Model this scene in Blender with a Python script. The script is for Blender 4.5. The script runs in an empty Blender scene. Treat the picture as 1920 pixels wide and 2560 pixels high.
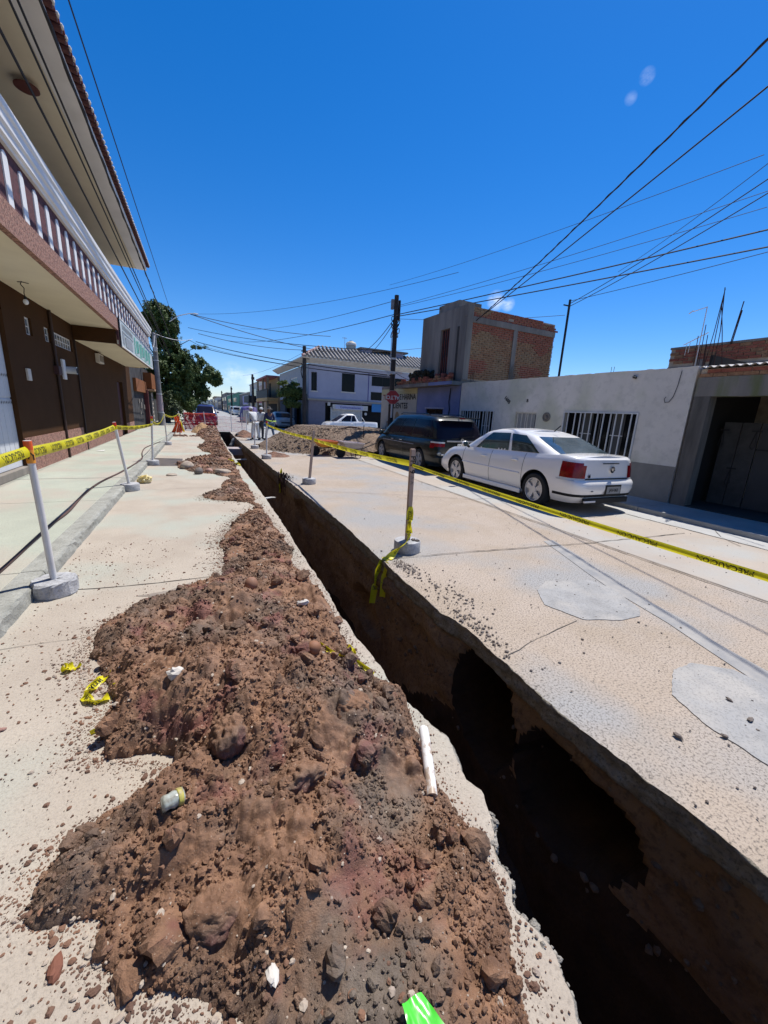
import bpy, bmesh, math, random
import numpy as np
from mathutils import Vector, Matrix
rnd = random.Random(7)
rng = np.random.default_rng(11)
scene = bpy.context.scene
COL = scene.collection
PI = math.pi

# ------------------------------------------------------------------ camera
cam_d = bpy.data.cameras.new('camera')
cam = bpy.data.objects.new('camera', cam_d)
COL.objects.link(cam)
cam_d.sensor_fit = 'VERTICAL'
cam_d.sensor_height = 36.0
cam_d.lens = 36.0 * 980 / 2560
cam_d.clip_start = 0.05
cam_d.clip_end = 3000
_f = 980.0
_Y = Vector((500 - 960, 1012 - 1280, _f)).normalized()
_D = Vector((-200, (_f * _f + 92000) / 268, _f)).normalized()
_Y = (_Y - _D * _Y.dot(_D)).normalized()
_X = _D.cross(_Y)
_U = -_D
# rows = world axes in (right, down, forward)
cam.matrix_world = Matrix(((_X.x, -_X.y, -_X.z, 0), (_Y.x, -_Y.y, -_Y.z, 0), (_U.x, -_U.y, -_U.z, 1.7), (0, 0, 0, 1)))
scene.camera = cam

# ------------------------------------------------------------------ sky, sun, exposure
SUN = Vector((0.41, 0.20, 1.0)).normalized()      # towards the sun
world = bpy.data.worlds.new('World')
scene.world = world
world.use_nodes = True
wt = world.node_tree
wt.nodes.clear()
def wn(t, **k):
    n = wt.nodes.new(t)
    for a, b in k.items(): setattr(n, a, b)
    return n
sky = wn('ShaderNodeTexSky', sky_type='NISHITA', sun_disc=False)
sky.sun_elevation = math.asin(SUN.z)
sky.sun_rotation = math.atan2(SUN.x, SUN.y)
sky.altitude = 300
sky.air_density = 1.0
sky.dust_density = 0.12
sky.ozone_density = 4.0
# small cloud wisps, placed by direction
tc = wn('ShaderNodeTexCoord')
noi = wn('ShaderNodeTexNoise'); noi.inputs['Scale'].default_value = 26; noi.inputs['Detail'].default_value = 7; noi.inputs['Roughness'].default_value = 0.62
mp0 = wn('ShaderNodeMapping'); mp0.inputs['Scale'].default_value = (1, 1, 1.8)
wt.links.new(tc.outputs['Generated'], mp0.inputs[0]); wt.links.new(mp0.outputs[0], noi.inputs['Vector'])
def wm(op, a, b=None, clamp=False):
    n = wn('ShaderNodeMath', operation=op, use_clamp=clamp)
    for i, v in enumerate((a, b)):
        if v is None: continue
        if hasattr(v, 'node'): wt.links.new(v, n.inputs[i])
        else: n.inputs[i].default_value = v
    return n.outputs[0]
total = None
for d, r, s in (((0.662, 0.53, 0.53), 0.012, 0.30), ((0.658, 0.55, 0.512), 0.010, 0.18), ((0.60, 0.76, 0.252), 0.022, 0.7), ((0.62, 0.745, 0.245), 0.016, 0.5),
                ((0.07, 1.0, 0.072), 0.028, 0.55), ((0.11, 1.0, 0.062), 0.03, 0.4), ((-0.5, 0.4, 0.3), 0.05, 0.5), ((0.9, -0.5, 0.35), 0.09, 0.6)):
    v = Vector(d).normalized()
    dn = wn('ShaderNodeVectorMath', operation='DISTANCE')
    wt.links.new(tc.outputs['Generated'], dn.inputs[0]); dn.inputs[1].default_value = v
    m = wm('SUBTRACT', 1.0, wm('DIVIDE', dn.outputs['Value'], r), True)
    m = wm('MULTIPLY', wm('MULTIPLY', m, s), wm('MULTIPLY', wm('SUBTRACT', noi.outputs['Fac'], 0.36, True), 5.0), True)
    total = m if total is None else wm('ADD', total, m, True)
hs = wn('ShaderNodeHueSaturation'); hs.inputs['Saturation'].default_value = 1.30; hs.inputs['Value'].default_value = 1.0
tn = wn('ShaderNodeMixRGB', blend_type='MULTIPLY'); tn.inputs['Fac'].default_value = 1; tn.inputs['Color2'].default_value = (0.93, 0.955, 1.10, 1)
wt.links.new(sky.outputs[0], tn.inputs['Color1']); wt.links.new(tn.outputs[0], hs.inputs['Color'])
mx = wn('ShaderNodeMixRGB'); mx.inputs['Color2'].default_value = (8.5, 9.2, 10.5, 1)
wt.links.new(total, mx.inputs['Fac']); wt.links.new(hs.outputs[0], mx.inputs['Color1'])
bg = wn('ShaderNodeBackground'); bg.inputs['Strength'].default_value = 0.100
out = wn('ShaderNodeOutputWorld')
wt.links.new(mx.outputs[0], bg.inputs['Color']); wt.links.new(bg.outputs[0], out.inputs[0])
sun_d = bpy.data.lights.new('sun', 'SUN'); sun_d.energy = 4.4; sun_d.angle = math.radians(0.53); sun_d.color = (1.0, 0.955, 0.89)
sun = bpy.data.objects.new('sun', sun_d); COL.objects.link(sun)
sun.rotation_euler = SUN.to_track_quat('Z', 'Y').to_euler()
scene.view_settings.view_transform = 'Standard'
scene.view_settings.look = 'None'
scene.view_settings.exposure = 0.42
scene.view_settings.gamma = 1.0
scene.view_settings.use_curve_mapping = False

# ------------------------------------------------------------------ helpers
def tag(o, label=None, cat=None, group=None, kind=None):
    if label: o['label'] = label
    if cat: o['category'] = cat
    if group: o['group'] = group
    if kind: o['kind'] = kind
    return o
def thing(name, label, cat, loc=(0, 0, 0), rz=0.0, group=None):
    o = bpy.data.objects.new(name, None); COL.objects.link(o)
    o.location = loc; o.rotation_euler = (0, 0, rz); o.empty_display_size = 0.1
    return tag(o, label, cat, group)
def mesh_obj(name, me, m=None, parent=None):
    o = bpy.data.objects.new(name, me); COL.objects.link(o)
    if parent: o.parent = parent
    if m is not None and not me.materials: me.materials.append(m)
    return o
def copy_tree(o, parent=None):
    c = o.copy(); COL.objects.link(c); c.parent = parent
    for ch in list(o.children): copy_tree(ch, c)
    return c
class MB:
    def __init__(s): s.v = []; s.f = []
    def add(s, vs, fs):
        b = len(s.v); s.v += [tuple(p) for p in vs]; s.f += [tuple(i + b for i in f) for f in fs]; return s
    def box(s, a, b):
        x0, x1 = sorted((a[0], b[0])); y0, y1 = sorted((a[1], b[1])); z0, z1 = sorted((a[2], b[2]))
        return s.add([(x0, y0, z0), (x1, y0, z0), (x1, y1, z0), (x0, y1, z0), (x0, y0, z1), (x1, y0, z1), (x1, y1, z1), (x0, y1, z1)],
                     [(0, 3, 2, 1), (4, 5, 6, 7), (0, 1, 5, 4), (1, 2, 6, 5), (2, 3, 7, 6), (3, 0, 4, 7)])
    def cbox(s, c, d): return s.box([c[i] - d[i] / 2 for i in range(3)], [c[i] + d[i] / 2 for i in range(3)])
    def prism(s, pts, axis, a, b):
        # polygon pts (2D) extruded along axis from a to b
        n = len(pts)
        def P(p, t):
            return {'x': (t, p[0], p[1]), 'y': (p[0], t, p[1]), 'z': (p[0], p[1], t)}[axis]
        vs = [P(p, a) for p in pts] + [P(p, b) for p in pts]
        fs = [tuple(range(n - 1, -1, -1)), tuple(range(n, 2 * n))] + [(i, (i + 1) % n, n + (i + 1) % n, n + i) for i in range(n)]
        return s.add(vs, fs)
    def tube(s, pts, r, n=8, r2=None, caps=True):
        pts = [Vector(p) for p in pts]; m = len(pts)
        rings = []
        up = None
        for i, p in enumerate(pts):
            d = (pts[min(i + 1, m - 1)] - pts[max(i - 1, 0)])
            if d.length < 1e-9: d = Vector((0, 0, 1))
            d.normalize()
            if up is None:
                up = Vector((0, 0, 1)) if abs(d.z) < 0.9 else Vector((1, 0, 0))
            a = d.cross(up).normalized(); b = a.cross(d).normalized(); up = b
            rr = r if r2 is None else r + (r2 - r) * i / max(1, m - 1)
            rings.append([p + (a * math.cos(2 * PI * k / n) + b * math.sin(2 * PI * k / n)) * rr for k in range(n)])
        vs = [q for R in rings for q in R]
        fs = [(i * n + k, i * n + (k + 1) % n, (i + 1) * n + (k + 1) % n, (i + 1) * n + k) for i in range(m - 1) for k in range(n)]
        if caps: fs += [tuple(range(n - 1, -1, -1)), tuple((m - 1) * n + k for k in range(n))]
        return s.add(vs, fs)
    def cyl(s, p, q, r, n=16, r2=None): return s.tube([p, q], r, n, r2)
    def lathe(s, prof, n=24, c=(0, 0, 0), axis='z'):
        vs = []; m = len(prof)
        for r, h in prof:
            for k in range(n):
                a = 2 * PI * k / n; x, y = r * math.cos(a), r * math.sin(a)
                p = {'z': (x, y, h), 'x': (h, x, y), 'y': (x, h, y)}[axis]
                vs.append((p[0] + c[0], p[1] + c[1], p[2] + c[2]))
        fs = [(i * n + k, i * n + (k + 1) % n, (i + 1) * n + (k + 1) % n, (i + 1) * n + k) for i in range(m - 1) for k in range(n)]
        fs += [tuple(range(n - 1, -1, -1)), tuple((m - 1) * n + k for k in range(n))]
        return s.add(vs, fs)
    def ball(s, c, r, n=10, m=7, sc=(1, 1, 1), jit=0.0, rs=None):
        rs = rs or rnd
        vs = [(c[0], c[1], c[2] - r * sc[2])]
        for i in range(1, m):
            t = PI * i / m - PI / 2
            for k in range(n):
                a = 2 * PI * k / n
                q = r * (1 + jit * (rs.random() - .5))
                vs.append((c[0] + q * math.cos(t) * math.cos(a) * sc[0], c[1] + q * math.cos(t) * math.sin(a) * sc[1], c[2] + q * math.sin(t) * sc[2]))
        vs.append((c[0], c[1], c[2] + r * sc[2]))
        fs = [(0, 1 + (k + 1) % n, 1 + k) for k in range(n)]
        for i in range(m - 2):
            for k in range(n):
                a = 1 + i * n + k; b = 1 + i * n + (k + 1) % n
                fs.append((a, b, b + n, a + n))
        L = len(vs) - 1
        fs += [(L, L - n + k, L - n + (k + 1) % n) for k in range(n)]
        return s.add(vs, fs)
    def strip(s, L, R):
        b = len(s.v); n = len(L)
        s.v += [tuple(p) for p in L] + [tuple(p) for p in R]
        s.f += [(b + i, b + n + i, b + n + i + 1, b + i + 1) for i in range(n - 1)]
        return s
    def xform(s, M):
        s.v = [tuple(M @ Vector(p)) for p in s.v]; return s
    def mesh(s, name, smooth=False):
        me = bpy.data.meshes.new(name)
        me.from_pydata(s.v, [], s.f)
        me.update()
        bm = bmesh.new(); bm.from_mesh(me); bmesh.ops.recalc_face_normals(bm, faces=bm.faces); bm.to_mesh(me); bm.free()
        if smooth:
            me.polygons.foreach_set('use_smooth', [True] * len(me.polygons))
            if smooth != 'all': me.set_sharp_from_angle(angle=math.radians(38))
        return me
    def build(s, name, m, parent=None, smooth=False, bevel=0.0):
        me = s.mesh(name, smooth)
        o = mesh_obj(name, me, m, parent)
        if bevel:
            md = o.modifiers.new('bevel', 'BEVEL'); md.width = bevel; md.segments = 2; md.limit_method = 'ANGLE'; md.angle_limit = math.radians(40)
        return o
def np_mesh(name, V, F, m=None, parent=None, smooth=True):
    me = bpy.data.meshes.new(name)
    V = np.asarray(V, dtype=np.float32); F = np.asarray(F, dtype=np.int32)
    me.vertices.add(len(V)); me.vertices.foreach_set('co', V.ravel())
    k = F.shape[1]
    me.loops.add(F.size); me.loops.foreach_set('vertex_index', F.ravel())
    me.polygons.add(len(F)); me.polygons.foreach_set('loop_start', np.arange(0, F.size, k, dtype=np.int32))
    me.polygons.foreach_set('loop_total', np.full(len(F), k, dtype=np.int32))
    me.polygons.foreach_set('use_smooth', np.full(len(F), bool(smooth)))
    me.update(calc_edges=True); me.validate()
    return mesh_obj(name, me, m, parent)
def grid_faces(ny, nx, mask=None):
    i = np.arange(ny * nx).reshape(ny, nx)
    F = np.stack([i[:-1, :-1], i[:-1, 1:], i[1:, 1:], i[1:, :-1]], -1).reshape(-1, 4)
    if mask is not None:
        F = F[mask[F].any(1)]
    return F
# numpy noise
def _h(ix, iy, s):
    n = (ix.astype(np.int64) * 374761393 + iy.astype(np.int64) * 668265263 + s * 974634777) & 0xffffffff
    n = ((n ^ (n >> 13)) * 1274126177) & 0xffffffff
    return ((n ^ (n >> 16)) & 0xffff) / 65535.0
def vnoise(x, y, s=0):
    ix = np.floor(x); iy = np.floor(y); fx = x - ix; fy = y - iy
    ix = ix.astype(np.int64); iy = iy.astype(np.int64)
    fx = fx * fx * (3 - 2 * fx); fy = fy * fy * (3 - 2 * fy)
    a = _h(ix, iy, s); b = _h(ix + 1, iy, s); c = _h(ix, iy + 1, s); d = _h(ix + 1, iy + 1, s)
    return (a + (b - a) * fx) * (1 - fy) + (c + (d - c) * fx) * fy
def fbm(x, y, s=0, o=5, g=0.5):
    t = 0; a = 1; n = 0
    for k in range(o):
        t = t + a * (vnoise(x * 2 ** k, y * 2 ** k, s + k * 17) - .5); n += a; a *= g
    return t / n * 2
def clods(x, y, cell, s=0, keep=0.7, r0=0.35, r1=0.62):
    # union of hemispherical lumps, height in units of cell
    X = x / cell; Y = y / cell
    ix = np.floor(X).astype(np.int64); iy = np.floor(Y).astype(np.int64)
    best = np.zeros_like(X)
    for dx in (-1, 0, 1):
        for dy in (-1, 0, 1):
            cx = ix + dx; cy = iy + dy
            px = cx + _h(cx, cy, s + 1); py = cy + _h(cx, cy, s + 2)
            r = r0 + (r1 - r0) * _h(cx, cy, s + 3)
            k = (_h(cx, cy, s + 4) < keep)
            d2 = ((X - px) ** 2 + (Y - py) ** 2) / (r * r)
            hgt = np.where((d2 < 1) & k, np.sqrt(np.clip(1 - d2, 0, 1)) * r, 0)
            best = np.maximum(best, hgt)
    return best

# ------------------------------------------------------------------ materials
MATS = {}
def mat(name, c, rough=0.75, c2=None, scale=3.0, detail=6, contrast=(0.35, 0.65), bump=0.0, bscale=None, metal=0.0, spec=0.4,
        speck=None, sscale=60, samt=0.5, coat=0.0, streak=False, obj_space=True, c3=None, scale3=0.7, trans=0.0, bdist=0.01):
    if name in MATS: return MATS[name]
    m = bpy.data.materials.new(name); m.use_nodes = True
    t = m.node_tree; N = t.nodes; L = t.links
    b = N['Principled BSDF']
    b.inputs['Roughness'].default_value = rough; b.inputs['Metallic'].default_value = metal
    b.inputs['Specular IOR Level'].default_value = spec
    b.inputs['Coat Weight'].default_value = coat
    if coat: b.inputs['Coat Roughness'].default_value = 0.05
    if trans: b.inputs['Transmission Weight'].default_value = trans
    tc = N.new('ShaderNodeTexCoord'); mp = N.new('ShaderNodeMapping')
    L.new(tc.outputs['Object'], mp.inputs[0])
    if streak: mp.inputs['Scale'].default_value = (1, 1, 0.15)
    src = None
    def rgb(c): return (c[0], c[1], c[2], 1)
    if c2 is None: c2 = tuple(x * 0.86 for x in c)
    n = N.new('ShaderNodeTexNoise'); n.inputs['Scale'].default_value = scale; n.inputs['Detail'].default_value = detail; n.inputs['Roughness'].default_value = 0.6
    L.new(mp.outputs[0], n.inputs['Vector'])
    r = N.new('ShaderNodeValToRGB'); r.color_ramp.elements[0].position = contrast[0]; r.color_ramp.elements[1].position = contrast[1]
    r.color_ramp.elements[0].color = rgb(c2); r.color_ramp.elements[1].color = rgb(c)
    L.new(n.outputs['Fac'], r.inputs[0]); src = r.outputs[0]
    if c3 is not None:
        n3 = N.new('ShaderNodeTexNoise'); n3.inputs['Scale'].default_value = scale3; n3.inputs['Detail'].default_value = 5
        L.new(mp.outputs[0], n3.inputs['Vector'])
        r3 = N.new('ShaderNodeValToRGB'); r3.color_ramp.elements[0].position = 0.47; r3.color_ramp.elements[1].position = 0.62
        L.new(n3.outputs['Fac'], r3.inputs[0])
        x = N.new('ShaderNodeMixRGB'); L.new(r3.outputs[0], x.inputs['Fac']); L.new(src, x.inputs['Color1']); x.inputs['Color2'].default_value = rgb(c3); src = x.outputs[0]
    if speck is not None:
        n2 = N.new('ShaderNodeTexNoise'); n2.inputs['Scale'].default_value = sscale; n2.inputs['Detail'].default_value = 3; n2.inputs['Roughness'].default_value = 0.7
        L.new(tc.outputs['Object'], n2.inputs['Vector'])
        r2 = N.new('ShaderNodeValToRGB'); r2.color_ramp.elements[0].position = 0.5; r2.color_ramp.elements[1].position = 0.66
        L.new(n2.outputs['Fac'], r2.inputs[0])
        sc = N.new('ShaderNodeMath'); sc.operation = 'MULTIPLY'; L.new(r2.outputs[0], sc.inputs[0]); sc.inputs[1].default_value = samt
        x = N.new('ShaderNodeMixRGB'); L.new(sc.outputs[0], x.inputs['Fac']); L.new(src, x.inputs['Color1']); x.inputs['Color2'].default_value = rgb(speck); src = x.outputs[0]
    L.new(src, b.inputs['Base Color'])
    if bump:
        nb = N.new('ShaderNodeTexNoise'); nb.inputs['Scale'].default_value = bscale or scale * 6; nb.inputs['Detail'].default_value = 6; nb.inputs['Roughness'].default_value = 0.65
        L.new(tc.outputs['Object'], nb.inputs['Vector'])
        bp = N.new('ShaderNodeBump'); bp.inputs['Strength'].default_value = bump; bp.inputs['Distance'].default_value = bdist
        L.new(nb.outputs['Fac'], bp.inputs['Height']); L.new(bp.outputs[0], b.inputs['Normal'])
    MATS[name] = m
    return m
M_concrete_l = mat('concrete left strip', (0.43, 0.375, 0.305), 0.9, c2=(0.365, 0.31, 0.25), scale=1.6, c3=(0.38, 0.395, 0.335), scale3=0.6, speck=(0.2, 0.17, 0.14), sscale=75, samt=0.45, bump=0.7, bscale=55, bdist=0.006)
M_concrete_r = mat('concrete road', (0.43, 0.355, 0.285), 0.9, c2=(0.385, 0.31, 0.235), scale=1.3, contrast=(.36, .6), c3=(0.34, 0.33, 0.315), scale3=0.55, speck=(0.07, 0.06, 0.052), sscale=70, samt=0.85, bump=0.9, bscale=60, bdist=0.008)
M_concrete_g = mat('grey cross street', (0.36, 0.36, 0.35), 0.9, c2=(0.28, 0.28, 0.27), scale=1.2, speck=(0.2, 0.2, 0.2), sscale=40, bump=0.4, bscale=40)
M_patch = mat('new cement patch', (0.345, 0.34, 0.33), 0.85, c2=(0.27, 0.265, 0.255), scale=4, c3=(0.38, 0.36, 0.33), scale3=2.2, speck=(0.12, 0.12, 0.12), sscale=80, samt=0.5, bump=0.3, bscale=40)
M_smear = mat('dark cement smear', (0.24, 0.24, 0.24), 0.85, c2=(0.36, 0.34, 0.31), scale=5, bump=0.3)
M_sidewalk = mat('sidewalk cement', (0.41, 0.43, 0.35), 0.88, c2=(0.34, 0.355, 0.295), scale=1.3, c3=(0.40, 0.36, 0.30), scale3=0.8, speck=(0.2, 0.2, 0.17), sscale=60, samt=0.4, bump=0.3, bscale=35)
M_kerb = mat('kerb cement', (0.36, 0.36, 0.32), 0.9, c2=(0.24, 0.24, 0.21), scale=5, speck=(0.12, 0.11, 0.10), sscale=50, samt=0.5, bump=0.8, bscale=40)
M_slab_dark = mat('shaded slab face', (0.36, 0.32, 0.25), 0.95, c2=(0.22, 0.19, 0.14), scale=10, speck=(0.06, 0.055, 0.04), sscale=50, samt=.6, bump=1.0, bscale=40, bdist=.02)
M_slab_edge = mat('broken slab edge', (0.46, 0.42, 0.36), 0.95, c2=(0.26, 0.24, 0.20), scale=14, speck=(0.15, 0.14, 0.13), sscale=60, samt=0.6, bump=1.0, bscale=50, bdist=0.02)
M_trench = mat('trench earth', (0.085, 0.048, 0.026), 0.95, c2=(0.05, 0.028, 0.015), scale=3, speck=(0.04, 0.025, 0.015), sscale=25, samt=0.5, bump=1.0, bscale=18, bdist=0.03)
M_joint = mat('dark joint', (0.10, 0.085, 0.07), 0.95)
M_brown = mat('dark brown wall paint', (0.066, 0.031, 0.013), 0.9, spec=.12, c2=(0.054, 0.025, 0.010), scale=1.5, bump=0.15, bscale=60)
M_chip = mat('red stone chip render', (0.36, 0.18, 0.13), 0.9, c2=(0.13, 0.055, 0.045), scale=22, contrast=(0.4, 0.6), speck=(0.50, 0.37, 0.28), sscale=55, samt=0.7, bump=0.8, bscale=60, bdist=0.01)
M_maroon = mat('maroon render', (0.135, 0.048, 0.052), 0.9, c2=(0.075, 0.03, 0.035), scale=14, bump=0.5, bscale=50)
M_cream = mat('cream soffit paint', (0.74, 0.67, 0.50), 0.85, c2=(0.66, 0.59, 0.44), scale=0.8)
M_white = mat('white paint', (0.78, 0.77, 0.75), 0.6, c2=(0.70, 0.69, 0.67), scale=1.5)
M_offwhite = mat('weathered white', (0.64, 0.60, 0.54), 0.8, c2=(0.52, 0.48, 0.43), scale=3, bump=0.2)
M_doorwhite = mat('white sheet metal', (0.62, 0.64, 0.67), 0.45, c2=(0.56, 0.58, 0.61), scale=2)
M_black = mat('black', (0.012, 0.012, 0.013), 0.6)
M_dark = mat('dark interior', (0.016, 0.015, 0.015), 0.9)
M_rubber = mat('rubber', (0.02, 0.02, 0.021), 0.85, bump=0.2)
M_wire = mat('wire insulation', (0.02, 0.017, 0.02), 0.7)
M_tile = mat('red clay tile', (0.27, 0.075, 0.05), 0.7, c2=(0.15, 0.05, 0.045), scale=8, bump=0.3)
M_tilegrey = mat('weathered grey tile', (0.33, 0.31, 0.29), 0.85, c2=(0.16, 0.15, 0.145), scale=7, bump=0.4)
M_housewhite = mat('house white render', (0.72, 0.665, 0.59), 0.85, c2=(0.61, 0.565, 0.50), scale=0.7, c3=(0.55, 0.53, 0.42), scale3=0.9, bump=0.3, speck=(.42, .39, .34), sscale=5, samt=.35, bscale=30)
M_housegrey = mat('grey wainscot', (0.26, 0.24, 0.21), 0.85, c2=(0.20, 0.185, 0.165), scale=2.2, bump=0.15)
M_cement = mat('raw cement', (0.27, 0.24, 0.205), 0.95, c2=(0.16, 0.142, 0.122), scale=2.0, bump=0.5, bscale=20, streak=True)
M_cementmoss = mat('mossy cement lintel', (0.27, 0.245, 0.21), 0.95, c2=(0.17, 0.155, 0.135), scale=2, c3=(0.12, 0.14, 0.05), scale3=2.4, bump=0.5, bscale=20, streak=True)
M_mortar = mat('pale mortar', (0.52, 0.42, 0.31), 0.95, c2=(0.36, 0.29, 0.21), scale=6, bump=0.7, bscale=40)
M_brick = [mat('brick a', (0.36, 0.20, 0.105), 0.92, c2=(0.21, 0.105, 0.055), scale=9, bump=0.6, bscale=50),
           mat('brick b', (0.34, 0.11, 0.065), 0.92, c2=(0.22, 0.07, 0.045), scale=9, bump=0.6, bscale=50),
           mat('brick c', (0.34, 0.215, 0.115), 0.92, c2=(0.22, 0.13, 0.07), scale=9, bump=0.6, bscale=50)]
M_blue = mat('periwinkle wall', (0.21, 0.24, 0.42), 0.85, c2=(0.15, 0.18, 0.32), scale=1.2)
M_lav = mat('lavender wall', (0.36, 0.37, 0.47), 0.85, c2=(0.30, 0.31, 0.40), scale=0.5)
M_orange = mat('orange wall', (0.22, 0.075, 0.02), 0.85)
M_ochre = mat('ochre wall', (0.36, 0.25, 0.14), 0.85)
M_green = mat('green house wall', (0.10, 0.29, 0.18), 0.85)
M_grey1 = mat('grey house wall', (0.22, 0.20, 0.18), 0.9, c2=(0.15, 0.14, 0.13), scale=1)
M_glassd = mat('dark window glass', (0.008, 0.009, 0.011), 0.15, spec=0.12)
M_glassm = mat('pale window glass', (0.16, 0.20, 0.24), 0.2, spec=0.6, c2=(0.05, 0.07, 0.09), scale=4)
M_iron = mat('painted grille', (0.62, 0.61, 0.60), 0.6)
M_ironblack = mat('black iron', (0.02, 0.02, 0.022), 0.6)
M_rust = mat('rusty steel', (0.07, 0.028, 0.018), 0.85, c2=(0.03, 0.015, 0.012), scale=20)
M_yellow = mat('yellow tape', (0.80, 0.72, 0.02), 0.4, c2=(0.72, 0.64, 0.02), scale=6)
M_pvc = mat('white pvc', (0.72, 0.71, 0.69), 0.35, c2=(0.62, 0.60, 0.57), scale=5)
M_pvcmud = mat('muddy white pvc', (0.74, 0.72, 0.69), 0.4, c2=(0.40, 0.30, 0.22), scale=14, contrast=(0.38, 0.5))
def translucent(m, f):
    t = m.node_tree; N = t.nodes; L = t.links; b = N['Principled BSDF']; o = [n for n in N if n.type == 'OUTPUT_MATERIAL'][0]
    tr = N.new('ShaderNodeBsdfTranslucent'); mx_ = N.new('ShaderNodeMixShader'); mx_.inputs[0].default_value = f
    L.new(b.inputs['Base Color'].links[0].from_socket, tr.inputs['Color']); L.new(b.outputs[0], mx_.inputs[1]); L.new(tr.outputs[0], mx_.inputs[2]); L.new(mx_.outputs[0], o.inputs['Surface'])
translucent(M_yellow, .32)
M_orangeplastic = mat('orange plastic', (0.85, 0.13, 0.03), 0.45)
M_orangeyellow = mat('orange sticker', (0.85, 0.33, 0.04), 0.45)
M_redtop = mat('red cap', (0.65, 0.05, 0.03), 0.45)
M_wood = mat('pale wood', (0.50, 0.37, 0.29), 0.8, c2=(0.40, 0.29, 0.23), scale=6, streak=True)
M_polewood = mat('dark wooden pole', (0.055, 0.045, 0.04), 0.9, c2=(0.03, 0.025, 0.022), scale=8, streak=True)
M_poleconc = mat('concrete pole', (0.24, 0.235, 0.23), 0.9, c2=(0.15, 0.145, 0.14), scale=4, bump=0.3)
M_postbase = mat('cast cement base', (0.50, 0.50, 0.50), 0.9, c2=(0.33, 0.33, 0.34), scale=9, speck=(0.15, 0.15, 0.15), sscale=45, samt=0.4, bump=0.9, bscale=35, bdist=0.012)
M_carwhite = mat('white car paint', (0.82, 0.80, 0.77), 0.25, c2=(0.80, 0.78, 0.75), coat=0.8, spec=0.5)
M_cargreen = mat('dark green car paint', (0.008, 0.012, 0.012), 0.3, c2=(0.007, 0.010, 0.010), coat=.35, spec=0.3)
M_carnavy = mat('navy car paint', (0.03, 0.035, 0.12), 0.25, coat=0.9)
M_carsilver = mat('silver car paint', (0.42, 0.42, 0.41), 0.35, coat=0.3)
M_carglass = mat('tinted car glass', (0.010, 0.009, 0.018), 0.16, spec=0.2)
M_carglassg = mat('greenish car glass', (0.035, 0.058, 0.052), 0.06, spec=0.5, coat=0.2, c2=(0.012, 0.02, 0.018), scale=1.6)
M_red = mat('red lamp', (0.26, 0.006, 0.010), 0.2, coat=0.15, spec=.3, c2=(0.13, 0.003, 0.006), scale=9)
M_lampclear = mat('clear lamp', (0.6, 0.6, 0.58), 0.15, coat=0.8)
M_chrome = mat('chrome', (0.65, 0.66, 0.68), 0.15, metal=1.0)
M_alloy = mat('alloy wheel', (0.60, 0.60, 0.61), 0.35, metal=0.5)
M_signred = mat('stop sign red', (0.42, 0.03, 0.03), 0.5, c2=(0.30, 0.02, 0.02), scale=6)
M_skin = mat('skin', (0.25, 0.12, 0.07), 0.6)
M_overall = mat('white overall cloth', (0.66, 0.67, 0.66), 0.85, c2=(0.55, 0.56, 0.55), scale=6, bump=0.4, bscale=14, bdist=0.03)
M_navycloth = mat('navy cloth', (0.03, 0.035, 0.10), 0.9, bump=0.3, bscale=14)
M_jeans = mat('blue jeans', (0.07, 0.12, 0.20), 0.9, bump=0.3, bscale=14)
M_greycloth = mat('dark grey trousers', (0.06, 0.06, 0.065), 0.9)
M_straw = mat('grey hat felt', (0.13, 0.12, 0.11), 0.9)
M_neon = mat('neon band', (0.6, 0.85, 0.15), 0.5)
# ------------------------------------------------------------------ ground and roads
XL = np.array([(-4, .88), (.2, .86), (.42, .89), (.46, .93), (.54, .97), (.58, .99), (.71, .95), (.89, 1.0), (.98, 1.07), (1.12, 1.10), (1.2, 1.07), (1.47, 1.13), (1.61, 1.08), (1.83, 1.03), (2.22, 1.04), (2.75, 1.01), (4.4, 1.03), (7.5, 1.06), (17, .95), (29.3, 1.0)])
XR = np.array([(-4, 1.97), (.4, 1.96), (.9, 1.93), (1.36, 1.89), (2.07, 1.91), (2.44, 1.92), (2.68, 1.865), (3.15, 1.87), (4.15, 1.89), (5.7, 1.93), (10.5, 1.84), (22, 1.72), (29.3, 1.76)])
def xl(y):
    y = np.asarray(y, float)
    amp = np.where(y < 1.7, 0.055, 0.018)
    return np.interp(y, XL[:, 0], XL[:, 1]) + amp * fbm(y * 5, y * 0 + 3.3, 5, 5, 0.6) + 0.02 * fbm(y * 1.1, y * 0 + 9.3, 8, 3)
def xr(y):
    y = np.asarray(y, float)
    return np.interp(y, XR[:, 0], XR[:, 1]) + 0.016 * fbm(y * 4, y * 0 + 1.3, 25, 5, 0.6)
YE = 29.3
ys = np.unique(np.concatenate([np.arange(-4, 4, 0.025), np.arange(4, 12, 0.06), np.arange(12, YE, 0.15), [YE]]))
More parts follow.
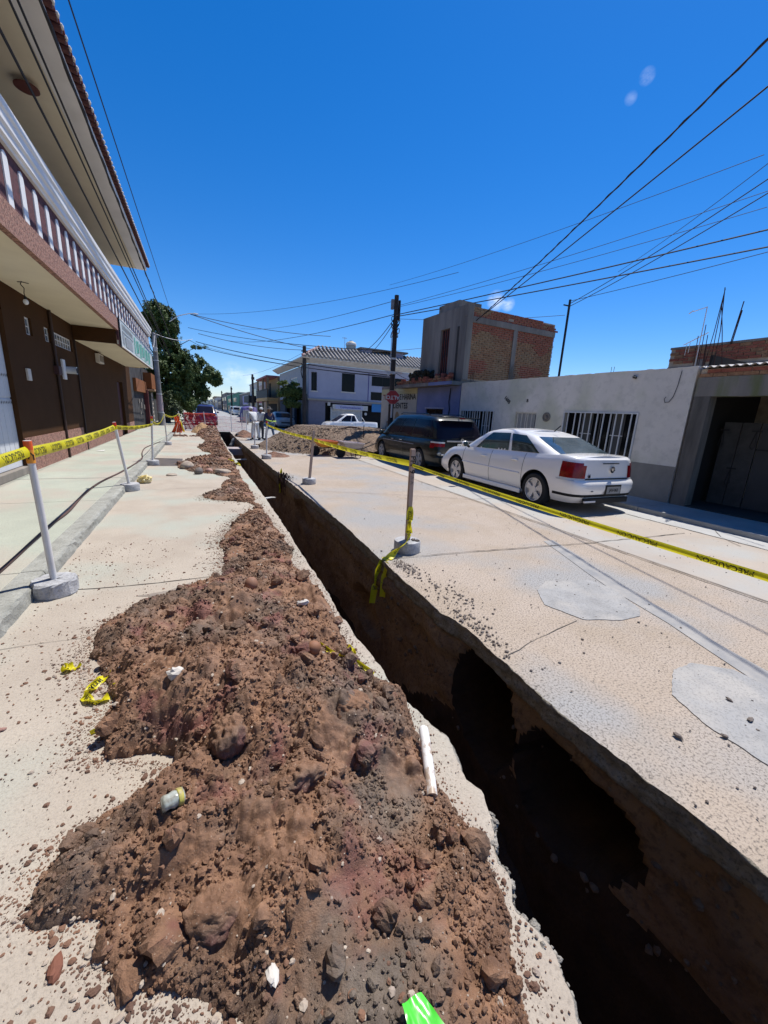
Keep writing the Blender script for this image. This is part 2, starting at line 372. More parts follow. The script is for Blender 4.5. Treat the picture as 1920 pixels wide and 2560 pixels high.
def road_slab(name, edge, far, side, m, me_):
    # side +1: the slab lies at larger x than its trench edge
    e = edge(ys)
    cols = []
    for k, t in enumerate((0, .01, .025, .05, .09, .15, .3, .6, 1.0)):
        x = e + (far - e) * t
        wear = 0.02 * (fbm(ys * 9, x * 9, 31, 4) - .25) * np.exp(-abs(x - e) / 0.05)
        cols.append(np.stack([x, ys, np.minimum(0, wear)], -1))
    V = np.stack(cols, 1)
    F = grid_faces(len(ys), V.shape[1])
    o = np_mesh(name, V.reshape(-1, 3), F, m)
    tag(o, kind='structure')
    # broken face of the slab
    rows = []
    for k, zz in enumerate((0, -.012, -.03, -.055, -.08, -.105, -.13, -.15)):
        j = 0.03 if k else 0
        x = e + side * (-0.0 + j * (fbm(ys * 11, ys * 0 + k * 2.7, 41, 4) + .15 * k / 7))
        z0 = np.minimum(0, 0.02 * (fbm(ys * 9, e * 9, 31, 4) - .25)) if k == 0 else zz
        rows.append(np.stack([x, ys, np.broadcast_to(z0, ys.shape)], -1))
    rows.append(np.stack([e + side * 0.5, ys, np.full_like(ys, -.15)], -1))
    V = np.stack(rows, 1)
    o2 = np_mesh('road_slab_edge', V.reshape(-1, 3), grid_faces(len(ys), V.shape[1]), me_, o)
    return o
road_l = road_slab('road_left_of_trench', xl, -1.42, -1, M_concrete_l, M_slab_edge)
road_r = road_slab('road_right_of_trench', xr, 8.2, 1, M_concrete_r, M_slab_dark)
def sheet(name, x0, y0, x1, y1, z, m):
    return tag(MB().add([(x0, y0, z), (x1, y0, z), (x1, y1, z), (x0, y1, z)], [(0, 1, 2, 3)]).build(name, m), kind='structure')
sheet('road_beyond', -1.42, YE, 8.2, 400, 0.0, M_concrete_g)
sheet('cross_street', 1.95 + 0.3, 21.3, 60, 33.2, 0.004, M_concrete_g)
sheet('gutter_band', 5.28, -4, 8.2, 20.4, 0.004, mat('smooth road edge', (0.42, 0.36, 0.295), 0.85, c2=(0.37, 0.315, 0.26), scale=1.0, c3=(0.38, 0.37, 0.34), scale3=0.6, speck=(0.3, 0.27, 0.24), sscale=60, samt=0.3, bump=0.3, bscale=40))
sheet('gutter_strip', 7.62, -4, 8.2, 20.4, 0.008, mat('grey gutter cement', (0.43, 0.425, 0.405), 0.85, c2=(0.36, 0.355, 0.34), scale=1.4, bump=0.2))
g = MB()
for a in ((-900, -900, 900, -4.0), (-900, YE + .2, 900, 1500), (-900, -4.0, 0.4, YE + .2), (3.0, -4.0, 900, YE + .2)):
    g.add([(a[0], a[1], -.05), (a[2], a[1], -.05), (a[2], a[3], -.05), (a[0], a[3], -.05)], [(0, 1, 2, 3)])
tag(g.build('ground', mat('ground earth', (0.25, 0.21, 0.16), 0.95, c2=(0.19, 0.16, 0.12), scale=0.05)), kind='structure')

# cracks and joints in the slabs
def crack(pts, w, name='road_joint', jit=0.02, z=0.0075):
    P = [Vector((p[0], p[1], z)) for p in pts]; Q = []
    for a, b in zip(P[:-1], P[1:]):
        n = max(2, int((b - a).length / 0.12))
        Q += [a.lerp(b, i / n) for i in range(n)]
    Q.append(P[-1])
    L_, R_ = [], []
    for i, q in enumerate(Q):
        d = (Q[min(i + 1, len(Q) - 1)] - Q[max(i - 1, 0)]).normalized(); nrm = Vector((-d.y, d.x, 0))
        q = q + nrm * (rnd.random() - .5) * jit; ww = w * (0.5 + rnd.random())
        L_.append(q + nrm * ww / 2); R_.append(q - nrm * ww / 2)
    return tag(MB().strip(L_, R_).build(name, M_joint), kind='structure')
crack([(-1.36, 4.17), (-.6, 4.1), (.35, 4.08)], .012, z=0.004)
crack([(-1.36, 3.23), (-.9, 3.22), (-.5, 3.3)], .004, z=0.004)
crack([(-1.36, 8.9), (-.3, 9.0), (.4, 8.9)], .008, z=0.004)
crack([(-1.36, 16.2), (.3, 16.1)], .012, z=0.004)
crack([(5.24, -4), (5.22, 2.0), (5.20, 5.1), (5.24, 9.0), (5.22, 20)], .016, z=0.013)
crack([(2.0, 4.0), (3.0, 3.93), (5.2, 3.72), (7.3, 3.62)], .014, z=0.013)
crack([(2.0, 8.3), (3.6, 7.6), (5.2, 6.75), (7.3, 6.6)], .012, z=0.013)
crack([(2.4, 14.95), (5.2, 14.7)], .02, z=0.004)
crack([(7.62, -4), (7.61, 20)], .015, z=0.013)
crack([(7.4, 2.9), (7.7, 3.3), (8.15, 3.6)], .01, z=0.013)
crack([(1.99, 1.93), (2.5, 2.05), (2.95, 2.12)], .006, z=0.005)
# smear of cement joining the two patches
def ragged(pts, amp=.012, n=9, seed=1):
    r = random.Random(seed); out_ = []
    for i, a in enumerate(pts):
        b = pts[(i + 1) % len(pts)]
        for k in range(n):
            t = k / n; out_.append((a[0] + (b[0] - a[0]) * t + r.uniform(-amp, amp) * (k > 0), a[1] + (b[1] - a[1]) * t + r.uniform(-amp, amp) * (k > 0)))
    return out_
def poly_sheet(name, pts, z, m, thick=0.0):
    if thick: pts = ragged(pts, .005)
    if thick: return MB().prism([(p[0], p[1]) for p in pts], 'z', z - thick, z).build(name, m)
    return MB().add([(p[0], p[1], z) for p in pts], [tuple(range(len(pts)))]).build(name, m)
L_ = [(4.62, 4.0), (4.4, 3.4), (4.18, 2.9), (4.02, 2.5), (3.93, 2.15), (3.86, 1.8), (3.72, 1.5), (3.62, 1.1), (3.55, .6), (3.5, 0.1)]
tag(MB().strip([(a + .05 + .03 * rnd.random(), b, .005) for a, b in L_], [(a - .11 - .05 * rnd.random(), b, .005) for a, b in L_]).build('cement_smear', M_smear), kind='structure')
tag(poly_sheet('cement_patch', [(3.09, 2.74), (3.37, 2.88), (3.86, 2.74), (3.93, 2.50), (3.74, 2.08), (3.60, 1.98), (3.35, 1.99), (3.02, 2.12), (2.90, 2.46)], .0065, M_patch, .006), kind='structure')
tag(poly_sheet('cement_patch', [(3.02, 1.36), (3.25, 1.36), (3.46, 1.2), (3.46, .8), (3.3, .35), (2.9, .3), (2.62, .62), (2.63, .95), (2.72, 1.2)], .0065, M_patch, .006), kind='structure')
tag(poly_sheet('wet_stain', [(-.62, 3.84), (-.45, 3.78), (-.30, 3.68), (0.1, 3.5), (0.3, 3.8), (0.0, 3.95), (-.2, 3.99), (-.37, 3.87)], .004, mat('wet mud stain', (0.22, 0.18, 0.15), 0.6, c2=(0.3, 0.26, 0.21), scale=8)), kind='structure')
tag(poly_sheet('wet_patch', [(-1.40, 14.3), (-.6, 14.1), (-.56, 12.4), (-1.30, 12.43)], .004, mat('wet pit patch', (0.16, 0.13, 0.11), 0.35, c2=(0.10, 0.085, 0.075), scale=4)), kind='structure')

# sidewalks
sw = bpy.data.objects.new('left_sidewalk', None); COL.objects.link(sw); tag(sw, kind='structure')
yj = [-4, -1.2, 1.2, 3.35, 4.42, 7.55, 9.8, 12.6, 15.3, 18.2, 21.2, 24.2, 27.3]
for a, b in zip(yj[:-1], yj[1:]):
    s_ = MB().box((-3.39, a + .006, -.04), (-1.60, b - .006, .12 + rnd.uniform(-.003, .003)))
    s_.build('slab', M_sidewalk, sw, bevel=.006)
MB().box((-14, 27.31, -.04), (-1.45, 300, .12)).build('slab', M_sidewalk, sw)
# kerb with a worn rounded front
for a, b in zip(yj[:-1], yj[1:]):
    n = max(2, int((b - a) / .08)); yy = np.linspace(a + .005, b - .005, n + 1)
    prof = [(-1.592, -.04), (-1.592, .121), (-1.45, .120), (-1.415, .113), (-1.400, .092), (-1.394, .04), (-1.390, -.04)]
    V = []
    for y in yy:
        for k, (px, pz) in enumerate(prof):
            w = 0.028 if k in (3, 4, 5) else (0.006 if k == 2 else 0)
            q = fbm(np.array([y * 6.0]), np.array([k * 3.1]), 77, 4)[0]
            V.append((px - abs(w * q) * 1.2, y, pz + (w * .4 * q if k in (3, 4) else 0)))
    np_mesh('kerb', V, grid_faces(len(yy), len(prof)), M_kerb, sw, False)
swr = bpy.data.objects.new('right_sidewalk', None); COL.objects.link(swr); tag(swr, kind='structure')
yk = [-6, -3, -.2, 2.4, 5.0, 7.6, 10.2, 12.9, 15.8, 19.0, 20.4]
M_swr = mat('right sidewalk cement', (0.33, 0.33, 0.32), 0.9, c2=(0.26, 0.26, 0.25), scale=1.6, bump=0.25)
for a, b in zip(yk[:-1], yk[1:]):
    MB().box((8.15, a + .006, -.04), (9.6, b - .006, .10)).build('slab', M_swr, swr, bevel=.01)
MB().box((7.9, 33.2, -.04), (60, 36.5, .12)).build('slab', M_swr, swr)
MB().box((7.9, 36.51, -.04), (9.6, 300, .12)).build('slab', M_swr, swr)

# ------------------------------------------------------------------ trench
yt = np.unique(np.concatenate([np.arange(-3.9, 5, 0.03), np.arange(5, 12, 0.08), np.arange(12, YE, 0.2), [YE]]))
zt = np.concatenate([np.arange(-.14, -1.3, -.035), np.arange(-1.3, -2.45, -.08)])
YY, ZZ = np.meshgrid(yt, zt, indexing='ij')
base = xr(YY)
def cav(cy, cz, ry, rz, d):
    q = ((YY - cy) / ry) ** 2 + ((ZZ - cz) / rz) ** 2 + 0.35 * fbm(YY * 4, ZZ * 4, 61, 4)
    return d * np.clip((1.15 - q) * 1.6, 0, 1) ** 0.35
X = base + 0.035 + 0.05 * fbm(YY * 1.6, ZZ * 1.6, 51, 5) + 0.02 * fbm(YY * 9, ZZ * 9, 52, 4) + 0.035 * clods(YY, ZZ, .22, 9, .5) + 0.02 * np.clip(-ZZ - .3, 0, 1)
X += cav(2.08, -.60, .36, .44, 1.0) + cav(1.26, -.62, .42, .33, 1.0) + cav(4.6, -.95, .5, .3, .2) + cav(8.2, -.5, .7, .3, .12)
X -= 0.05 * np.clip((ZZ + 0.42) / .1, 0, 1) * (1 - np.clip((ZZ + 0.2) / .06, 0, 1)) * (YY > 2.4)
trench = bpy.data.objects.new('trench', None); COL.objects.link(trench); tag(trench, kind='structure')
M_bank = mat('brown bank earth', (0.38, 0.245, 0.135), 0.95, c2=(0.23, 0.145, 0.08), scale=2.6, c3=(.19, .115, .065), scale3=1.3, speck=(0.09, 0.06, 0.04), sscale=22, samt=0.6, bump=1.0, bscale=16, bdist=0.035)
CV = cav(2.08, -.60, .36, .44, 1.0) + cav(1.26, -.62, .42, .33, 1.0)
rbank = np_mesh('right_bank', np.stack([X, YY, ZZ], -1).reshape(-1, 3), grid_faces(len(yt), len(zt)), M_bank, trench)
rbank.data.materials.append(mat('earth in painted shade', (.06, .034, .018), .95, c2=(.035, .02, .011), scale=5, bump=1.0, bscale=18, bdist=.03))  # near-black colour painted in for the shade of the hollows and lower bank
shade_mask = ((CV > .1) | (ZZ < -.80 + .22 * fbm(YY * 1.3, ZZ * 1.3, 333, 4) - .8 * np.clip((YY - 2.3) / 1.5, 0, 1)))  # mask: hollows and lower bank, where the shade is painted
Fb = grid_faces(len(yt), len(zt)); rbank.data.polygons.foreach_set('material_index', shade_mask.reshape(-1)[Fb].any(1).astype(np.int32))
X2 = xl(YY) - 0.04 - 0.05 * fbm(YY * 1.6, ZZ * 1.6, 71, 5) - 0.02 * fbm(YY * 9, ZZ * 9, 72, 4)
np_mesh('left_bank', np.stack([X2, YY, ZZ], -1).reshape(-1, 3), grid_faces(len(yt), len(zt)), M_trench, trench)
xf = np.linspace(.6, 3.1, 54)
YF, XF = np.meshgrid(yt, xf, indexing='ij')
ZF = -2.2 + .08 * fbm(YF * 2, XF * 2, 81, 5) + .05 * clods(YF, XF, .3, 5, .6)
ZF += 0.75 * np.clip(1 - ((XF - 2.1) / .55) ** 2, 0, 1) ** .7 * np.clip((2.45 - YF) / .25, 0, 1) * np.clip((YF - .6) / .9, 0, 1)
ZF += 0.35 * np.clip((YF - 6) / 18, 0, 1)
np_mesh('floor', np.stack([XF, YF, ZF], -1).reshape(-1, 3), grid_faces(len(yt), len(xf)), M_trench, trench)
MB().box((.5, YE, -2.3), (2.4, YE + .1, -.02)).build('end_wall', M_trench, trench)
MB().box((.5, -4.05, -2.3), (2.6, -3.9, -.02)).build('end_wall', M_trench, trench)

# ------------------------------------------------------------------ heap of dug-out soil along the trench
LB = np.array([(.0, .05), (.45, -.05), (.8, -.02), (1.05, -.33), (1.14, -.36), (1.2, -.34), (1.27, -.5), (1.33, -.62), (1.5, -.6), (1.62, -.48), (1.7, -.24), (1.82, -.25), (1.97, -.56), (2.2, -.6), (2.36, -.52), (2.86, -.79), (3.32, -.77), (3.53, -.61), (3.75, -.33), (4.08, .13), (4.8, .20), (5.2, .16), (5.65, .24), (6.3, .46), (6.8, .66), (7.1, .80), (7.4, .70), (7.8, .05), (8.2, -.02), (8.7, .34), (9.4, .36), (9.9, .52), (10.4, .5), (10.9, .1), (11.3, -.3), (11.9, -.6), (12.8, -.73), (13.6, -.3), (14.5, .2), (15.5, .35), (16.5, .0), (18, -.2), (20, .2), (22, .1), (24, -.1), (26, -.3), (29, .3), (31.5, .2)])
RB = np.array([(.0, .74), (.45, .77), (.6, .84), (.67, .90), (.9, .92), (1.1, .90), (1.3, .93), (1.5, .97), (1.76, 1.02), (2.0, .99), (2.3, .90), (2.8, .93), (3.2, .97), (3.9, .92), (4.1, .84), (4.7, .95), (5.5, .92), (6.5, .86), (6.95, .86), (7.4, .84), (8.5, .86), (10.5, .84), (14, .88), (18, .88), (22, .90), (29, .97), (31.5, 1.6)])
HB = np.array([(.0, .07), (.5, .10), (.9, .15), (1.3, .20), (1.7, .25), (2.2, .27), (2.8, .25), (3.4, .20), (3.8, .13), (4.2, .07), (4.8, .10), (5.5, .13), (6.3, .11), (6.9, .02), (7.3, .0), (7.8, .08), (8.6, .12), (9.4, .09), (10.0, .03), (10.6, .02), (11.4, .10), (12.5, .15), (14, .14), (15.5, .07), (17, .14), (19, .16), (21, .10), (24, .22), (28, .40), (31, .2)])
def heap(x, y, fine=True):
    wx = .09 * fbm(x * 3.5, y * 3.5, 101, 4) + .03 * fbm(x * 14, y * 14, 107, 3); wy = .08 * fbm(x * 3.5, y * 3.5, 102, 4)
    l = np.interp(y + wy, LB[:, 0], LB[:, 1]); r = np.interp(y, RB[:, 0], RB[:, 1]) ; h = np.interp(y, HB[:, 0], HB[:, 1])
    u = (x + wx * (x < .8) + .5 * wx * (x >= .8) - l) / (r - l)
    uu = np.clip(u, 0, 1)
    s = (4 * uu * (1 - uu)) ** .55
    s *= 0.55 + 0.45 * np.clip((x - l + .1) / .5, 0, 1)
    inside = (u > 0) & (u < 1)
    wet = np.clip(1 - ((x - .35) / .33) ** 2 - ((y - .62) / .42) ** 2, 0, 1) + .9 * np.clip(1 - ((x - .62) / .22) ** 2 - ((y - 1.15) / .22) ** 2, 0, 1)
    wet = np.clip(wet * 2, 0, 1)
    rgh = 1 - .75 * wet
    hs_ = np.clip(h / .2, .25, 1.2)
    z = h * s * (0.75 + 0.55 * fbm(x * 2.2, y * 2.2, 103, 3))
    k = np.clip(s * 2.2, 0, 1) * hs_
    z = z + k * (0.20 * clods(x + .03 * fbm(x * 9, y * 9, 5, 3), y, .42, 11, .45) * .42 * rgh + .30 * clods(x + .02 * fbm(x * 20, y * 20, 6, 3), y, .19, 12, .5) * .19 * rgh)
    z = z + np.clip(k, .25, 1) * rgh * (.42 * clods(x + .012 * fbm(x * 30, y * 30, 16, 3), y, .085, 13, .6) * .085 + .5 * clods(x, y, .04, 14, .62) * .04)
    def bil(f, s): return np.abs(vnoise(x * f + .6 * vnoise(x * f * .7, y * f * .7, s + 9), y * f, s) * 2 - 1)
    kk = np.clip(k, .2, 1) * (.25 + .75 * rgh)
    z = z + kk * (.055 * bil(4.5, 201) + .024 * bil(11, 202) + .012 * bil(27, 203) - .03)
    if fine: z = z + kk * (.006 * bil(58, 204) + .003 * bil(110, 205)) + np.clip(k, .3, 1) * rgh * .6 * clods(x, y, .024, 15, .65) * .024
    z = z + .012 * wet * fbm(x * 14, y * 5, 18, 4)
    z = np.where(inside, z - .006 + .012 * (fbm(x * 8, y * 8, 19, 3)) * (1 - np.clip(s, 0, 1)), -.05)
    return z, inside
M_soil = bpy.data.materials.new('dug soil'); M_soil.use_nodes = True
def soil_nodes():
    t = M_soil.node_tree; N = t.nodes; L = t.links; b = N['Principled BSDF']
    tc = N.new('ShaderNodeTexCoord')
    def noise(sc, d=5, r=.6):
        n = N.new('ShaderNodeTexNoise'); n.inputs['Scale'].default_value = sc; n.inputs['Detail'].default_value = d; n.inputs['Roughness'].default_value = r; L.new(tc.outputs['Object'], n.inputs['Vector']); return n.outputs['Fac']
    def ramp(f, p0, c0, p1, c1):
        r = N.new('ShaderNodeValToRGB'); e = r.color_ramp.elements; e[0].position = p0; e[1].position = p1; e[0].color = (*c0, 1); e[1].color = (*c1, 1); L.new(f, r.inputs[0]); return r.outputs[0]
    def mix(f, a, c):
        x = N.new('ShaderNodeMixRGB'); L.new(f, x.inputs['Fac']); L.new(a, x.inputs['Color1'])
        if hasattr(c, 'node'): L.new(c, x.inputs['Color2'])
        else: x.inputs['Color2'].default_value = (*c, 1)
        return x.outputs[0]
    c = ramp(noise(9), .35, (.15, .077, .043), .68, (.315, .172, .098))
    c = mix(ramp(noise(1.9, 4), .46, (0, 0, 0), .62, (.95, .95, .95)), c, ramp(noise(18), .35, (.088, .054, .037), .7, (.20, .135, .092)))
    c = mix(ramp(noise(3.4, 3), .56, (0, 0, 0), .66, (.55, .55, .55)), c, (.19, .06, .055))
    c = mix(ramp(noise(130, 2), .66, (0, 0, 0), .72, (.7, .7, .7)), c, (.42, .34, .26))
    def spot(cx, cy, r):
        v = N.new('ShaderNodeVectorMath'); v.operation = 'DISTANCE'; L.new(tc.outputs['Object'], v.inputs[0]); v.inputs[1].default_value = (cx, cy, .1)
        a = N.new('ShaderNodeMath'); a.operation = 'MULTIPLY_ADD'; L.new(noise(6, 4), a.inputs[0]); a.inputs[1].default_value = .5; L.new(v.outputs['Value'], a.inputs[2])
        return ramp(a.outputs[0], r + .12, (1, 1, 1), r + .32, (0, 0, 0))
    wetc = ramp(noise(7), .35, (.11, .082, .06), .7, (.21, .165, .125))
    s1 = spot(.33, .62, .22); s2 = spot(.62, 1.15, .12); s3 = spot(.55, 1.75, .14)
    c = mix(s1, c, wetc); c = mix(s2, c, wetc); c = mix(s3, c, wetc)
    L.new(c, b.inputs['Base Color'])
    rr = mix(s1, ramp(noise(2.3, 3), .45, (.9, .9, .9), .6, (.6, .6, .6)), (.38, .38, .38)); L.new(rr, b.inputs['Roughness'])
    bp = N.new('ShaderNodeBump'); bp.inputs['Strength'].default_value = .9; bp.inputs['Distance'].default_value = .008; L.new(noise(120, 6, .7), bp.inputs['Height']); L.new(bp.outputs[0], b.inputs['Normal'])
soil_nodes()
heap_root = thing('soil_heap', 'long low heap of brown and grey dug soil lying along the left edge of the trench', 'soil heap')
heap_root['kind'] = 'stuff'
def heap_part(y0, y1, st, fine):
    xx = np.arange(-1.1, 1.16, st); yy = np.arange(y0, y1 + st * .5, st)
    Yg, Xg = np.meshgrid(yy, xx, indexing='ij')
    Z, ins = heap(Xg, Yg, fine)
    lim = xl(Yg) - .012
    over = Xg > lim
    Z = np.where(over, -.05, Z)
    V = np.stack([np.minimum(Xg, lim + .0), Yg, Z], -1).reshape(-1, 3)
    F = grid_faces(len(yy), len(xx), ((Z > -.004)).reshape(-1))
    use = np.unique(F); mp = np.full(len(V), -1); mp[use] = np.arange(len(use))
    o = np_mesh('soil', V[use], mp[F], M_soil, heap_root); tag(o, kind='stuff')
heap_part(.15, 2.6, .0062, True)
heap_part(2.6, 7.2, .0105, True)
heap_part(7.2, 15.0, .02, False)
heap_part(15.0, 31.2, .045, False)

# loose clods and pebbles (nobody could count them): joined by kind
def scatter(name, label, cat, pts, sizes, m, squash=.6, seed=1, jit=.5):
    r = np.random.default_rng(seed)
    b = MB().ball((0, 0, 0), 1, 7, 5, (1, 1, squash))
    B = np.array(b.v); tri = []
    for f in b.f: tri += [(f[0], f[i], f[i + 1]) for i in range(1, len(f) - 1)]
    T = np.array(tri); n = len(pts)
    ang = r.random(n) * 2 * PI; sx = .7 + .6 * r.random(n); sy = .7 + .6 * r.random(n)
    V = B[None] * np.stack([sx, sy, .7 + .5 * r.random(n)], -1)[:, None, :] * (1 + jit * (r.random((n, len(B), 1)) - .5))
    ca, sa = np.cos(ang)[:, None], np.sin(ang)[:, None]
    Vx = V[..., 0] * ca - V[..., 1] * sa; Vy = V[..., 0] * sa + V[..., 1] * ca
    V = np.stack([Vx, Vy, V[..., 2]], -1) * np.asarray(sizes)[:, None, None] + np.asarray(pts)[:, None, :]
    F = (T[None] + (np.arange(n) * len(B))[:, None, None]).reshape(-1, 3)
    o = np_mesh(name, V.reshape(-1, 3), F, m, None, False)
    return tag(o, label, cat, kind='stuff')
def heap_scatter(n, y0, y1, margin, seed, smin, smax, out=True):
    r = np.random.default_rng(seed)
    y = y0 + (y1 - y0) * r.random(n) ** 1.3
    l = np.interp(y, LB[:, 0], LB[:, 1])
    u = r.random(n)
    x = np.where(r.random(n) < .45, l - margin * np.abs(r.normal(0, .5, n)), l + (1.0 - l) * u)
    s = smin + (smax - smin) * r.random(n) ** 4
    ok = (x < xl(y) - .02) & (x > -1.36)
    x, y, s = x[ok], y[ok], s[ok]
    z, ins = heap(x, y)
    z = np.maximum(z, 0) + s * .25
    return np.stack([x, y, z], -1), s
M_clod = mat('loose clod', (0.235, 0.125, 0.078), 0.95, c2=(0.10, 0.06, 0.045), scale=5, bump=.6, bscale=60)
M_pale = mat('pale pebble', (0.45, 0.38, 0.30), 0.85, c2=(0.28, 0.22, 0.18), scale=6, bump=.2)
M_greystone = mat('dark pebble', (0.13, 0.115, 0.11), 0.85, c2=(0.2, 0.16, 0.13), scale=6, bump=.2)
p, s = heap_scatter(3000, .3, 8, .30, 3, .003, .014); scatter('soil_clods', 'small brown clods strewn over and beside the soil heap', 'soil clods', p, s, M_clod)
p, s = heap_scatter(1700, .3, 6, .3, 4, .003, .014); scatter('pebbles', 'small pale pebbles mixed through the soil heap', 'pebbles', p, s, M_pale)
r_ = np.random.default_rng(5)
def cloud_pts(n, c, sg, seed, z=.006):
    r = np.random.default_rng(seed); q = r.normal(0, 1, (n, 2)) * np.array(sg) + np.array(c)
    return q
q = np.concatenate([cloud_pts(210, (2.06, 3.72), (.06, .2), 1), cloud_pts(140, (2.14, 2.95), (.11, .25), 2), cloud_pts(160, (2.0, 2.35), (.05, .25), 3), cloud_pts(90, (2.3, 1.9), (.7, 1.4), 4), cloud_pts(150, (1.95, 10.2), (.08, .3), 8)])
q = q[q[:, 0] > xr(q[:, 1]) + .01]
scatter('gravel_spill', 'small brown gravel spilled along the right edge of the trench', 'gravel', np.c_[q, np.full(len(q), .007)], .004 + .010 * r_.random(len(q)) ** 2, M_greystone, seed=6)
q = np.random.default_rng(9).random((900, 2)) * np.array([6.0, 9.0]) + np.array([2.0, .4])
scatter('road_crumbs', 'tiny crumbs of stone scattered over the right half of the road', 'crumbs', np.c_[q, np.full(len(q), .008)], .002 + .006 * np.random.default_rng(10).random(len(q)) ** 2, M_greystone, seed=7)
q = np.random.default_rng(12).random((1100, 2)) * np.array([1.0, 5.0]) + np.array([-1.36, .6])
scatter('kerb_crumbs', 'tiny crumbs of soil scattered between the kerb and the heap', 'crumbs', np.c_[q, np.full(len(q), .003)], .002 + .007 * np.random.default_rng(13).random(len(q)) ** 3, M_clod, seed=17)
# aggregate broken out of the near slab edge
yy_ = .42 + np.random.default_rng(14).random(420) * .62
xx_ = xl(yy_) + .012 - .035 * np.random.default_rng(15).random(420) ** 2
scatter('broken_aggregate', 'grey stones showing in the broken near edge of the left slab', 'broken concrete', np.c_[xx_, yy_, -.012 - .12 * np.random.default_rng(16).random(420)], .005 + .013 * np.random.default_rng(18).random(420) ** 2, M_slab_edge, seed=19, squash=.8)

# thin film of mud and dust around the foot of the heap
def mud_film():
    st = .009; xx = np.arange(-1.1, 1.12, st); yy = np.arange(.2, 8.2, st); Yg, Xg = np.meshgrid(yy, xx, indexing='ij')
    wy = .08 * fbm(Xg * 3.5, Yg * 3.5, 102, 4); l = np.interp(Yg + wy, LB[:, 0], LB[:, 1]); r = np.interp(Yg, RB[:, 0], RB[:, 1])
    d = np.where(Xg < l, l - Xg, np.where(Xg > r, (Xg - r) * 1.3, 0))
    m = (fbm(Xg * 7, Yg * 7, 120, 5) * .5 + fbm(Xg * 38, Yg * 38, 121, 3) * .35 - d * 2.4 + .12) > 0
    m &= (Xg < xl(Yg) - .02) & (d > 0)
    F = grid_faces(len(yy), len(xx)); F = F[m.reshape(-1)[F].all(1)]
    V = np.stack([Xg, Yg, np.full_like(Xg, .0035)], -1).reshape(-1, 3); use = np.unique(F); mp = np.full(len(V), -1); mp[use] = np.arange(len(use))
    o = np_mesh('mud_film', V[use], mp[F], mat('dusty mud film', (.30, .21, .14), .95, c2=(.22, .145, .09), scale=9), heap_root, False); tag(o, kind='stuff')

# the crumbly skin of the heap
def crumbs(n, y0, y1, s0, s1, pw, seed, nm, lab, m, nn=6, mm=4):
    r = np.random.default_rng(seed)
    y = y0 + (y1 - y0) * r.random(n) ** 1.5
    l = np.interp(y, LB[:, 0], LB[:, 1]); rr = np.interp(y, RB[:, 0], RB[:, 1])
    x = l - .03 + (rr - l + .04) * r.random(n); s = s0 + (s1 - s0) * r.random(n) ** pw
    wet = ((x - .35) / .30) ** 2 + ((y - .62) / .36) ** 2 < 1
    ok = (x < xl(y) - .015) & (~wet | (r.random(n) < .25)) & (fbm(x * 4, y * 4, 66, 3) > -.28)
    x, y, s = x[ok], y[ok], s[ok]; z, _ = heap(x, y); k = z > -.02; x, y, z, s = x[k], y[k], z[k], s[k]
    b = MB().ball((0, 0, 0), 1, nn, mm)
    B = np.array(b.v); tri = []
    for f in b.f: tri += [(f[0], f[i], f[i + 1]) for i in range(1, len(f) - 1)]
    T = np.array(tri); n = len(x)
    pn = r.normal(0, 1, (n, 9, 3)); pn /= np.linalg.norm(pn, axis=2)[..., None]; ph = .42 + .5 * r.random((n, 9))
    dt = np.einsum('bi,nki->nbk', B, pn); rad = np.where(dt > .05, ph[:, None, :] / np.maximum(dt, .05), 9).min(2)
    rad = np.minimum(rad, 1.1) * (1 + .22 * (r.random((n, len(B))) - .5))
    V = B[None] * (.75 + .5 * r.random((n, 1, 3))) * rad[..., None]
    q = r.normal(0, 1, (n, 3, 3)); Q, _ = np.linalg.qr(q); V = np.einsum('nij,nkj->nki', Q, V)
    V = V * s[:, None, None] + np.stack([x, y, np.maximum(z, 0) + s * .25], -1)[:, None, :]
    F = (T[None] + (np.arange(n) * len(B))[:, None, None]).reshape(-1, 3)
    tag(np_mesh(nm, V.reshape(-1, 3), F, m, heap_root, False), kind='stuff')
crumbs(34000, .2, 4.6, .0030, .0135, 2.6, 70, 'crumbs', '', M_soil)
crumbs(7000, 4.6, 12, .008, .03, 2.5, 71, 'crumbs', '', M_soil, 5, 4)
crumbs(6000, 12, 31, .02, .06, 2.5, 73, 'crumbs', '', M_soil, 5, 4)
crumbs(420, .5, 6, .016, .06, 2.6, 72, 'lumps', '', M_soil, 13, 10)

def dust(n, seed):
    r = np.random.default_rng(seed); y = .25 + 8 * r.random(n) ** 1.25; l = np.interp(y, LB[:, 0], LB[:, 1]); rr = np.interp(y, RB[:, 0], RB[:, 1])
    k = r.random(n) < .72; d = np.abs(r.normal(0, .07, n)) + .12 * r.random(n) ** 3
    x = np.where(k, l + .03 - d, rr - .02 + d * .7); ok = (x > -1.36) & (x < xl(y) - .01) & ~((y > 6.6) & (y < 7.6)); x, y = x[ok], y[ok]
    return np.c_[x, y, np.full(len(x), .001)], .0012 + .0045 * r.random(len(x)) ** 2.5
p, s = dust(15000, 91); scatter('fine_crumbs', 'fine brown crumbs fringing the foot of the soil heap', 'soil crumbs', p, s, M_clod, squash=.5, seed=92)
ri = np.random.default_rng(93); ii = ri.integers(0, np.searchsorted(yt, 9), 420); jj = ri.integers(2, 26, 420)
scatter('bank_stones', 'small stones stuck in the right bank of the trench', 'stones', np.stack([X[ii, jj] - .002, YY[ii, jj], ZZ[ii, jj]], -1), .006 + .022 * ri.random(420) ** 2.5, mat('bank stone', (.20, .14, .09), .9, c2=(.12, .08, .05), scale=9), squash=.9, seed=94)

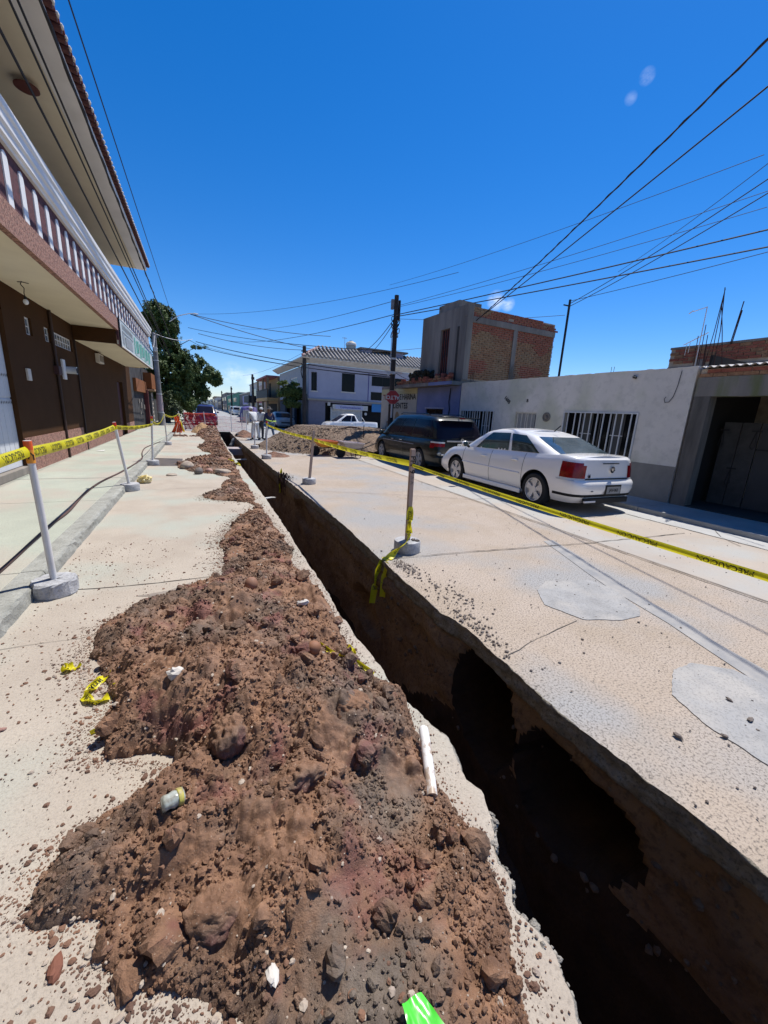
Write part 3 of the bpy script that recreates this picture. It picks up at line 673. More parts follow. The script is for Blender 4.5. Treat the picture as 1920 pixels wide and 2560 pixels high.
# stones one can point at
def stone(name, label, c, r, sc, m, seed, cat='stone', rz=0, pts=9, group=None, jit=.42, sub=1):
    rs = random.Random(seed)
    z, _ = heap(np.array([c[0]]), np.array([c[1]])); zz = max(0, float(z[0])) if c[2] is None else c[2]
    b = MB().ball((0, 0, 0), r, pts, max(6, pts // 2 + 1), sc, jit, rs)
    o = b.build(name, m, smooth='all' if sub else False)
    o.location = (c[0], c[1], zz + r * sc[2] * .55); o.rotation_euler = (rs.uniform(-.25, .25), rs.uniform(-.25, .25), rz)
    if sub:
        md = o.modifiers.new('subdivision', 'SUBSURF'); md.levels = sub; md.render_levels = sub
    return tag(o, label, cat, group)
stone('stone', 'pale angular stone on the left side of the near heap', (-.20, 2.16, None), .05, (1, .8, .7), M_offwhite, 1, sub=0)
stone('stone', 'round reddish cobble near the top end of the near heap', (.33, 3.46, None), .075, (.9, .9, .9), mat('cobble', (.30, .16, .10), .7, c2=(.22, .11, .07), scale=4), 2, jit=.1)
stone('stone', 'small pale stone right of the cobble on the heap', (.66, 2.85, None), .035, (1.4, .8, .7), M_offwhite, 3, sub=0)
stone('stone', 'flat whitish stone left of the crushed bottle', (-.43, 1.50, .0), .045, (1.5, .6, .45), M_offwhite, 4, rz=.5, sub=0)
stone('stone', 'rounded brown cobble on the heap beside the muddy pipe top', (.56, 2.12, None), .05, (1, .9, .9), mat('cobble2', (.28, .13, .07), .7), 5, jit=.12)
stone('stone', 'small white chip of stone near the bottom edge of the heap', (.10, .83, None), .022, (.8, 1.5, .5), M_offwhite, 6, sub=0)
stone('stone', 'dark brick fragment on the pale concrete at lower left', (-.50, 1.13, .0), .028, (.7, 1.4, .5), mat('brick bit', (.2, .08, .05), .9), 7, sub=0)
stone('stone', 'rust coloured stone on the concrete left of the flat whitish stone', (-.86, 1.62, .0), .03, (1, .9, .7), mat('rusty stone', (.26, .13, .08), .9), 8)
stone('stone', 'reddish sliver of stone lying alone on the left concrete', (-1.06, 2.35, .0), .025, (1.7, .8, .4), mat('pinkish stone', (.3, .17, .14), .9), 9, sub=0)
stone('stone', 'large pale boulder at the left foot of the second heap', (-.40, 11.9, .0), .17, (1.2, .9, .8), M_pale, 10)
stone('stone', 'long flat pale stone in front of the second heap', (.45, 10.9, .0), .16, (1.6, .8, .5), M_pale, 11)
stone('stone', 'pinkish rounded stone left of the long flat pale stone', (.12, 11.1, .0), .11, (1.1, .9, .7), mat('pink cobble', (.42, .25, .2), .8), 12)
stone('stone', 'brown round boulder in front of the second heap', (-.12, 10.9, .0), .12, (1, 1, .9), M_greystone, 13)
stone('stone', 'pair of low flat stones on the concrete left of the second heap', (-.72, 10.7, .0), .10, (1.4, .9, .35), M_pale, 14)
def clod(label, c, r, sc, seed, rz=0):
    r *= .9
    o = stone('clod', label, c, r, sc, M_soil, seed, cat='clod of earth', rz=rz, pts=20, jit=.1, sub=2)
    rs = random.Random(seed); pl = [(Vector((rs.gauss(0, 1), rs.gauss(0, 1), rs.gauss(0, 1))).normalized(), .55 + .4 * rs.random()) for _ in range(11)]
    for v in o.data.vertices:
        d = Vector((v.co.x / sc[0], v.co.y / sc[1], v.co.z / sc[2])) / r
        if d.length > 1e-6:
            u = d.normalized(); k = min([h / u.dot(n) for n, h in pl if u.dot(n) > .05] + [1.1]); v.co = Vector((u.x * sc[0], u.y * sc[1], u.z * sc[2])) * r * (k * .85 + .15 * d.length)
    tx = bpy.data.textures.new('clod', 'CLOUDS'); tx.noise_scale = .03; tx.noise_depth = 5
    md = o.modifiers.new('lumps', 'DISPLACE'); md.texture = tx; md.strength = r * .42; md.mid_level = .5
    o.location.z += r * .1
    return o
clod('large smooth brown clod standing on edge in the middle of the heap', (.02, 1.66, .10), .15, (.62, .75, .95), 21, .4)
clod('rough reddish clod left of the large smooth clod', (-.13, 1.52, .06), .095, (.8, .8, 1.0), 22)
clod('rounded clod behind the large smooth clod on the heap crest', (.22, 1.86, .16), .12, (1, .8, .8), 23)
clod('dark lump of earth right of the heap crest near the trench', (.62, 1.62, .12), .12, (1.1, .9, .7), 24)
clod('broad low clod in front of the heap crest', (.28, 1.36, .12), .13, (1.2, .8, .6), 25)
clod('dark overhanging clod at the lower left foot of the heap', (-.02, 1.05, .03), .11, (1.2, .9, .6), 26)
clod('clod propped against the muddy white pipe', (.86, 1.42, .03), .07, (.8, 1.0, .9), 27)
clod('wet grey lump beside the muddy white pipe', (.70, 1.72, .08), .12, (.9, 1, .6), 28)
clod('brown clod at the far right shoulder of the near heap', (.90, 2.72, .04), .06, (1, 1, .8), 29)
clod('small clod on the concrete at the left foot of the heap', (-.30, 1.42, .05), .05, (1, 1, .8), 30)
stone('stone', 'dark stone at the trench edge below the muddy pipe', (.80, 1.00, .02), .035, (1.2, .8, .7), M_greystone, 31)
stone('stone', 'round ochre pebble below the muddy pipe', (.72, 1.03, .04), .022, (1, 1, .8), M_pale, 32)
stone('stone', 'brown stone right of the round ochre pebble', (.78, 1.09, .03), .03, (.8, 1.1, .8), mat('cobble3', (.16, .08, .05), .8), 33)
for i, (x_, y_, l_) in enumerate([(3.02, 1.02, 'left of centre on the near cement patch'), (2.93, .87, 'lower middle of the near cement patch'), (3.12, .72, 'on the near cement patch by its right edge'), (2.62, .86, 'at the left rim of the near cement patch'), (2.36, .96, 'on the road left of the near cement patch'), (2.35, .47, 'on the road below the near cement patch'), (2.55, .60, 'on the ochre road just below the near cement patch')]):
    stone('stone', 'small dark stone ' + l_, (x_, y_, .01), .014 + .004 * (i % 3), (1.5, .8, .6), M_greystone, 40 + i, sub=0, rz=rnd.random() * 3)
# ------------------------------------------------------------------ lettering
def text_geo(body, size, extrude=0.0, bold=0.0, align='CENTER', spacing=1.0):
    cu = bpy.data.curves.new('lettering', 'FONT'); cu.body = body; cu.size = size; cu.extrude = extrude; cu.offset = bold
    cu.align_x = align; cu.align_y = 'CENTER'; cu.resolution_u = 2; cu.space_character = spacing
    o = bpy.data.objects.new('lettering', cu); COL.objects.link(o)
    me = o.to_mesh(); vs = [tuple(v.co) for v in me.vertices]; fs = [tuple(p.vertices) for p in me.polygons]
    o.to_mesh_clear(); bpy.data.objects.remove(o); bpy.data.curves.remove(cu)
    return vs, fs
def text(body, size, m, parent, M, name='lettering', split=True, **k):
    vs, fs = text_geo(body, size, **k)
    if split:
        par = list(range(len(vs)))
        def fd(i):
            while par[i] != i: par[i] = par[par[i]]; i = par[i]
            return i
        for f in fs:
            for j in f[1:]: par[fd(j)] = fd(f[0])
        gr = {}
        for f in fs: gr.setdefault(fd(f[0]), []).append(f)
        for g in gr.values():
            use = sorted({i for f in g for i in f}); mp = {a: b for b, a in enumerate(use)}
            me = bpy.data.meshes.new('letter'); me.from_pydata([tuple(M @ Vector(vs[i])) for i in use], [], [tuple(mp[i] for i in f) for f in g]); me.update(); mesh_obj('letter', me, m, parent)
        return
    b = MB().add(vs, fs)
    me = bpy.data.meshes.new(name); me.from_pydata([tuple(M @ Vector(v)) for v in b.v], [], b.f); me.update()
    return mesh_obj(name, me, m, parent)
def frame_m(origin, xa, ya):
    xa = Vector(xa).normalized(); ya = Vector(ya).normalized(); za = xa.cross(ya)
    return Matrix(((xa.x, ya.x, za.x, origin[0]), (xa.y, ya.y, za.y, origin[1]), (xa.z, ya.z, za.z, origin[2]), (0, 0, 0, 1)))
def cells(axis, t0, t1, u0, u1, z0, z1, ops):
    # wall panel from u0..u1 (horizontal) and z0..z1 with rectangular openings (ua, ub, za, zb)
    us = sorted({u0, u1} | {a for o in ops for a in o[:2] if u0 < a < u1}); zs = sorted({z0, z1} | {a for o in ops for a in o[2:] if z0 < a < z1})
    b = MB()
    for za, zb in zip(zs[:-1], zs[1:]):
        run = None
        for ua, ub in list(zip(us[:-1], us[1:])) + [(None, None)]:
            solid = ua is not None and not any(o[0] <= (ua + ub) / 2 <= o[1] and o[2] <= (za + zb) / 2 <= o[3] for o in ops)
            if solid: run = (run[0], ub) if run else (ua, ub)
            elif run:
                if axis == 'x': b.box((t0, run[0], za), (t1, run[1], zb))
                else: b.box((run[0], t0, za), (run[1], t1, zb))
                run = None
    return b
def window(parent, axis, t, u0, u1, z0, z1, fm, gm, w=.04, d=.05, nx=1, nz=1, depth=.08, mw=.02, pane=True, sgn=1):
    # frame + panes in a wall opening, axis = wall normal; t = outer plane; sgn = direction into the wall
    def bb(b, a0, a1, ua, ub, za, zb):
        if axis == 'x': b.box((a0, ua, za), (a1, ub, zb))
        else: b.box((ua, a0, za), (ub, a1, zb))
    b = MB(); a0 = t + sgn * (depth); a1 = a0 + sgn * d
    bb(b, a0, a1, u0, u1, z0, z0 + w); bb(b, a0, a1, u0, u1, z1 - w, z1)
    bb(b, a0, a1, u0, u0 + w, z0 + w, z1 - w); bb(b, a0, a1, u1 - w, u1, z0 + w, z1 - w)
    for i in range(1, nx):
        u = u0 + (u1 - u0) * i / nx; bb(b, a0 + sgn * .004, a1 - sgn * .004, u - mw / 2, u + mw / 2, z0 + w, z1 - w)
    for i in range(1, nz):
        z = z0 + (z1 - z0) * i / nz; bb(b, a0 + sgn * .007, a1 - sgn * .007, u0 + w, u1 - w, z - mw / 2, z + mw / 2)
    f = b.build('window', fm, parent)
    if pane:
        g = MB(); bb(g, a0 + sgn * d * .45, a0 + sgn * d * .6, u0 + w * .5, u1 - w * .5, z0 + w * .5, z1 - w * .5)
        g.build('pane', gm, f)
    return f

# ------------------------------------------------------------------ left: brown house with balcony and tiled eave
bh = thing('brown_house', 'dark brown two storey house with white capped balcony and red tiled eave', 'house', (-3.38, 12, .12))
def L(x, y, z): return (x + 3.38, y - 12, z - .12)
def Lbox(a, b): return MB().box(L(*a), L(*b))
door0, door1 = 8.6, 10.62
ops = [(door0 - 12, door1 - 12, -.12, 3.38), (11.76 - 12, 12.14 - 12, 2.90, 3.28), (12.98 - 12, 13.42 - 12, 2.92, 3.27), (13.72 - 12, 15.34 - 12, 2.92, 3.26), (22.05 - 12, 23.5 - 12, -.12, 2.45)]
cells('x', -.25, 0, -17, 14.0, -.16, 3.72, ops).build('wall', M_brown, bh)
Lbox((-6.5, 25.99, -.04), (-3.385, 26.2, 6.6)).build('wall', M_brown, bh)
cells('x', .001, .022, -1.36, 3.3, -.12, .72, [(3.0, 3.0, 0, 0)]).build('wainscot', M_chip, bh)
cells('x', .001, .022, 3.32, 10.0, -.12, .52, [(9.99, 10.0, 0, 0)]).build('wainscot', M_chip, bh)
cells('x', .001, .022, 11.52, 14.0, -.12, .52, [(13.99, 14.0, 0, 0)]).build('wainscot', M_chip, bh)
cells('x', .001, .022, -9, door0 - 12 - .03, -.12, .72, [(-8.99, -8.98, 0, 0)]).build('wainscot', M_chip, bh)
Lbox((-3.6, door0, .12), (-3.34, door1, .27)).build('doorstep', M_cement, bh, bevel=.01)
# garage door: vertical ribbed sheets with rows of punched holes
gd = Lbox((-3.52, door0, .28), (-3.48, door1, 3.49)).build('garage_door', M_doorwhite, bh)
n = 9
for i in range(n):
    a = door0 + (door1 - door0) * i / n; b_ = door0 + (door1 - door0) * (i + 1) / n
    for za, zb in ((.42, 1.62), (1.66, 2.86), (2.90, 3.46)):
        Lbox((-3.48, a + .008, za), (-3.462, b_ - .008, zb)).build('panel', M_doorwhite, gd, bevel=.004)
hb = MB()
for zc in (.60, 1.56, 2.08, 3.05):
    for i in range(3 * n):
        y_ = door0 + (door1 - door0) * (i + .5) / (3 * n)
        c = L(-3.459, y_, zc)
        hb.add([(c[0], c[1] - .018, c[2]), (c[0], c[1], c[2] - .04), (c[0], c[1] + .018, c[2]), (c[0], c[1], c[2] + .035)], [(0, 1, 2, 3)])
tag(hb.build('vent_holes', M_black, gd), kind='stuff')
Lbox((-3.48, door0, .28), (-3.455, door1, .40)).build('bottom_rail', M_doorwhite, gd, bevel=.004)
window(bh, 'x', 0, 11.76 - 12, 12.14 - 12, 2.90, 3.28, M_white, M_glassm, .035, .03, 2, 2, .05, .018, sgn=-1)
window(bh, 'x', 0, 12.98 - 12, 13.42 - 12, 2.92, 3.27, M_white, M_glassm, .035, .03, 2, 2, .05, .018, sgn=-1)
window(bh, 'x', 0, 13.72 - 12, 15.34 - 12, 2.92, 3.26, M_white, M_glassm, .035, .03, 7, 2, .05, .018, sgn=-1)
Lbox((-3.58, 22.06, .12), (-3.5, 23.49, 2.56)).build('door', mat('maroon door', (.06, .014, .016), .6), bh, bevel=.005)
Lbox((-3.5, 22.72, .12), (-3.485, 22.78, 2.56)).build('door_post', M_black, bh)
MB().cyl(L(-3.34, 13.42, .12), L(-3.34, 13.42, 3.83), .035, 10).build('downpipe', mat('brown pipe', (.045, .022, .014), .6), bh, smooth=True)
Lbox((-3.385, 13.28, 2.28), (-3.27, 13.56, 2.5)).build('pipe_box', mat('maroon box', (.05, .018, .02), .6), bh, bevel=.01)
Lbox((-3.378, 15.52, .12), (-3.34, 15.60, 3.42)).build('seam', mat('brown seam', (.03, .015, .01), .8), bh)
e = Lbox((-3.378, 13.95, 2.20), (-3.33, 14.18, 2.72)).build('meter_board', M_white, bh, bevel=.005)
mm = MB().cyl((L(-3.33, 14.25, 2.46)), L(-3.10, 14.25, 2.46), .10, 16).build('electricity_meter', mat('meter glass', (.45, .47, .5), .15, coat=1), bh, smooth=True)
MB().cyl(L(-3.12, 14.25, 2.46), L(-3.095, 14.25, 2.46), .075, 16).build('dial', M_dark, mm, smooth=True)
Lbox((-3.378, 11.33, 2.03), (-3.335, 11.52, 2.28)).build('doorbell_box', M_offwhite, bh, bevel=.008)
Lbox((-3.378, 18.25, 3.02), (-3.25, 19.0, 3.34)).build('vent_unit', M_offwhite, bh, bevel=.01)
Lbox((-3.25, 18.32, 3.07), (-3.24, 18.93, 3.29)).build('vent_grid', M_cement, bh)
# slabs and soffits
Lbox((-3.38, -5, 3.84), (-2.22, 15.58, 3.95)).build('soffit', M_cream, bh)
Lbox((-3.38, 15.6, 3.43), (-2.22, 25.0, 3.55)).build('soffit', M_cream, bh)
Lbox((-3.37, 15.5, 3.425), (-2.26, 15.595, 3.838)).build('soffit_step', M_brown, bh)
# balcony parapet (recessed slots carry the white uprights)
Lbox((-2.30, -5, 3.835), (-2.20, 15.60, 4.22)).build('parapet_band', M_chip, bh)
Lbox((-2.30, 15.602, 3.42), (-2.20, 25.0, 4.22)).build('parapet_band', M_maroon, bh)
Lbox((-2.30, -5, 4.222), (-2.232, 25.0, 4.97)).build('parapet_panel', M_maroon, bh)
Lbox((-3.3, 24.9, 3.56), (-2.301, 25.0, 4.97)).build('parapet_end', M_maroon, bh)
sb = MB(); W_, zb_, zt_ = .185, 4.235, 4.78
pts = [(-W_ / 2, zb_), (W_ / 2, zb_)] + [(W_ / 2 * math.cos(a), zt_ + W_ * .62 * math.sin(a)) for a in np.linspace(0, PI, 9)]
sb.prism([(p[0], p[1] - .12) for p in pts], 'x', -2.24 + 3.38, -2.214 + 3.38)
sme = sb.mesh('baluster'); sme.materials.append(M_white)
y = 4.0; k = 0
while y < 24.9:
    o = bpy.data.objects.new('baluster', sme); COL.objects.link(o); o.parent = bh; o.location = (0, y - 12, 0)
    y += .561
prof = [(-2.42, 4.974), (-2.185, 4.974), (-2.175, 5.01), (-2.14, 5.03), (-2.135, 5.12), (-2.105, 5.15), (-2.10, 5.26), (-2.075, 5.29), (-2.07, 5.38), (-2.42, 5.38)]
MB().prism([(p[0] + 3.38, p[1] - .12) for p in prof], 'y', -17, 25.12 - 12).build('parapet_cap', M_white, bh)
# upper storey and eave
cells('x', -.25, 0, -17, 7.2, 3.96, 6.56, [(-9, -7.8, 4.1, 6.1), (-4.6, -3.0, 4.1, 6.1), (1.0, 2.6, 4.1, 6.1)]).build('upper_wall', mat('upper wall beige', (.42, .38, .29), .85), bh)
for a, c in ((-9, -7.8), (-4.6, -3.0), (1.0, 2.6)): window(bh, 'x', 0, a, c, 4.1, 6.1, M_brown, M_glassd, .07, .05, 2, 1, .1, .03, sgn=-1)
Lbox((-6.5, 19.05, 4), (-3.4, 19.25, 6.68)).build('upper_wall', mat('upper wall beige', (.42, .38, .29), .85), bh)
Lbox((-7, -5, 6.68), (-1.95, 19.55, 6.78)).build('eave_soffit', M_cream, bh)
Lbox((-1.948, -5, 6.67), (-1.60, 19.56, 6.80)).build('eave_edge', M_white, bh, bevel=.01)
lp = MB().lathe([(.02, 6.68), (.05, 6.66), (.06, 6.62), (.17, 6.60), (.17, 6.585), (.05, 6.58)], 18, (0, 0, 0))
lp.v = [(x - 2.29 + 3.38, y + 9.73 - 12, z - .12) for x, y, z in lp.v]
lp.build('soffit_lamp', mat('brown lamp dish', (.12, .03, .02), .5), bh, smooth=True)
# clay tiles along the eave: one barrel tile per bay, each its own piece
tb = MB(); seg = 10; r0 = .088
for side in (0, 1):
    pass
outer = [(r0 * math.cos(a), r0 * math.sin(a)) for a in np.linspace(PI, 0, seg)]
inner = [((r0 - .016) * math.cos(a), (r0 - .016) * math.sin(a)) for a in np.linspace(0, PI, seg)]
ring = outer + inner
tb.prism(ring, 'x', 0, .48)
tb.v = [(x * -1, yy, z - x * .0 + (x) * .16) for x, yy, z in tb.v]
tme = tb.mesh('tile', smooth=True); tme.materials.append(M_tile)
y = 4.6; i = 0
while y < 19.55:
    o = bpy.data.objects.new('tile', tme); COL.objects.link(o); o.parent = bh
    o.location = (-1.50 + 3.38 + rnd.uniform(-.012, .012), y - 12, 6.80 - .12 + .012); o.rotation_euler = (0, 0, rnd.uniform(-.03, .03)); o.scale = (1, 1, rnd.uniform(.92, 1.05))
    y += .2
cv = MB(); y = 4.7
while y < 19.5:
    cv.tube([L(-1.50, y, 6.815), L(-1.98, y, 6.89)], .05, 8); y += .2
tag(cv.build('under_tiles', mat('pan tile', (.10, .035, .03), .8), bh), kind='stuff')
MB().prism([(-7 + 3.38, 8.2), (-1.62 + 3.38, 6.70), (-1.62 + 3.38, 6.76), (-7 + 3.38, 8.3)], 'y', -17, 19.5 - 12).build('roof', M_tile, bh)
mo = MB(); y = 4.7
while y < 19.5: mo.ball((-1.495 + 3.38, y - 12, 6.845 - .12), .045, 7, 5, (.6, 1, .8)); y += .2
tag(mo.build('mortar_plugs', M_offwhite, bh), kind='stuff')
# banner hung on the low part of the parapet
bn = thing('shop_banner', 'white banner with faded green lettering hung below the balcony balusters', 'banner', (-2.19, 20.3, 3.5))
b = MB()
bz = lambda t: 3.40 + .02 * math.sin(t * 9)
cols_ = 40; Lw = []; Rw = []
for i in range(cols_ + 1):
    t = i / cols_; yy = -4.55 + 9.25 * t
    Lw.append((.03 + .006 * math.sin(t * 40), yy, 3.43 - 3.5 + .012 * math.sin(t * 23))); Rw.append((.03, yy, 4.21 - 3.5 + .008 * math.sin(t * 15)))
b.strip(Rw, Lw)
b.build('banner_sheet', mat('banner vinyl', (.50, .56, .54), .5, c2=(.42, .46, .45), scale=3), bn)
fr = MB().box((.0, -4.6, -.11), (.045, -4.55, .74)).box((.0, 4.70, -.11), (.045, 4.75, .74)).box((0, -4.55, -.115), (.045, 4.7, -.075)).box((0, -4.55, .712), (.045, 4.7, .742))
fr.build('banner_frame', M_white, bn)
MB().box((-.002, -4.64, -.15), (.03, -4.6, .76)).build('banner_edge', M_black, bn)
M_bg = mat('banner green', (.12, .42, .32), .6); M_bgy = mat('banner grey', (.30, .32, .33), .6)
fm_ = lambda y, z: frame_m((.042, y, z), (0, 1, 0), (0, 0, 1))
def fill(u0, u1, z0, z1, m, nm='printed_block'):
    MB().add([(.040, u0, z0), (.040, u1, z0), (.040, u1, z1), (.040, u0, z1)], [(0, 1, 2, 3)]).build(nm, m, bn)
fill(-4.3, -1.9, .36, .40, M_bgy); fill(-4.3, -3.9, .0, .34, M_bgy); fill(-3.7, -2.2, -.03, .30, M_bgy)
for i in range(9): fill(-4.2 + i * .26, -4.05 + i * .26, .46, .62, M_bgy)
for i in range(11): fill(-1.6 + i * .5, -1.36 + i * .5 + .1 * (i % 2), .0 + .06 * (i % 3), .58 - .05 * (i % 2), M_bg)
for i in range(16): fill(-1.4 + i * .36, -1.2 + i * .36, -.05, .0 - .012, M_bg)

# bare bulb and wire under the soffit
bl = thing('hanging_bulb', 'bare white light bulb hanging from the soffit on a crooked wire', 'light bulb', (-3.0, 10.6, 3.84))
MB().tube([(0, 0, 0), (-.03, .02, -.05), (.03, -.02, -.12), (.0, .04, -.2), (.02, .0, -.28)], .008, 6).tube([(-.08, .05, -.01), (0, 0, -.012), (.09, .06, -.012)], .007, 6).build('wire', M_wire, bl)
MB().ball((.02, 0, -.36), .045, 12, 9, (1, 1, 1.15)).build('bulb', M_white, bl, smooth='all')
MB().cyl((.02, 0, -.27), (.02, 0, -.32), .022, 10).build('socket', M_black, bl)

# ------------------------------------------------------------------ left, beyond: shaded shop with orange panels
ls = thing('shaded_shop', 'shaded low shop with orange panels and clutter beyond the brown house', 'shop', (-3.5, 32, .12))
MB().box((-.3, -5.6, 0), (-.05, 14, 3.9)).build('wall', mat('near black wall', (.05, .048, .05), .9, c2=(.02, .02, .022), scale=1.5), ls)  # wall coloured near black with a mottled second tone
MB().box((-5, -5.58, 0), (-.31, -5.4, 3.9)).build('wall', mat('near black wall', (.05, .05, .05)), ls)
MB().box((-.04, -3.6, 2.2), (.12, 1.4, 2.95)).build('orange_panel', M_orange, ls)
MB().box((-.04, 1.6, 2.55), (.45, 4.6, 3.6)).build('orange_panel', M_orange, ls)
MB().box((.0, 1.5, 2.40), (.6, 5.0, 2.5)).build('ledge', mat('ochre ledge', (.5, .33, .2), .8), ls)
MB().box((-.04, 1.1, 0), (.2, 1.55, 2.4)).build('post', mat('maroon post', (.12, .03, .03), .8), ls)
lad = MB().box((.25, 2.6, 0), (.3, 2.68, 2.3)).box((.25, 3.3, 0), (.3, 3.38, 2.3))
for i in range(7): lad.box((.255, 2.68, .25 + i * .3), (.295, 3.3, .32 + i * .3))
lad.build('white_lattice', M_offwhite, ls)
for i, (y_, z_, w_) in enumerate([(-2.2, 1.5, .25), (-1.3, 1.2, .35), (-1.8, .8, .2), (-.7, 1.6, .22), (.2, 1.1, .3)]):
    MB().box((-.05, y_, z_), (.02, y_ + w_, z_ + w_)).build('poster', M_cement, ls)
MB().box((-.6, -5.5, 3.45), (.5, -4.6, 3.55)).build('roof_sheet', mat('ochre roof edge', (.5, .35, .12), .8), ls)

# concrete utility pole on the left
pl_ = thing('utility_pole', 'grey concrete utility pole with painted foot between the shop and the tree', 'utility pole', (-2.62, 33.2, .12))
MB().tube([(0, 0, 0), (0, 0, 6.25)], .20, 14, .13).build('shaft', M_poleconc, pl_, smooth=True)
MB().cyl((0, 0, 1.0), (0, 0, 2.1), .208, 14, .193).build('painted_band', mat('pink paint', (.42, .3, .32), .8, c2=(.25, .22, .23), scale=5), pl_, smooth=True)
for z_ in (.9, 2.15, 4.4, 5.2): MB().cyl((0, 0, z_), (0, 0, z_ + .06), .215 - z_ * .011, 14).build('clamp', M_iron, pl_, smooth=True)
MB().box((-.05, -.3, 5.0), (.14, -.15, 5.28)).build('junction_box', M_offwhite, pl_, bevel=.01)

# ------------------------------------------------------------------ right: long white house
wh = thing('white_house', 'long single storey white house with barred windows and a grey wainscot behind the parked cars', 'house', (9.31, 5.08, .10), math.atan(.05))
Hh = 2.85
opn = [(1.02, 3.05, .81, 1.92), (4.0, 4.85, -.1, 1.87), (5.82, 7.60, .86, 1.90)]
cells('x', 0, .22, .02, 7.72, -.14, Hh, opn).build('wall', M_housewhite, wh)
MB().box((.22, .03, -.1), (7, .24, Hh - .004)).build('wall', M_housewhite, wh)
MB().box((.22, .25, Hh - .35), (7, 7.72, Hh - .25)).build('roof', M_cement, wh)
MB().box((6.9, .25, -.1), (7.1, 7.72, Hh - .01)).build('wall', M_housewhite, wh)
cells('x', -.012, -.001, .02, 7.72, -.14, .80, [(4.0, 4.85, -.2, 1.9)]).build('wainscot', M_housegrey, wh)
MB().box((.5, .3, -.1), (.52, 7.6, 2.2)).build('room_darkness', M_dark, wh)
def grille(u0, u1, z0, z1, n, seed, horiz=True):
    r = random.Random(seed)
    f = MB().box((-.035, u0, z1 - .03), (-.005, u1, z1)).box((-.035, u0, z0), (-.005, u1, z0 + .03)).box((-.035, u0, z0 + .03), (-.005, u0 + .03, z1 - .03)).box((-.035, u1 - .03, z0 + .03), (-.005, u1, z1 - .03)).build('window_grille', M_iron, wh)
    for i in range(1, n):
        u = u0 + (u1 - u0) * i / n + r.uniform(-.03, .03)
        MB().box((-.033, u - .012, z0 + .03), (-.009, u + .012, z1 - .03)).build('bar', M_iron, f)
    return f
grille(1.02, 3.05, .81, 1.92, 12, 1); grille(5.82, 7.60, .86, 1.90, 13, 2)
for u0, u1, z0, z1, nx in ((1.02, 3.05, .81, 1.92, 4), (5.82, 7.60, .86, 1.90, 4)):
    window(wh, 'x', 0, u0, u1, z0, z1, mat('dark steel frame', (.06, .06, .06), .6), M_glassd, .03, .03, nx, 1, .12, .03)
    for k in range(2):
        uu = u0 + (u1 - u0) * (.18 + .42 * k)
        MB().box((.115, uu, z0 + .03), (.119, uu + .32, z1 - .03)).build('mosquito_screen', mat('mesh screen', (.085, .085, .082), .9), wh)
        MB().box((.105, uu, (z0 + z1) / 2 - .01), (.114, uu + .32, (z0 + z1) / 2 + .012)).build('cross_bar', M_iron, wh)
MB().box((.06, 4.0, -.08), (.10, 4.85, 1.87)).build('door', mat('grey steel door', (.30, .30, .295), .6, c2=(.26, .26, .255), scale=3), wh)
db = MB()
for u in (4.04, 4.22, 4.38, 4.46, 4.62, 4.79): db.box((.03, u - .012, -.08), (.058, u + .012, 1.84))
db.box((.03, 4.0, 1.84), (.058, 4.85, 1.87)).build('door_bars', M_offwhite, wh)
MB().box((.055, 4.03, 1.2), (.059, 4.1, 1.80)).build('dark_slot', M_dark, wh)
ck = MB().lathe([(.10, 0), (.13, -.01), (.13, -.035), (.095, -.04), (.09, -.02), (.05, -.02), (.045, -.045), (.0, -.05)], 22, (0, 3.63, 1.75), 'x'); ck.build('wall_lamp_disc', M_cement, wh, smooth=True)
text('1605', .16, mat('number tiles', (.06, .06, .06), .7), wh, frame_m((-.008, 5.28, 2.24), (0, -.8, -.6), (0, -.55, .8)), extrude=.004, bold=.004)
text('B', .13, mat('number tiles', (.06, .06, .06), .7), wh, frame_m((-.008, 4.43, 2.21), (0, -1, 0), (0, 0, 1)), extrude=.004, bold=.004)
MB().tube([(-.02, .30, 2.80), (-.02, .32, 2.5), (-.02, .36, 2.28), (-.03, .42, 2.16), (-.03, .50, 2.15), (-.03, .53, 2.22), (-.03, .50, 2.27)], .007, 6).build('loose_cable', M_wire, wh)
MB().tube([(-.01, 1.30, 2.74), (-.05, 1.28, 2.72), (-.05, 1.22, 2.70)], .03, 8).build('spout', M_black, wh)
cap = MB()
for i in range(60):
    u = .02 + i * .128; cap.box((-.004 - .006 * rnd.random(), u, Hh), (.21, u + .128, Hh + .012 + .014 * rnd.random()))
tag(cap.build('parapet_edge', M_housewhite, wh), kind='stuff')
for i in range(2): MB().cyl((.1, 1.9 + i * .07, Hh), (.1, 1.9 + i * .07, Hh + .16), .006, 6).build('rebar_stub', M_rust, wh)

# ------------------------------------------------------------------ right: open shed with cement lintel
sh = thing('old_shed', 'dark open fronted shed with a mossy cement lintel and grey steel door at right edge', 'shed', (9.31, 5.06, .10), math.atan(.05))
MB().box((-.01, -8.5, 2.27), (.25, -.01, 2.64)).build('lintel', M_cementmoss, sh)
MB().box((-.012, -.30, -.1), (.25, -.012, 2.268)).build('column', mat('dark cement', (.17, .155, .135), .95, c2=(.07, .064, .056), scale=3, streak=True, bump=.5), sh)
MB().box((.251, -.06, -.1), (4.5, -.012, 3.1)).build('side_wall', mat('near black shed lining', (.016, .015, .014), .95), sh)  # side wall, back wall and ceiling share one near-black colour
MB().box((3.4, -8.5, -.1), (3.5, -.07, 3.1)).build('back_wall', mat('near black shed lining', (.016, .015, .014), .95), sh)
MB().box((.26, -8.5, 2.5), (4.5, -.07, 2.6)).build('ceiling', mat('near black shed lining', (.016, .015, .014), .95), sh)
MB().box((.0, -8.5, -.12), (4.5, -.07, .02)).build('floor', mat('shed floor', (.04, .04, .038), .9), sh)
r9 = random.Random(4); yb = -.02
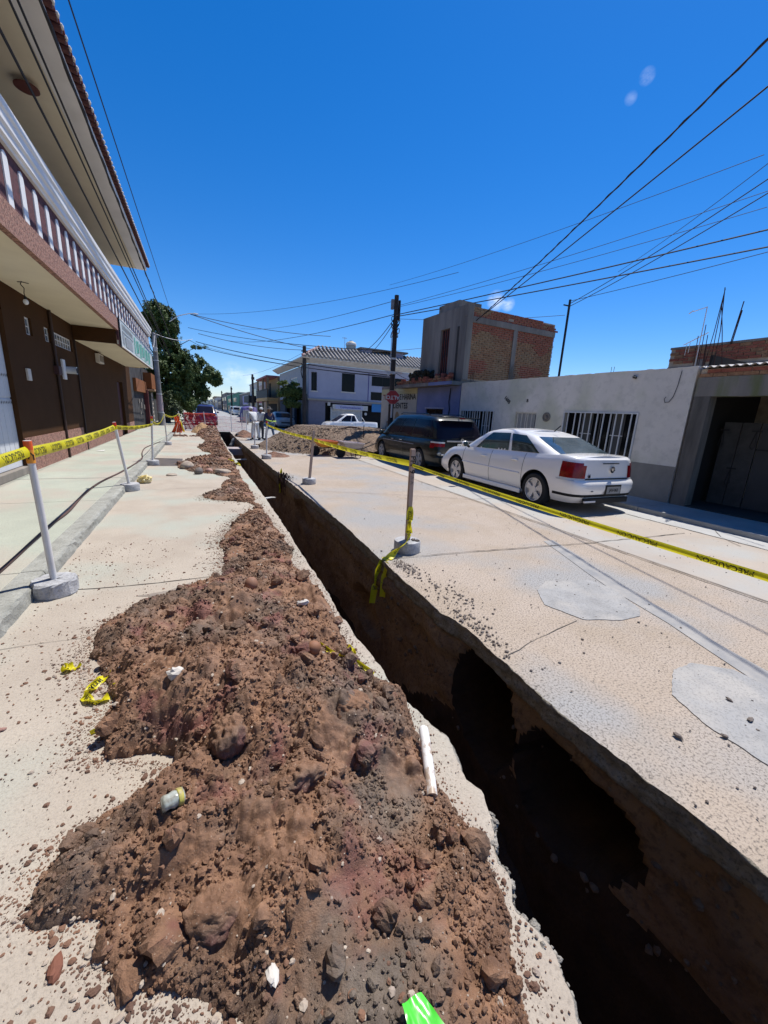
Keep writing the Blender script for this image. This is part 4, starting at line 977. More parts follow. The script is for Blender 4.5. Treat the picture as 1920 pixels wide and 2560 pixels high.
while yb > -8.3:
    w_ = .24
    for k in range(2):
        off = .12 * k
        MB().box((.0 + r9.uniform(-.008, .008), yb - w_ + .012 - off, 2.645 + .075 * k), (.13, yb - off, 2.712 + .075 * k)).build('brick', M_brick[r9.randrange(2)], sh)
    yb -= w_
MB().box((.015, -8.5, 2.642), (.12, -.03, 2.80)).build('mortar', M_mortar, sh)
# corrugated roof edge, white: each ridge separate
cb = MB(); pts_t = []; pts_b = []
for i in range(0, 8 * 90):
    yy = -.02 - i * .0118; zz = 2.83 + .018 * math.sin(i * .0118 * 2 * PI / .14)
    pts_t.append((-.06, yy, zz)); pts_b.append((2.5, yy, zz + .25))
cb.strip(pts_t, pts_b); cb.strip([(p[0] - .002, p[1], p[2] + .007) for p in pts_b], [(p[0], p[1], p[2] + .007) for p in pts_t]); cb.strip([(p[0], p[1], p[2] + .007) for p in pts_t], pts_t)
cb.build('corrugated_roof', M_offwhite, sh)
dl = MB().box((1.05, -.52, .03), (1.09, -.22, 1.80)).build('door_leaf', mat('grey door leaf', (.075, .074, .07), .7, c2=(.045, .044, .042), scale=5), sh)
MB().box((1.05, -.84, .03), (1.09, -.535, 1.80)).build('door_leaf', mat('grey door leaf', (.28, .28, .28)), sh)
MB().box((1.055, -1.55, .03), (1.09, -.86, 1.80)).build('door_leaf', mat('dark door leaf', (.06, .06, .06), .7), sh)
MB().box((1.03, -1.5, 1.25), (1.05, -.86, 1.28)).build('cross_bar', M_ironblack, sh)
for (a, z_) in ((-.24, 1.62), (-.80, 1.62), (-.53, .82)):
    MB().box((1.03, a - .08, z_), (1.05, a + .08, z_ + .03)).tube([(1.03, a, z_ + .01), (1.02, a + .05, z_ - .3), (1.02, a + .01, z_ - .36), (1.02, a - .04, z_ - .3), (1.03, a, z_ + .01)], .006, 5).build('wire_loop', M_ironblack, sh)
MB().box((.95, -1.85, .02), (1.0, -1.80, 2.3)).build('frame_post', M_ironblack, sh)
ns = MB().box((.55, -1.62, 1.42), (.57, -1.22, 1.76)).build('no_parking_sign', M_white, sh)
MB().lathe([(.105, 0), (.105, -.006), (.135, -.006), (.135, 0)], 24, (.549, -1.44, 1.60), 'x').box((.538, -1.53, 1.588), (.545, -1.35, 1.612)).build('red_ring', M_signred, ns)
text('E', .16, M_black, ns, frame_m((.543, -1.44, 1.60), (0, -1, 0), (0, 0, 1)), bold=.004)
cr = MB().box((.6, -2.6, .55), (1.0, -1.7, .62)).box((.6, -2.6, .2), (1.0, -1.7, .26)).build('bench_rack', mat('grey rack', (.14, .14, .14), .7), sh)
MB().ball((.8, -2.1, .72), .2, 12, 8, (1, 1.6, .5)).build('bundle', mat('pale cloth bundle', (.25, .25, .25), .9), sh, smooth='all')
# rebar standing on the corner
rb = thing('rebar_bundle', 'tall bundle of thin rusty reinforcing bars tied at the tip above the shed corner', 'reinforcing bars', (9.6, 5.0, 2.85))
for i, (a, b_) in enumerate([((0, -.02, 0), (0, .11, 1.62)), ((0, .17, 0), (.02, .11, 1.6)), ((.1, .1, 0), (.02, .11, 1.55)), ((.15, -.12, 0), (.02, .105, 1.3))]):
    MB().tube([a, ((a[0] + b_[0]) / 2 + .01, (a[1] + b_[1]) / 2 + .02 * (i - 1.5), .8), b_], .008, 6).build('bar', M_rust, rb)
rb2 = thing('rebar_bundle', 'short cluster of rusty reinforcing bars left of the tall bundle', 'reinforcing bars', (9.6, 5.26, 2.8))
for i in range(5): MB().tube([(.05 * (i % 2), .05 * i - .1, 0), (.05 * (i % 2), .05 * i - .06, .62 + .2 * ((i * 7) % 3))], .008, 6).build('bar', M_rust, rb2)
rb3 = thing('rebar_bundle', 'single pair of bars standing on the red brick parapet', 'reinforcing bars', (12.0, 5.95, 3.8))
for i in range(2): MB().tube([(0, .03 * i, 0), (0, -.05 + .01 * i, .75 + .2 * i)], .013, 6).build('bar', M_rust, rb3)
an = thing('tv_antenna', 'thin television antenna mast with a crossbar above the shed corner', 'antenna', (9.9, 5.5, 2.9))
MB().cyl((0, 0, 0), (.0, .02, 1.35), .01, 6).build('mast', M_iron, an)
MB().tube([(0, .02, 1.34), (0, .28, 1.30)], .008, 6).tube([(0, .28, 1.32), (0, .36, 1.27)], .01, 6).tube([(-.02, .32, .62), (0, -.12, .82)], .009, 6).tube([(0, .26, .63), (0, .26, .4)], .006, 5).tube([(0, .20, .66), (0, .20, .45)], .006, 5).build('elements', M_iron, an)
# red brick upper storey behind the shed
rh = thing('red_brick_parapet', 'red brick upper wall with a cement band behind the shed roof', 'building', (12.0, 7.38, .1), math.atan(.05))
MB().box((.02, -9, 0), (3, -.02, 3.72)).build('wall', M_mortar, rh)
MB().box((.0, -9, 3.16), (.015, -.01, 3.26)).build('cement_band', M_cement, rh)
MB().box((-.01, -9, 3.72), (3.02, 0, 3.775)).build('coping', M_cement, rh)
r9 = random.Random(8)
for row in range(12):
    z_ = 2.80 + row * .077
    if 3.1 < z_ < 3.27: continue
    u = -.02 - (.12 if row % 2 else 0)
    while u > -3.3:
        MB().box((-.004 + r9.uniform(-.006, .004), u - .225, z_), (.018, u, z_ + .062)).build('brick', M_brick[1 if r9.random() < .7 else 0], rh); u -= .24
MB().box((-.03, -.9, 3.15), (.0, -.7, 3.4)).build('old_bracket', M_cement, rh)
# ------------------------------------------------------------------ brick topped corner building
bb_ = thing('brick_building', 'corner building with a blue ground floor and an unplastered brick upper storey', 'building', (8.925, 12.81, .10), math.atan(.05))
# ground floor (local y from 0 to 3.06), periwinkle
cells('x', 0, .22, .03, 3.06, -.14, 2.78, [(1.05, 2.3, .6, 1.92)]).build('wall', M_blue, bb_)
window(bb_, 'x', 0, 1.05, 2.3, .6, 1.92, M_black, M_glassd, .04, .04, 2, 1, .06)
MB().box((-.02, .98, 1.92), (.0 - .002, 2.37, 1.98)).build('lintel_trim', M_lav, bb_)
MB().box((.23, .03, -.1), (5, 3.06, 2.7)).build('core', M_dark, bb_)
MB().tube([(-.02, .62, 2.7), (-.03, .66, 2.2), (-.02, .6, 1.9), (-.03, .63, 1.6), (-.02, .58, 1.45)], .018, 6).box((-.06, .55, 1.38), (-.003, .70, 1.56)).build('hanging_cable', M_wire, bb_)
# canopy slab with broken edge
MB().box((-.42, .05, 2.79), (-.0, 4.3, 2.92)).build('canopy', M_cement, bb_)
MB().box((-.425, .05, 2.80), (-.421, 1.6, 2.92)).build('canopy_paint', M_blue, bb_)
MB().box((0.001, .04, 2.79), (5, 4.25, 3.0)).build('floor_slab', M_cement, bb_)
# balcony bricks and pots
r9 = random.Random(3)
for k in range(3):
    for i in range(15):
        if k == 2 and r9.random() < .5: continue
        u = .25 + i * .27 + (.13 if k % 2 else 0)
        MB().box((-.36 + r9.uniform(-.02, .02), u, 2.925 + k * .085), (-.22, u + .24, 3.0 + k * .085)).build('brick', M_brick[r9.randrange(2)], bb_)
mb_ = MB()
for i in range(160):
    a, b_ = r9.uniform(-.35, .1), r9.uniform(1.9, 3.3)
    mb_.ball((a, b_, 3.1 + r9.random() * .32), .05 + .05 * r9.random(), 5, 4)
tag(mb_.build('dry_plant', mat('dry dark plant', (.03, .028, .018), .95), bb_), kind='stuff')
for i, (u, r_i) in enumerate(((1.35, .16), (1.0, .13), (.55, .10))):
    MB().lathe([(r_i * .7, 2.93), (r_i, 3.25), (r_i * .9, 3.26)], 14, (-.12, u, 0)).build('flower_pot', M_tile, bb_, smooth=True)
# upper storey: street front in grey cement
cells('x', .02, .2, .0, 3.02, 3.002, 5.58, [(1.05, 1.65, 3.10, 4.93)]).build('cement_front', M_cement, bb_)
MB().box((.12, 1.06, 3.0), (.16, 1.64, 4.92)).build('balcony_door', mat('rusty red door', (.20, .035, .02), .7, c2=(.08, .02, .015), scale=6), bb_)
for u in (1.12, 1.25, 1.38, 1.51): MB().box((.09, u, 3.05), (.118, u + .035, 4.90)).build('door_bar', M_ironblack, bb_)
MB().box((.0, .45, 3.0), (.018, .55, 4.9)).build('drain_stain', mat('wet streak', (.06, .055, .05), .95), bb_)
# side wall to the south: bricks laid one by one
UW = 4.55
MB().box((.21, .06, 3.002), (UW, .2, 5.50)).build('brickwork_mortar', M_mortar, bb_)
MB().box((UW - .15, .21, 3.0), (UW, 3.0, 5.5)).build('wall', M_mortar, bb_)
MB().box((.2, 2.85, 3.0), (UW, 3.0, 5.5)).build('wall', M_cement, bb_)
MB().box((.2, .2, 5.3), (UW, 2.86, 5.42)).build('roof', M_cement, bb_)
MB().box((.0, -.01, 3.0), (.25, .058, 5.2)).build('corner_column', M_cement, bb_)
MB().box((2.30, .0, 3.0), (2.50, .058, 5.0)).build('column', M_cement, bb_)
MB().box((.26, -.005, 5.0), (UW, .058, 5.20)).build('ring_beam', M_cement, bb_)
MB().box((.0, -.012, 5.2), (.26, .2, 5.62)).build('corner_column', M_cement, bb_)
pos = []
nrow = 25; rowh = (5.0 - 3.05) / nrow
for row in range(nrow):
    z_ = 3.05 + row * rowh
    u = .26 - (.13 if row % 2 else 0)
    while u < UW:
        a, b_ = max(u, .26), min(u + .245, UW + (r9.uniform(0, .05)))
        for (ca, cb2) in ((2.30, 2.50),):
            if a < ca < b_: b_ = ca
            if a < cb2 < b_: a = cb2
            if ca <= a and b_ <= cb2: a = b_
        if b_ - a > .05: pos.append((a, b_, z_, rowh))
        u += .262
for row in range(4):
    z_ = 5.205 + row * .082; u = .3 - (.13 if row % 2 else 0)
    while u < UW - (.9 if row == 3 else (.3 if row == 2 else 0)):
        a, b_ = max(u, .27), u + .245
        if r9.random() < .93: pos.append((a, b_, z_, .082))
        u += .262
r9.shuffle(pos); rest = [MB(), MB(), MB()]
def zone(u, z_): 
    v = vnoise(np.array([u * 1.3]), np.array([z_ * 2.0]), 3)[0]
    return 1 if v > .62 or z_ > 4.55 and v > .35 else (2 if v < .3 else 0)
bme = {}
for i, (a, b_, z_, h_) in enumerate(pos):
    k = zone(a, z_); d = r9.uniform(-.012, .008)
    if i < 300:
        MB().box((a + .009, .030 + d, z_ + .010), (b_ - .009, .062, z_ + h_ - .010)).build('brick', M_brick[k], bb_)
    else: rest[k].box((a + .009, .030 + d, z_ + .010), (b_ - .009, .062, z_ + h_ - .010))
for k in range(3): tag(rest[k].build('brickwork', M_brick[k], bb_), kind='stuff')
MB().box((.1, .7, 5.4), (1.15, 2.0, 5.86)).build('roof_tank_box', M_cement, bb_)
bp = MB()
for i in range(70):
    u = .3 + r9.random() * 4.2; bp.ball((u, .05, 5.2 + r9.random() * .02), .03, 5, 4)
tag(bp.build('mortar_crumbs', M_cement, bb_), kind='stuff')
for i in range(3): MB().tube([(.35 + .07 * i, -.05, 2.9), (.36 + .07 * i, -.05, 3.35)], .008, 5).build('rebar_stub', M_rust, bb_)
vn = MB()
for i in range(26):
    x_ = 2.40 + r9.uniform(-.15, .18); z_ = 3.1 + r9.random() * .8
    vn.tube([(2.4, -.03, 3.05), (x_, -.04, z_), (x_ + r9.uniform(-.1, .1), -.05, z_ + .1)], .006, 4)
vn.build('dry_weed', mat('dry stems', (.2, .18, .15), .9), bb_)

# corner shop with painted lettering (continues the facade line)
ps = thing('painted_shop', 'pale one storey shop wall with painted lettering about flour tubes behind the pole', 'shop', (8.77, 15.86, .10), math.atan(.05))
MB().box((0, .03, -.14), (.25, 3.5, 2.82)).build('wall', mat('cream shop wall', (.50, .48, .40), .85, c2=(.42, .41, .36), scale=1.4), ps)
MB().box((.251, 3.2, -.14), (6, 3.5, 2.82)).build('wall', mat('cream shop wall', (.5, .48, .4)), ps)
MB().box((-.003, .03, 2.55), (-.001, 3.5, 2.82)).build('yellow_band', mat('yellowish band', (.52, .48, .28), .85), ps)
MB().box((.0, .03, 2.822), (6, 3.5, 2.95)).build('roof_slab', M_cement, ps)
M_let = mat('painted letters', (.045, .05, .03), .8, c2=(.03, .03, .02)); M_letr = mat('painted letters red', (.2, .05, .03), .8)
text('TUBITOS', .36, M_letr, ps, frame_m((-.006, 2.62, 2.42), (0, -1, 0), (0, 0, 1)), bold=.008, spacing=.95, split=True)
text('DE HARINA', .36, M_let, ps, frame_m((-.006, .98, 2.42), (0, -1, 0), (0, 0, 1)), bold=.008, spacing=.9, split=True)
text('CALIENTES', .36, M_black, ps, frame_m((-.006, 1.75, 2.02), (0, -1, 0), (0, 0, 1)), bold=.012, spacing=1.08, split=True)
pc = MB(); pcp = [(0.22 * math.cos(a), .34 * math.sin(a)) for a in np.linspace(0, 2 * PI, 20, endpoint=False)]
pc.add([(-.005, 1.75 + p[0], 1.42 + p[1]) for p in pcp], [tuple(range(20))]); pc.build('painted_oval', mat('ochre paint', (.32, .24, .10), .8, c2=(.25, .16, .1), scale=6), ps)
gm = MB()
for i in range(9): gm.tube([(-.01, 2.75 + .1 * math.sin(i), .85 + .05 * i), (-.01, 2.95 - .08 * i * .5, .95 + .04 * i)], .014, 4)
gm.build('scribble', M_cement, ps)
MB().box((-.01, -.0, -.1), (-.002, .9, .9)).build('stain', M_cement, ps)

# thin black pole rising beside the brick wall
tp = thing('steel_pole', 'thin dark steel pole standing against the far end of the brick wall', 'pole', (13.55, 12.6, .1))
MB().cyl((0, 0, 0), (0, 0, 6.35), .045, 10).build('shaft', M_ironblack, tp, smooth=True)
MB().box((-.3, -.02, 6.1), (.03, .02, 6.14)).build('arm', M_ironblack, tp)
for a in (2.0, 5.2): pass

# dark wooden utility pole with the stop sign
up = thing('utility_pole', 'dark utility pole with coiled wires at its top standing in front of the painted shop', 'utility pole', (8.05, 17.0, .05))
MB().tube([(0, 0, 0), (0, 0, 6.68)], .13, 12, .095).build('shaft', M_polewood, up, smooth=True)
MB().box((-.23, -.05, 6.1), (-.12, .08, 6.5)).build('transformer_box', M_poleconc, up, bevel=.01)
MB().cyl((.16, 0, 5.7), (.16, 0, 6.5), .05, 8).build('cable_bundle', M_wire, up)
for i in range(5):
    z_ = 5.1 + .16 * i; cc = MB()
    cc.tube([(.16 * math.cos(t) + (.04 if i % 2 else -.02), .15 * math.sin(t), z_ + .13 * math.sin(2 * t + i)) for t in np.linspace(0, 2 * PI, 16)], .018, 5)
    cc.build('coil', M_wire, up)
MB().cyl((0, 0, 4.05), (0, 0, 4.12), .14, 12).build('clamp', M_iron, up)
MB().cyl((0, 0, 3.42), (0, 0, 3.455), .15, 12).build('clamp', M_iron, up)
MB().box((-.42, -.12, 3.46), (.42, -.08, 3.54)).box((-.30, -.12, 3.34), (-.24, -.08, 3.46)).build('bracket', M_iron, up)
MB().tube([(-.16, -.05, 3.6), (-.17, -.05, 4.8), (-.15, -.05, 5.4)], .015, 5).build('riser', M_iron, up)
ss = thing('stop_sign', 'red octagonal stop sign mounted upside down in front of the dark utility pole', 'stop sign', (7.98, 16.72, 2.46))
n8 = [(.32 * math.cos(PI / 8 + i * PI / 4), .32 * math.sin(PI / 8 + i * PI / 4)) for i in range(8)]
d_ = Vector((-.38, -.92, 0)).normalized(); side = Vector((.92, -.38, 0))
Ms = frame_m((0, 0, 0), side, (0, 0, 1))
def plate(r, t0, t1): return MB().prism([(p[0] * r, p[1] * r) for p in n8], 'z', t0, t1).xform(Ms)
plate(1.0, 0, .012).build('sign_plate', mat('sign rim', (.45, .30, .28), .6), ss)
plate(.95, .0125, .016).build('sign_face', M_signred, ss)
text('ALTO', .235, mat('sign letters', (.62, .6, .58), .6), ss, frame_m(Vector((0, 0, 0)) + side.cross(Vector((0, 0, 1))) * .019, -side, (0, 0, -1)), bold=.006, spacing=1.02)
MB().box((-.03, .04, -.9), (.03, .1, .3)).build('bracket', M_iron, ss)

# pole by the lavender house
up2 = thing('utility_pole', 'dark round pole in front of the left end of the lavender house', 'utility pole', (8.15, 34.6, .1))
MB().tube([(0, 0, 0), (0, 0, 6.75)], .18, 12, .15).build('shaft', M_polewood, up2, smooth=True)
MB().box((.16, -.1, 5.75), (.42, .1, 6.0)).box((-.25, -.05, 6.3), (.28, .05, 6.38)).build('bracket', M_polewood, up2)
MB().tube([(-.2, -.05, 5.3), (-.28, 0, 4.7), (-.18, -.05, 4.2)], .04, 6).build('coil', M_wire, up2)
for i, (x_, y_, h_, l_) in enumerate(((8.0, 70, 6.9, 'thin dark pole in front of the grey house with the lilac window'), (7.9, 118, 6.9, 'short far pole in front of the green house'), (7.4, 160, 7.0, 'farthest pole near the vanishing end of the street'), (-1.9, 210, 8.5, 'pale pole far down the left side of the street'))):
    o = thing('utility_pole', l_, 'utility pole', (x_, y_, 0)); MB().tube([(0, 0, 0), (0, 0, h_)], .22, 8, .16).build('shaft', M_polewood if i < 3 else M_offwhite, o); MB().box((-.2, -.08, h_ - .8), (.3, .08, h_ - .4)).build('bracket', M_polewood, o)

# ------------------------------------------------------------------ lavender corner house across the side street
lh = thing('lavender_house', 'two storey lavender corner house with a ribbed tile roof across the side street', 'house', (8.7, 35.3, 0))
ops = [(.22, .72, 3.4, 4.95), (3.0, 4.25, 3.5, 5.08), (5.9, 9.3, 4.2, 5.05), (5.85, 7.4, 2.92, 3.66)]
cells('y', 0, .25, 0, 11.5, 2.75, 5.62, ops).build('wall', M_lav, lh)
for o_, nx, m_ in zip(ops, (2, 1, 3, 1), (M_iron, M_black, M_black, M_black)): window(lh, 'y', 0, o_[0], o_[1], o_[2], o_[3], M_black, M_glassd, .05, .04, nx, 1, .08, .04)
for o_ in ops[:2]: MB().box((o_[0] - .08, -.05, o_[2] - .08), (o_[1] + .08, -.001, o_[2])).build('sill', M_offwhite, lh)
MB().box((-.12, -.14, 2.60), (11.5, .3, 2.748)).build('cornice', mat('weathered cornice', (.32, .29, .25), .9), lh)
MB().box((5.55, -.03, 2.76), (5.62, -.001, 5.3)).build('downpipe', mat('violet pipe', (.09, .08, .25), .7), lh)
cells('y', 0.02, .25, 0, 11.5, .05, 2.598, [(1.5, 4.9, .0, 2.45), (5.0, 11.4, .0, 2.45)]).build('ground_floor_wall', mat('lilac grey ground floor', (.22, .20, .24), .85), lh)
MB().box((0.3, .9, .05), (11.4, 1.0, 2.59)).build('recess', M_dark, lh)
MB().box((2.0, .28, .05), (2.35, .34, 2.1)).build('recess_door', M_black, lh)
rs_ = MB().box((2.15, -.14, 1.92), (5.55, .2, 2.34)).build('shutter_box', M_offwhite, lh)
text('Comunicaciones', .30, mat('blue script', (.05, .06, .3), .7), rs_, frame_m((3.85, -.15, 2.13), (1, 0, 0), (0, 0, 1)), bold=.004)
MB().box((2.4, -.146, 1.96), (5.1, -.141, 2.31)).build('sign_face', mat('pale lilac sign', (.5, .49, .62), .7), rs_)
shut = MB().box((2.0, -.02, .05), (2.1, .1, 2.1)).box((4.95, -.02, .05), (5.05, .1, 2.1)).build('roller_shutter', M_offwhite, lh)
for i in range(15):
    MB().prism([(-.01 + .0, .06 + i * .124), (.03, .06 + i * .124 + .06), (-.01, .06 + i * .124 + .118), (.07, .06 + i * .124 + .118), (.07, .06 + i * .124)], 'x', 2.1, 4.95).build('slat', M_offwhite, shut)
MB().box((6.0, -.05, 1.85), (7.7, .02, 2.58)).build('blue_panel', mat('bright blue panel', (.05, .22, .48), .7), lh)
MB().lathe([(.13, 0), (.13, .05), (0, .06)], 14, (5.42, .0, 1.62), 'y').build('round_plate', M_offwhite, lh)
MB().box((1.7, -.06, 2.2), (1.95, -.01, 2.5)).build('notice', M_offwhite, lh)
# street side (faces the main street)
ops = [(.9, 2.3, 3.2, 4.9), (4.6, 7.8, 3.4, 4.8), (10.6, 12.3, 3.0, 4.7)]
cells('x', -.0, .25, .26, 14, 2.75, 5.62, ops).build('wall', mat('house side white', (.48, .48, .5), .85), lh)
for o_ in ops: window(lh, 'x', 0, o_[0], o_[1], o_[2], o_[3], M_white, M_glassd, .12, .05, 3, 1, .06, .12)
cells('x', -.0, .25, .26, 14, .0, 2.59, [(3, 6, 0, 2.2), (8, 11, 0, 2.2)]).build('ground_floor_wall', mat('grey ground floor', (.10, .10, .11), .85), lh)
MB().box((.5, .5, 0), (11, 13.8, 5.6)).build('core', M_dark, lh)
# eave: sloping white soffit then ribbed roof
ev = MB().add([(-.1, -.1, 5.62), (12.5, -.1, 5.62), (12.5, -1.0, 5.98), (-.75, -1.0, 5.98)], [(0, 1, 2, 3)])
ev.add([(-.1, -.1, 5.62), (-.75, -1.0, 5.98), (-.75, 14.5, 5.98), (-.1, 14.5, 5.62)], [(0, 1, 2, 3)]).build('soffit', M_offwhite, lh)
MB().add([(-.76, -1.01, 5.98), (12.5, -1.01, 5.98), (12.5, -1.01, 6.05), (-.76, -1.01, 6.05)], [(0, 1, 2, 3)]).add([(-.76, -1.01, 5.98), (-.76, 14.5, 5.98), (-.76, 14.5, 6.05), (-.76, -1.01, 6.05)], [(0, 1, 2, 3)]).build('fascia', M_offwhite, lh)
rf = MB().add([(-.78, -1.03, 6.05), (12.5, -1.03, 6.05), (12.5, 1.6, 7.35), (1.3, 1.6, 7.2)], [(0, 1, 2, 3)]).add([(-.78, -1.03, 6.05), (1.3, 1.6, 7.2), (1.3, 14.5, 7.2), (-.78, 14.5, 6.05)], [(0, 1, 2, 3)]).build('roof', mat('roof pan', (.11, .105, .10), .9), lh)
x_ = -.55
while x_ < 12.4:
    # ribs running up the slope
    top_t = min(1.0, max(.12, (x_ + .78) / 2.08)) if x_ < 1.3 else 1
    y1 = -1.05 + 2.63 * top_t; z1 = 6.07 + 1.27 * top_t
    MB().tube([(x_, -1.07, 6.07), (x_ + .0, y1, z1)], .10, 6).build('tile_rib', M_tilegrey, rf); x_ += .36
MB().tube([(-.78, -1.03, 6.1), (1.3, 1.6, 7.27)], .12, 6).build('hip_tile', mat('pinkish hip', (.45, .28, .26), .8), rf)
# roof things
tk = thing('water_tank', 'cream rooftop water tank with a domed lid on the lavender house', 'water tank', (13.3, 37.6, 6.9))
MB().lathe([(.46, 0), (.46, .95), (.50, .98), (.50, 1.05), (.40, 1.2), (.2, 1.27), (.18, 1.33), (0, 1.34)], 20).build('drum', mat('cream tank', (.52, .47, .38), .6), tk, smooth=True)
MB().lathe([(.505, .93), (.505, 1.06)], 20).build('band', M_white, tk)
MB().box((-.6, -.6, -.4), (.6, .6, 0)).build('stand', M_cement, tk)
MB().box((5.25, 1.2, 6.5), (6.3, 3.2, 7.5)).build('roof_room', mat('lilac roof room', (.30, .29, .38), .85), lh)
MB().box((5.1, 1.1, 7.5), (10.1, 3.4, 7.62)).build('roof_slab', M_cement, lh)
MB().box((8.4, .8, 6.9), (9.4, 2.6, 7.45)).build('roof_room', mat('lilac roof room', (.3, .29, .38)), lh)
MB().box((8.2, .6, 7.45), (9.8, 2.9, 7.56)).build('roof_slab', M_cement, lh)
a2 = thing('tv_antenna', 'small aerial on the lavender house roof beside the water tank', 'antenna', (12.6, 37.4, 7.2))
MB().cyl((0, 0, 0), (0, 0, 1.25), .02, 5).box((-.25, -.01, 1.15), (.2, .01, 1.19)).build('mast', M_iron, a2)

# orange house with balcony
oh = thing('orange_house', 'ochre and orange house with a dark balcony beyond the lavender house', 'house', (8.6, 50.0, 0))
MB().box((.0, 0, 0), (9, 10, 5.4)).build('wall', M_ochre, oh)
MB().box((-1.3, 0.2, 5.3), (9, 10, 5.5)).build('roof_slab', mat('pink roof edge', (.36, .13, .13), .8), oh)
MB().box((-1.3, .0, 2.55), (0, 10, 2.95)).build('balcony_slab', mat('ochre slab', (.6, .36, .14), .8), oh)
for i in range(12): MB().box((-1.28, .2 + i * .8, 2.95), (-1.22, .3 + i * .8, 3.9)).build('railing_post', M_ironblack, oh)
MB().box((-1.3, .1, 3.9), (-1.2, 9.9, 3.96)).box((-1.27, .1, 2.96), (-1.24, 9.9, 3.85)).build('railing', M_ironblack, oh)
for a in (.3, 4.5, 9.4): MB().box((-1.25, a, 0), (-1.05, a + .2, 2.55)).box((-1.2, a, 3.9), (-1.0, a + .2, 5.3)).build('post', M_ochre, oh)
MB().box((-.04, 1, .1), (-.01, 8, 2.3)).build('dark_opening', M_dark, oh)
MB().box((-.04, 5.2, 3.0), (-.01, 7.4, 4.9)).build('dark_opening', M_dark, oh)
MB().box((-.02, 8.0, 3), (-.005, 9.9, 5.2)).build('orange_panel', M_orange, oh)

# further houses down the right side: (y0, y1, height, wall material, label)
def far_house(y0, y1, h, m, name, label, x0=8.6, extra=None, wins=((.15, .35, .58, .8), (.6, .85, .58, .8), (.1, .3, .05, .4), (.5, .9, .05, .38)), depth=9):
    o = thing(name, label, 'house', (x0, y0, 0)); Ln = y1 - y0
    MB().box((0, .05, 0), (depth, Ln - .05, h)).build('wall', m, o)
    MB().box((-.12, 0, h), (depth, Ln, h + .14)).build('parapet', M_offwhite, o)
    for a, b_, c, d in wins:
        f = MB().box((-.05, a * Ln, c * h), (-.002, b_ * Ln, d * h)).build('window', M_white, o)
        MB().box((-.07, a * Ln + .15, c * h + .08), (-.051, b_ * Ln - .15, d * h - .08)).build('pane', M_glassd, f)
    # gable end facing the camera
    f = MB().box((.6, -.03, h * .55), (1.9, .048, h * .85)).build('window', M_white, o); MB().box((.7, -.05, h * .57), (1.8, -.031, h * .83)).build('pane', M_glassd, f)
    return o
o = far_house(62, 80, 5.6, M_offwhite, 'white_block', 'white two storey block with a tall dark stair window and dark balcony', wins=((.1, .25, .55, .9), (.45, .7, .5, .85), (.1, .4, .05, .4), (.5, .9, .05, .38)))
MB().box((-1.2, 9, 2.5), (0, 17, 3.6)).build('balcony', M_ironblack, o); MB().box((-.1, 1.2, 2.7), (-.02, 4.2, 5.0)).build('stair_panel', mat('salmon panel', (.5, .36, .30), .8), o)
MB().box((-.14, .1, 2.45), (-.05, 7.5, 2.65)).build('pink_ledge', mat('pink ledge', (.4, .08, .14), .8), o)
o = far_house(81, 102, 4.4, M_grey1, 'grey_house', 'grey stone house with a lilac barred window and white doors', wins=((.1, .6, .5, .9), (.15, .4, .05, .42), (.7, .9, .05, .4)))
MB().box((-.09, 2.5, 2.3), (-.072, 12.2, 3.9)).build('lilac_curtain', mat('lilac curtain', (.45, .40, .62), .8), o)
MB().lathe([(.7, 0), (.7, 1.0), (.3, 1.3), (0, 1.35)], 12, (1.5, 5, 4.5)).build('roof_tank', M_black, o)
far_house(104, 150, 5.0, M_green, 'green_house', 'bright green two storey house far down the street')
far_house(152, 185, 6.2, M_grey1, 'grey_tower_house', 'brownish grey house beyond the green one')
for i in range(7):
    y0 = 190 + i * 45; hh = 4.5 + (i * 37 % 5) * .7
    far_house(y0, y0 + 42, hh, (M_grey1, M_offwhite, M_ochre)[i % 3], 'far_house', ['dark low house at the vanishing end of the street on the right', 'pale house behind the dark low one on the right', 'ochre far house on the right near the horizon', 'grey house farthest but three on the right', 'white house farthest but two on the right', 'ochre house farthest but one on the right', 'grey house farthest on the right'][i], wins=((.2, .8, .5, .8),))
for i in range(6):
    y0 = 90 + i * 50; hh = 4.2 + (i * 29 % 4) * .6
    o = thing('far_house', ['dark house behind the trees on the left side', 'grey house beyond the trees on the left', 'low pale house far on the left side', 'ochre house far on the left side', 'grey house near the horizon on the left', 'white house farthest on the left side'][i], 'house', (-3.6, y0, 0))
    MB().box((-9, 0, 0), (0, 46, hh)).build('wall', (M_grey1, M_offwhite, M_ochre)[(i + 0) % 3], o)
    for k in range(4): MB().box((.0, 3 + k * 11, .8), (.05, 8 + k * 11, 2.4)).build('window', M_glassd, o)
hl = MB()
for k, (xx, w, h, yy) in enumerate([(-90, 80, 14, 1100), (0, 70, 22, 1250), (90, 80, 18, 1200), (190, 90, 12, 1150), (-200, 90, 16, 1200)]):
    hl.ball((xx, yy, -4), 1, 24, 10, (w, 60, h))
tag(hl.build('hills', mat('hazy hills', (.08, .11, .13), .95), smooth='all'), kind='structure')
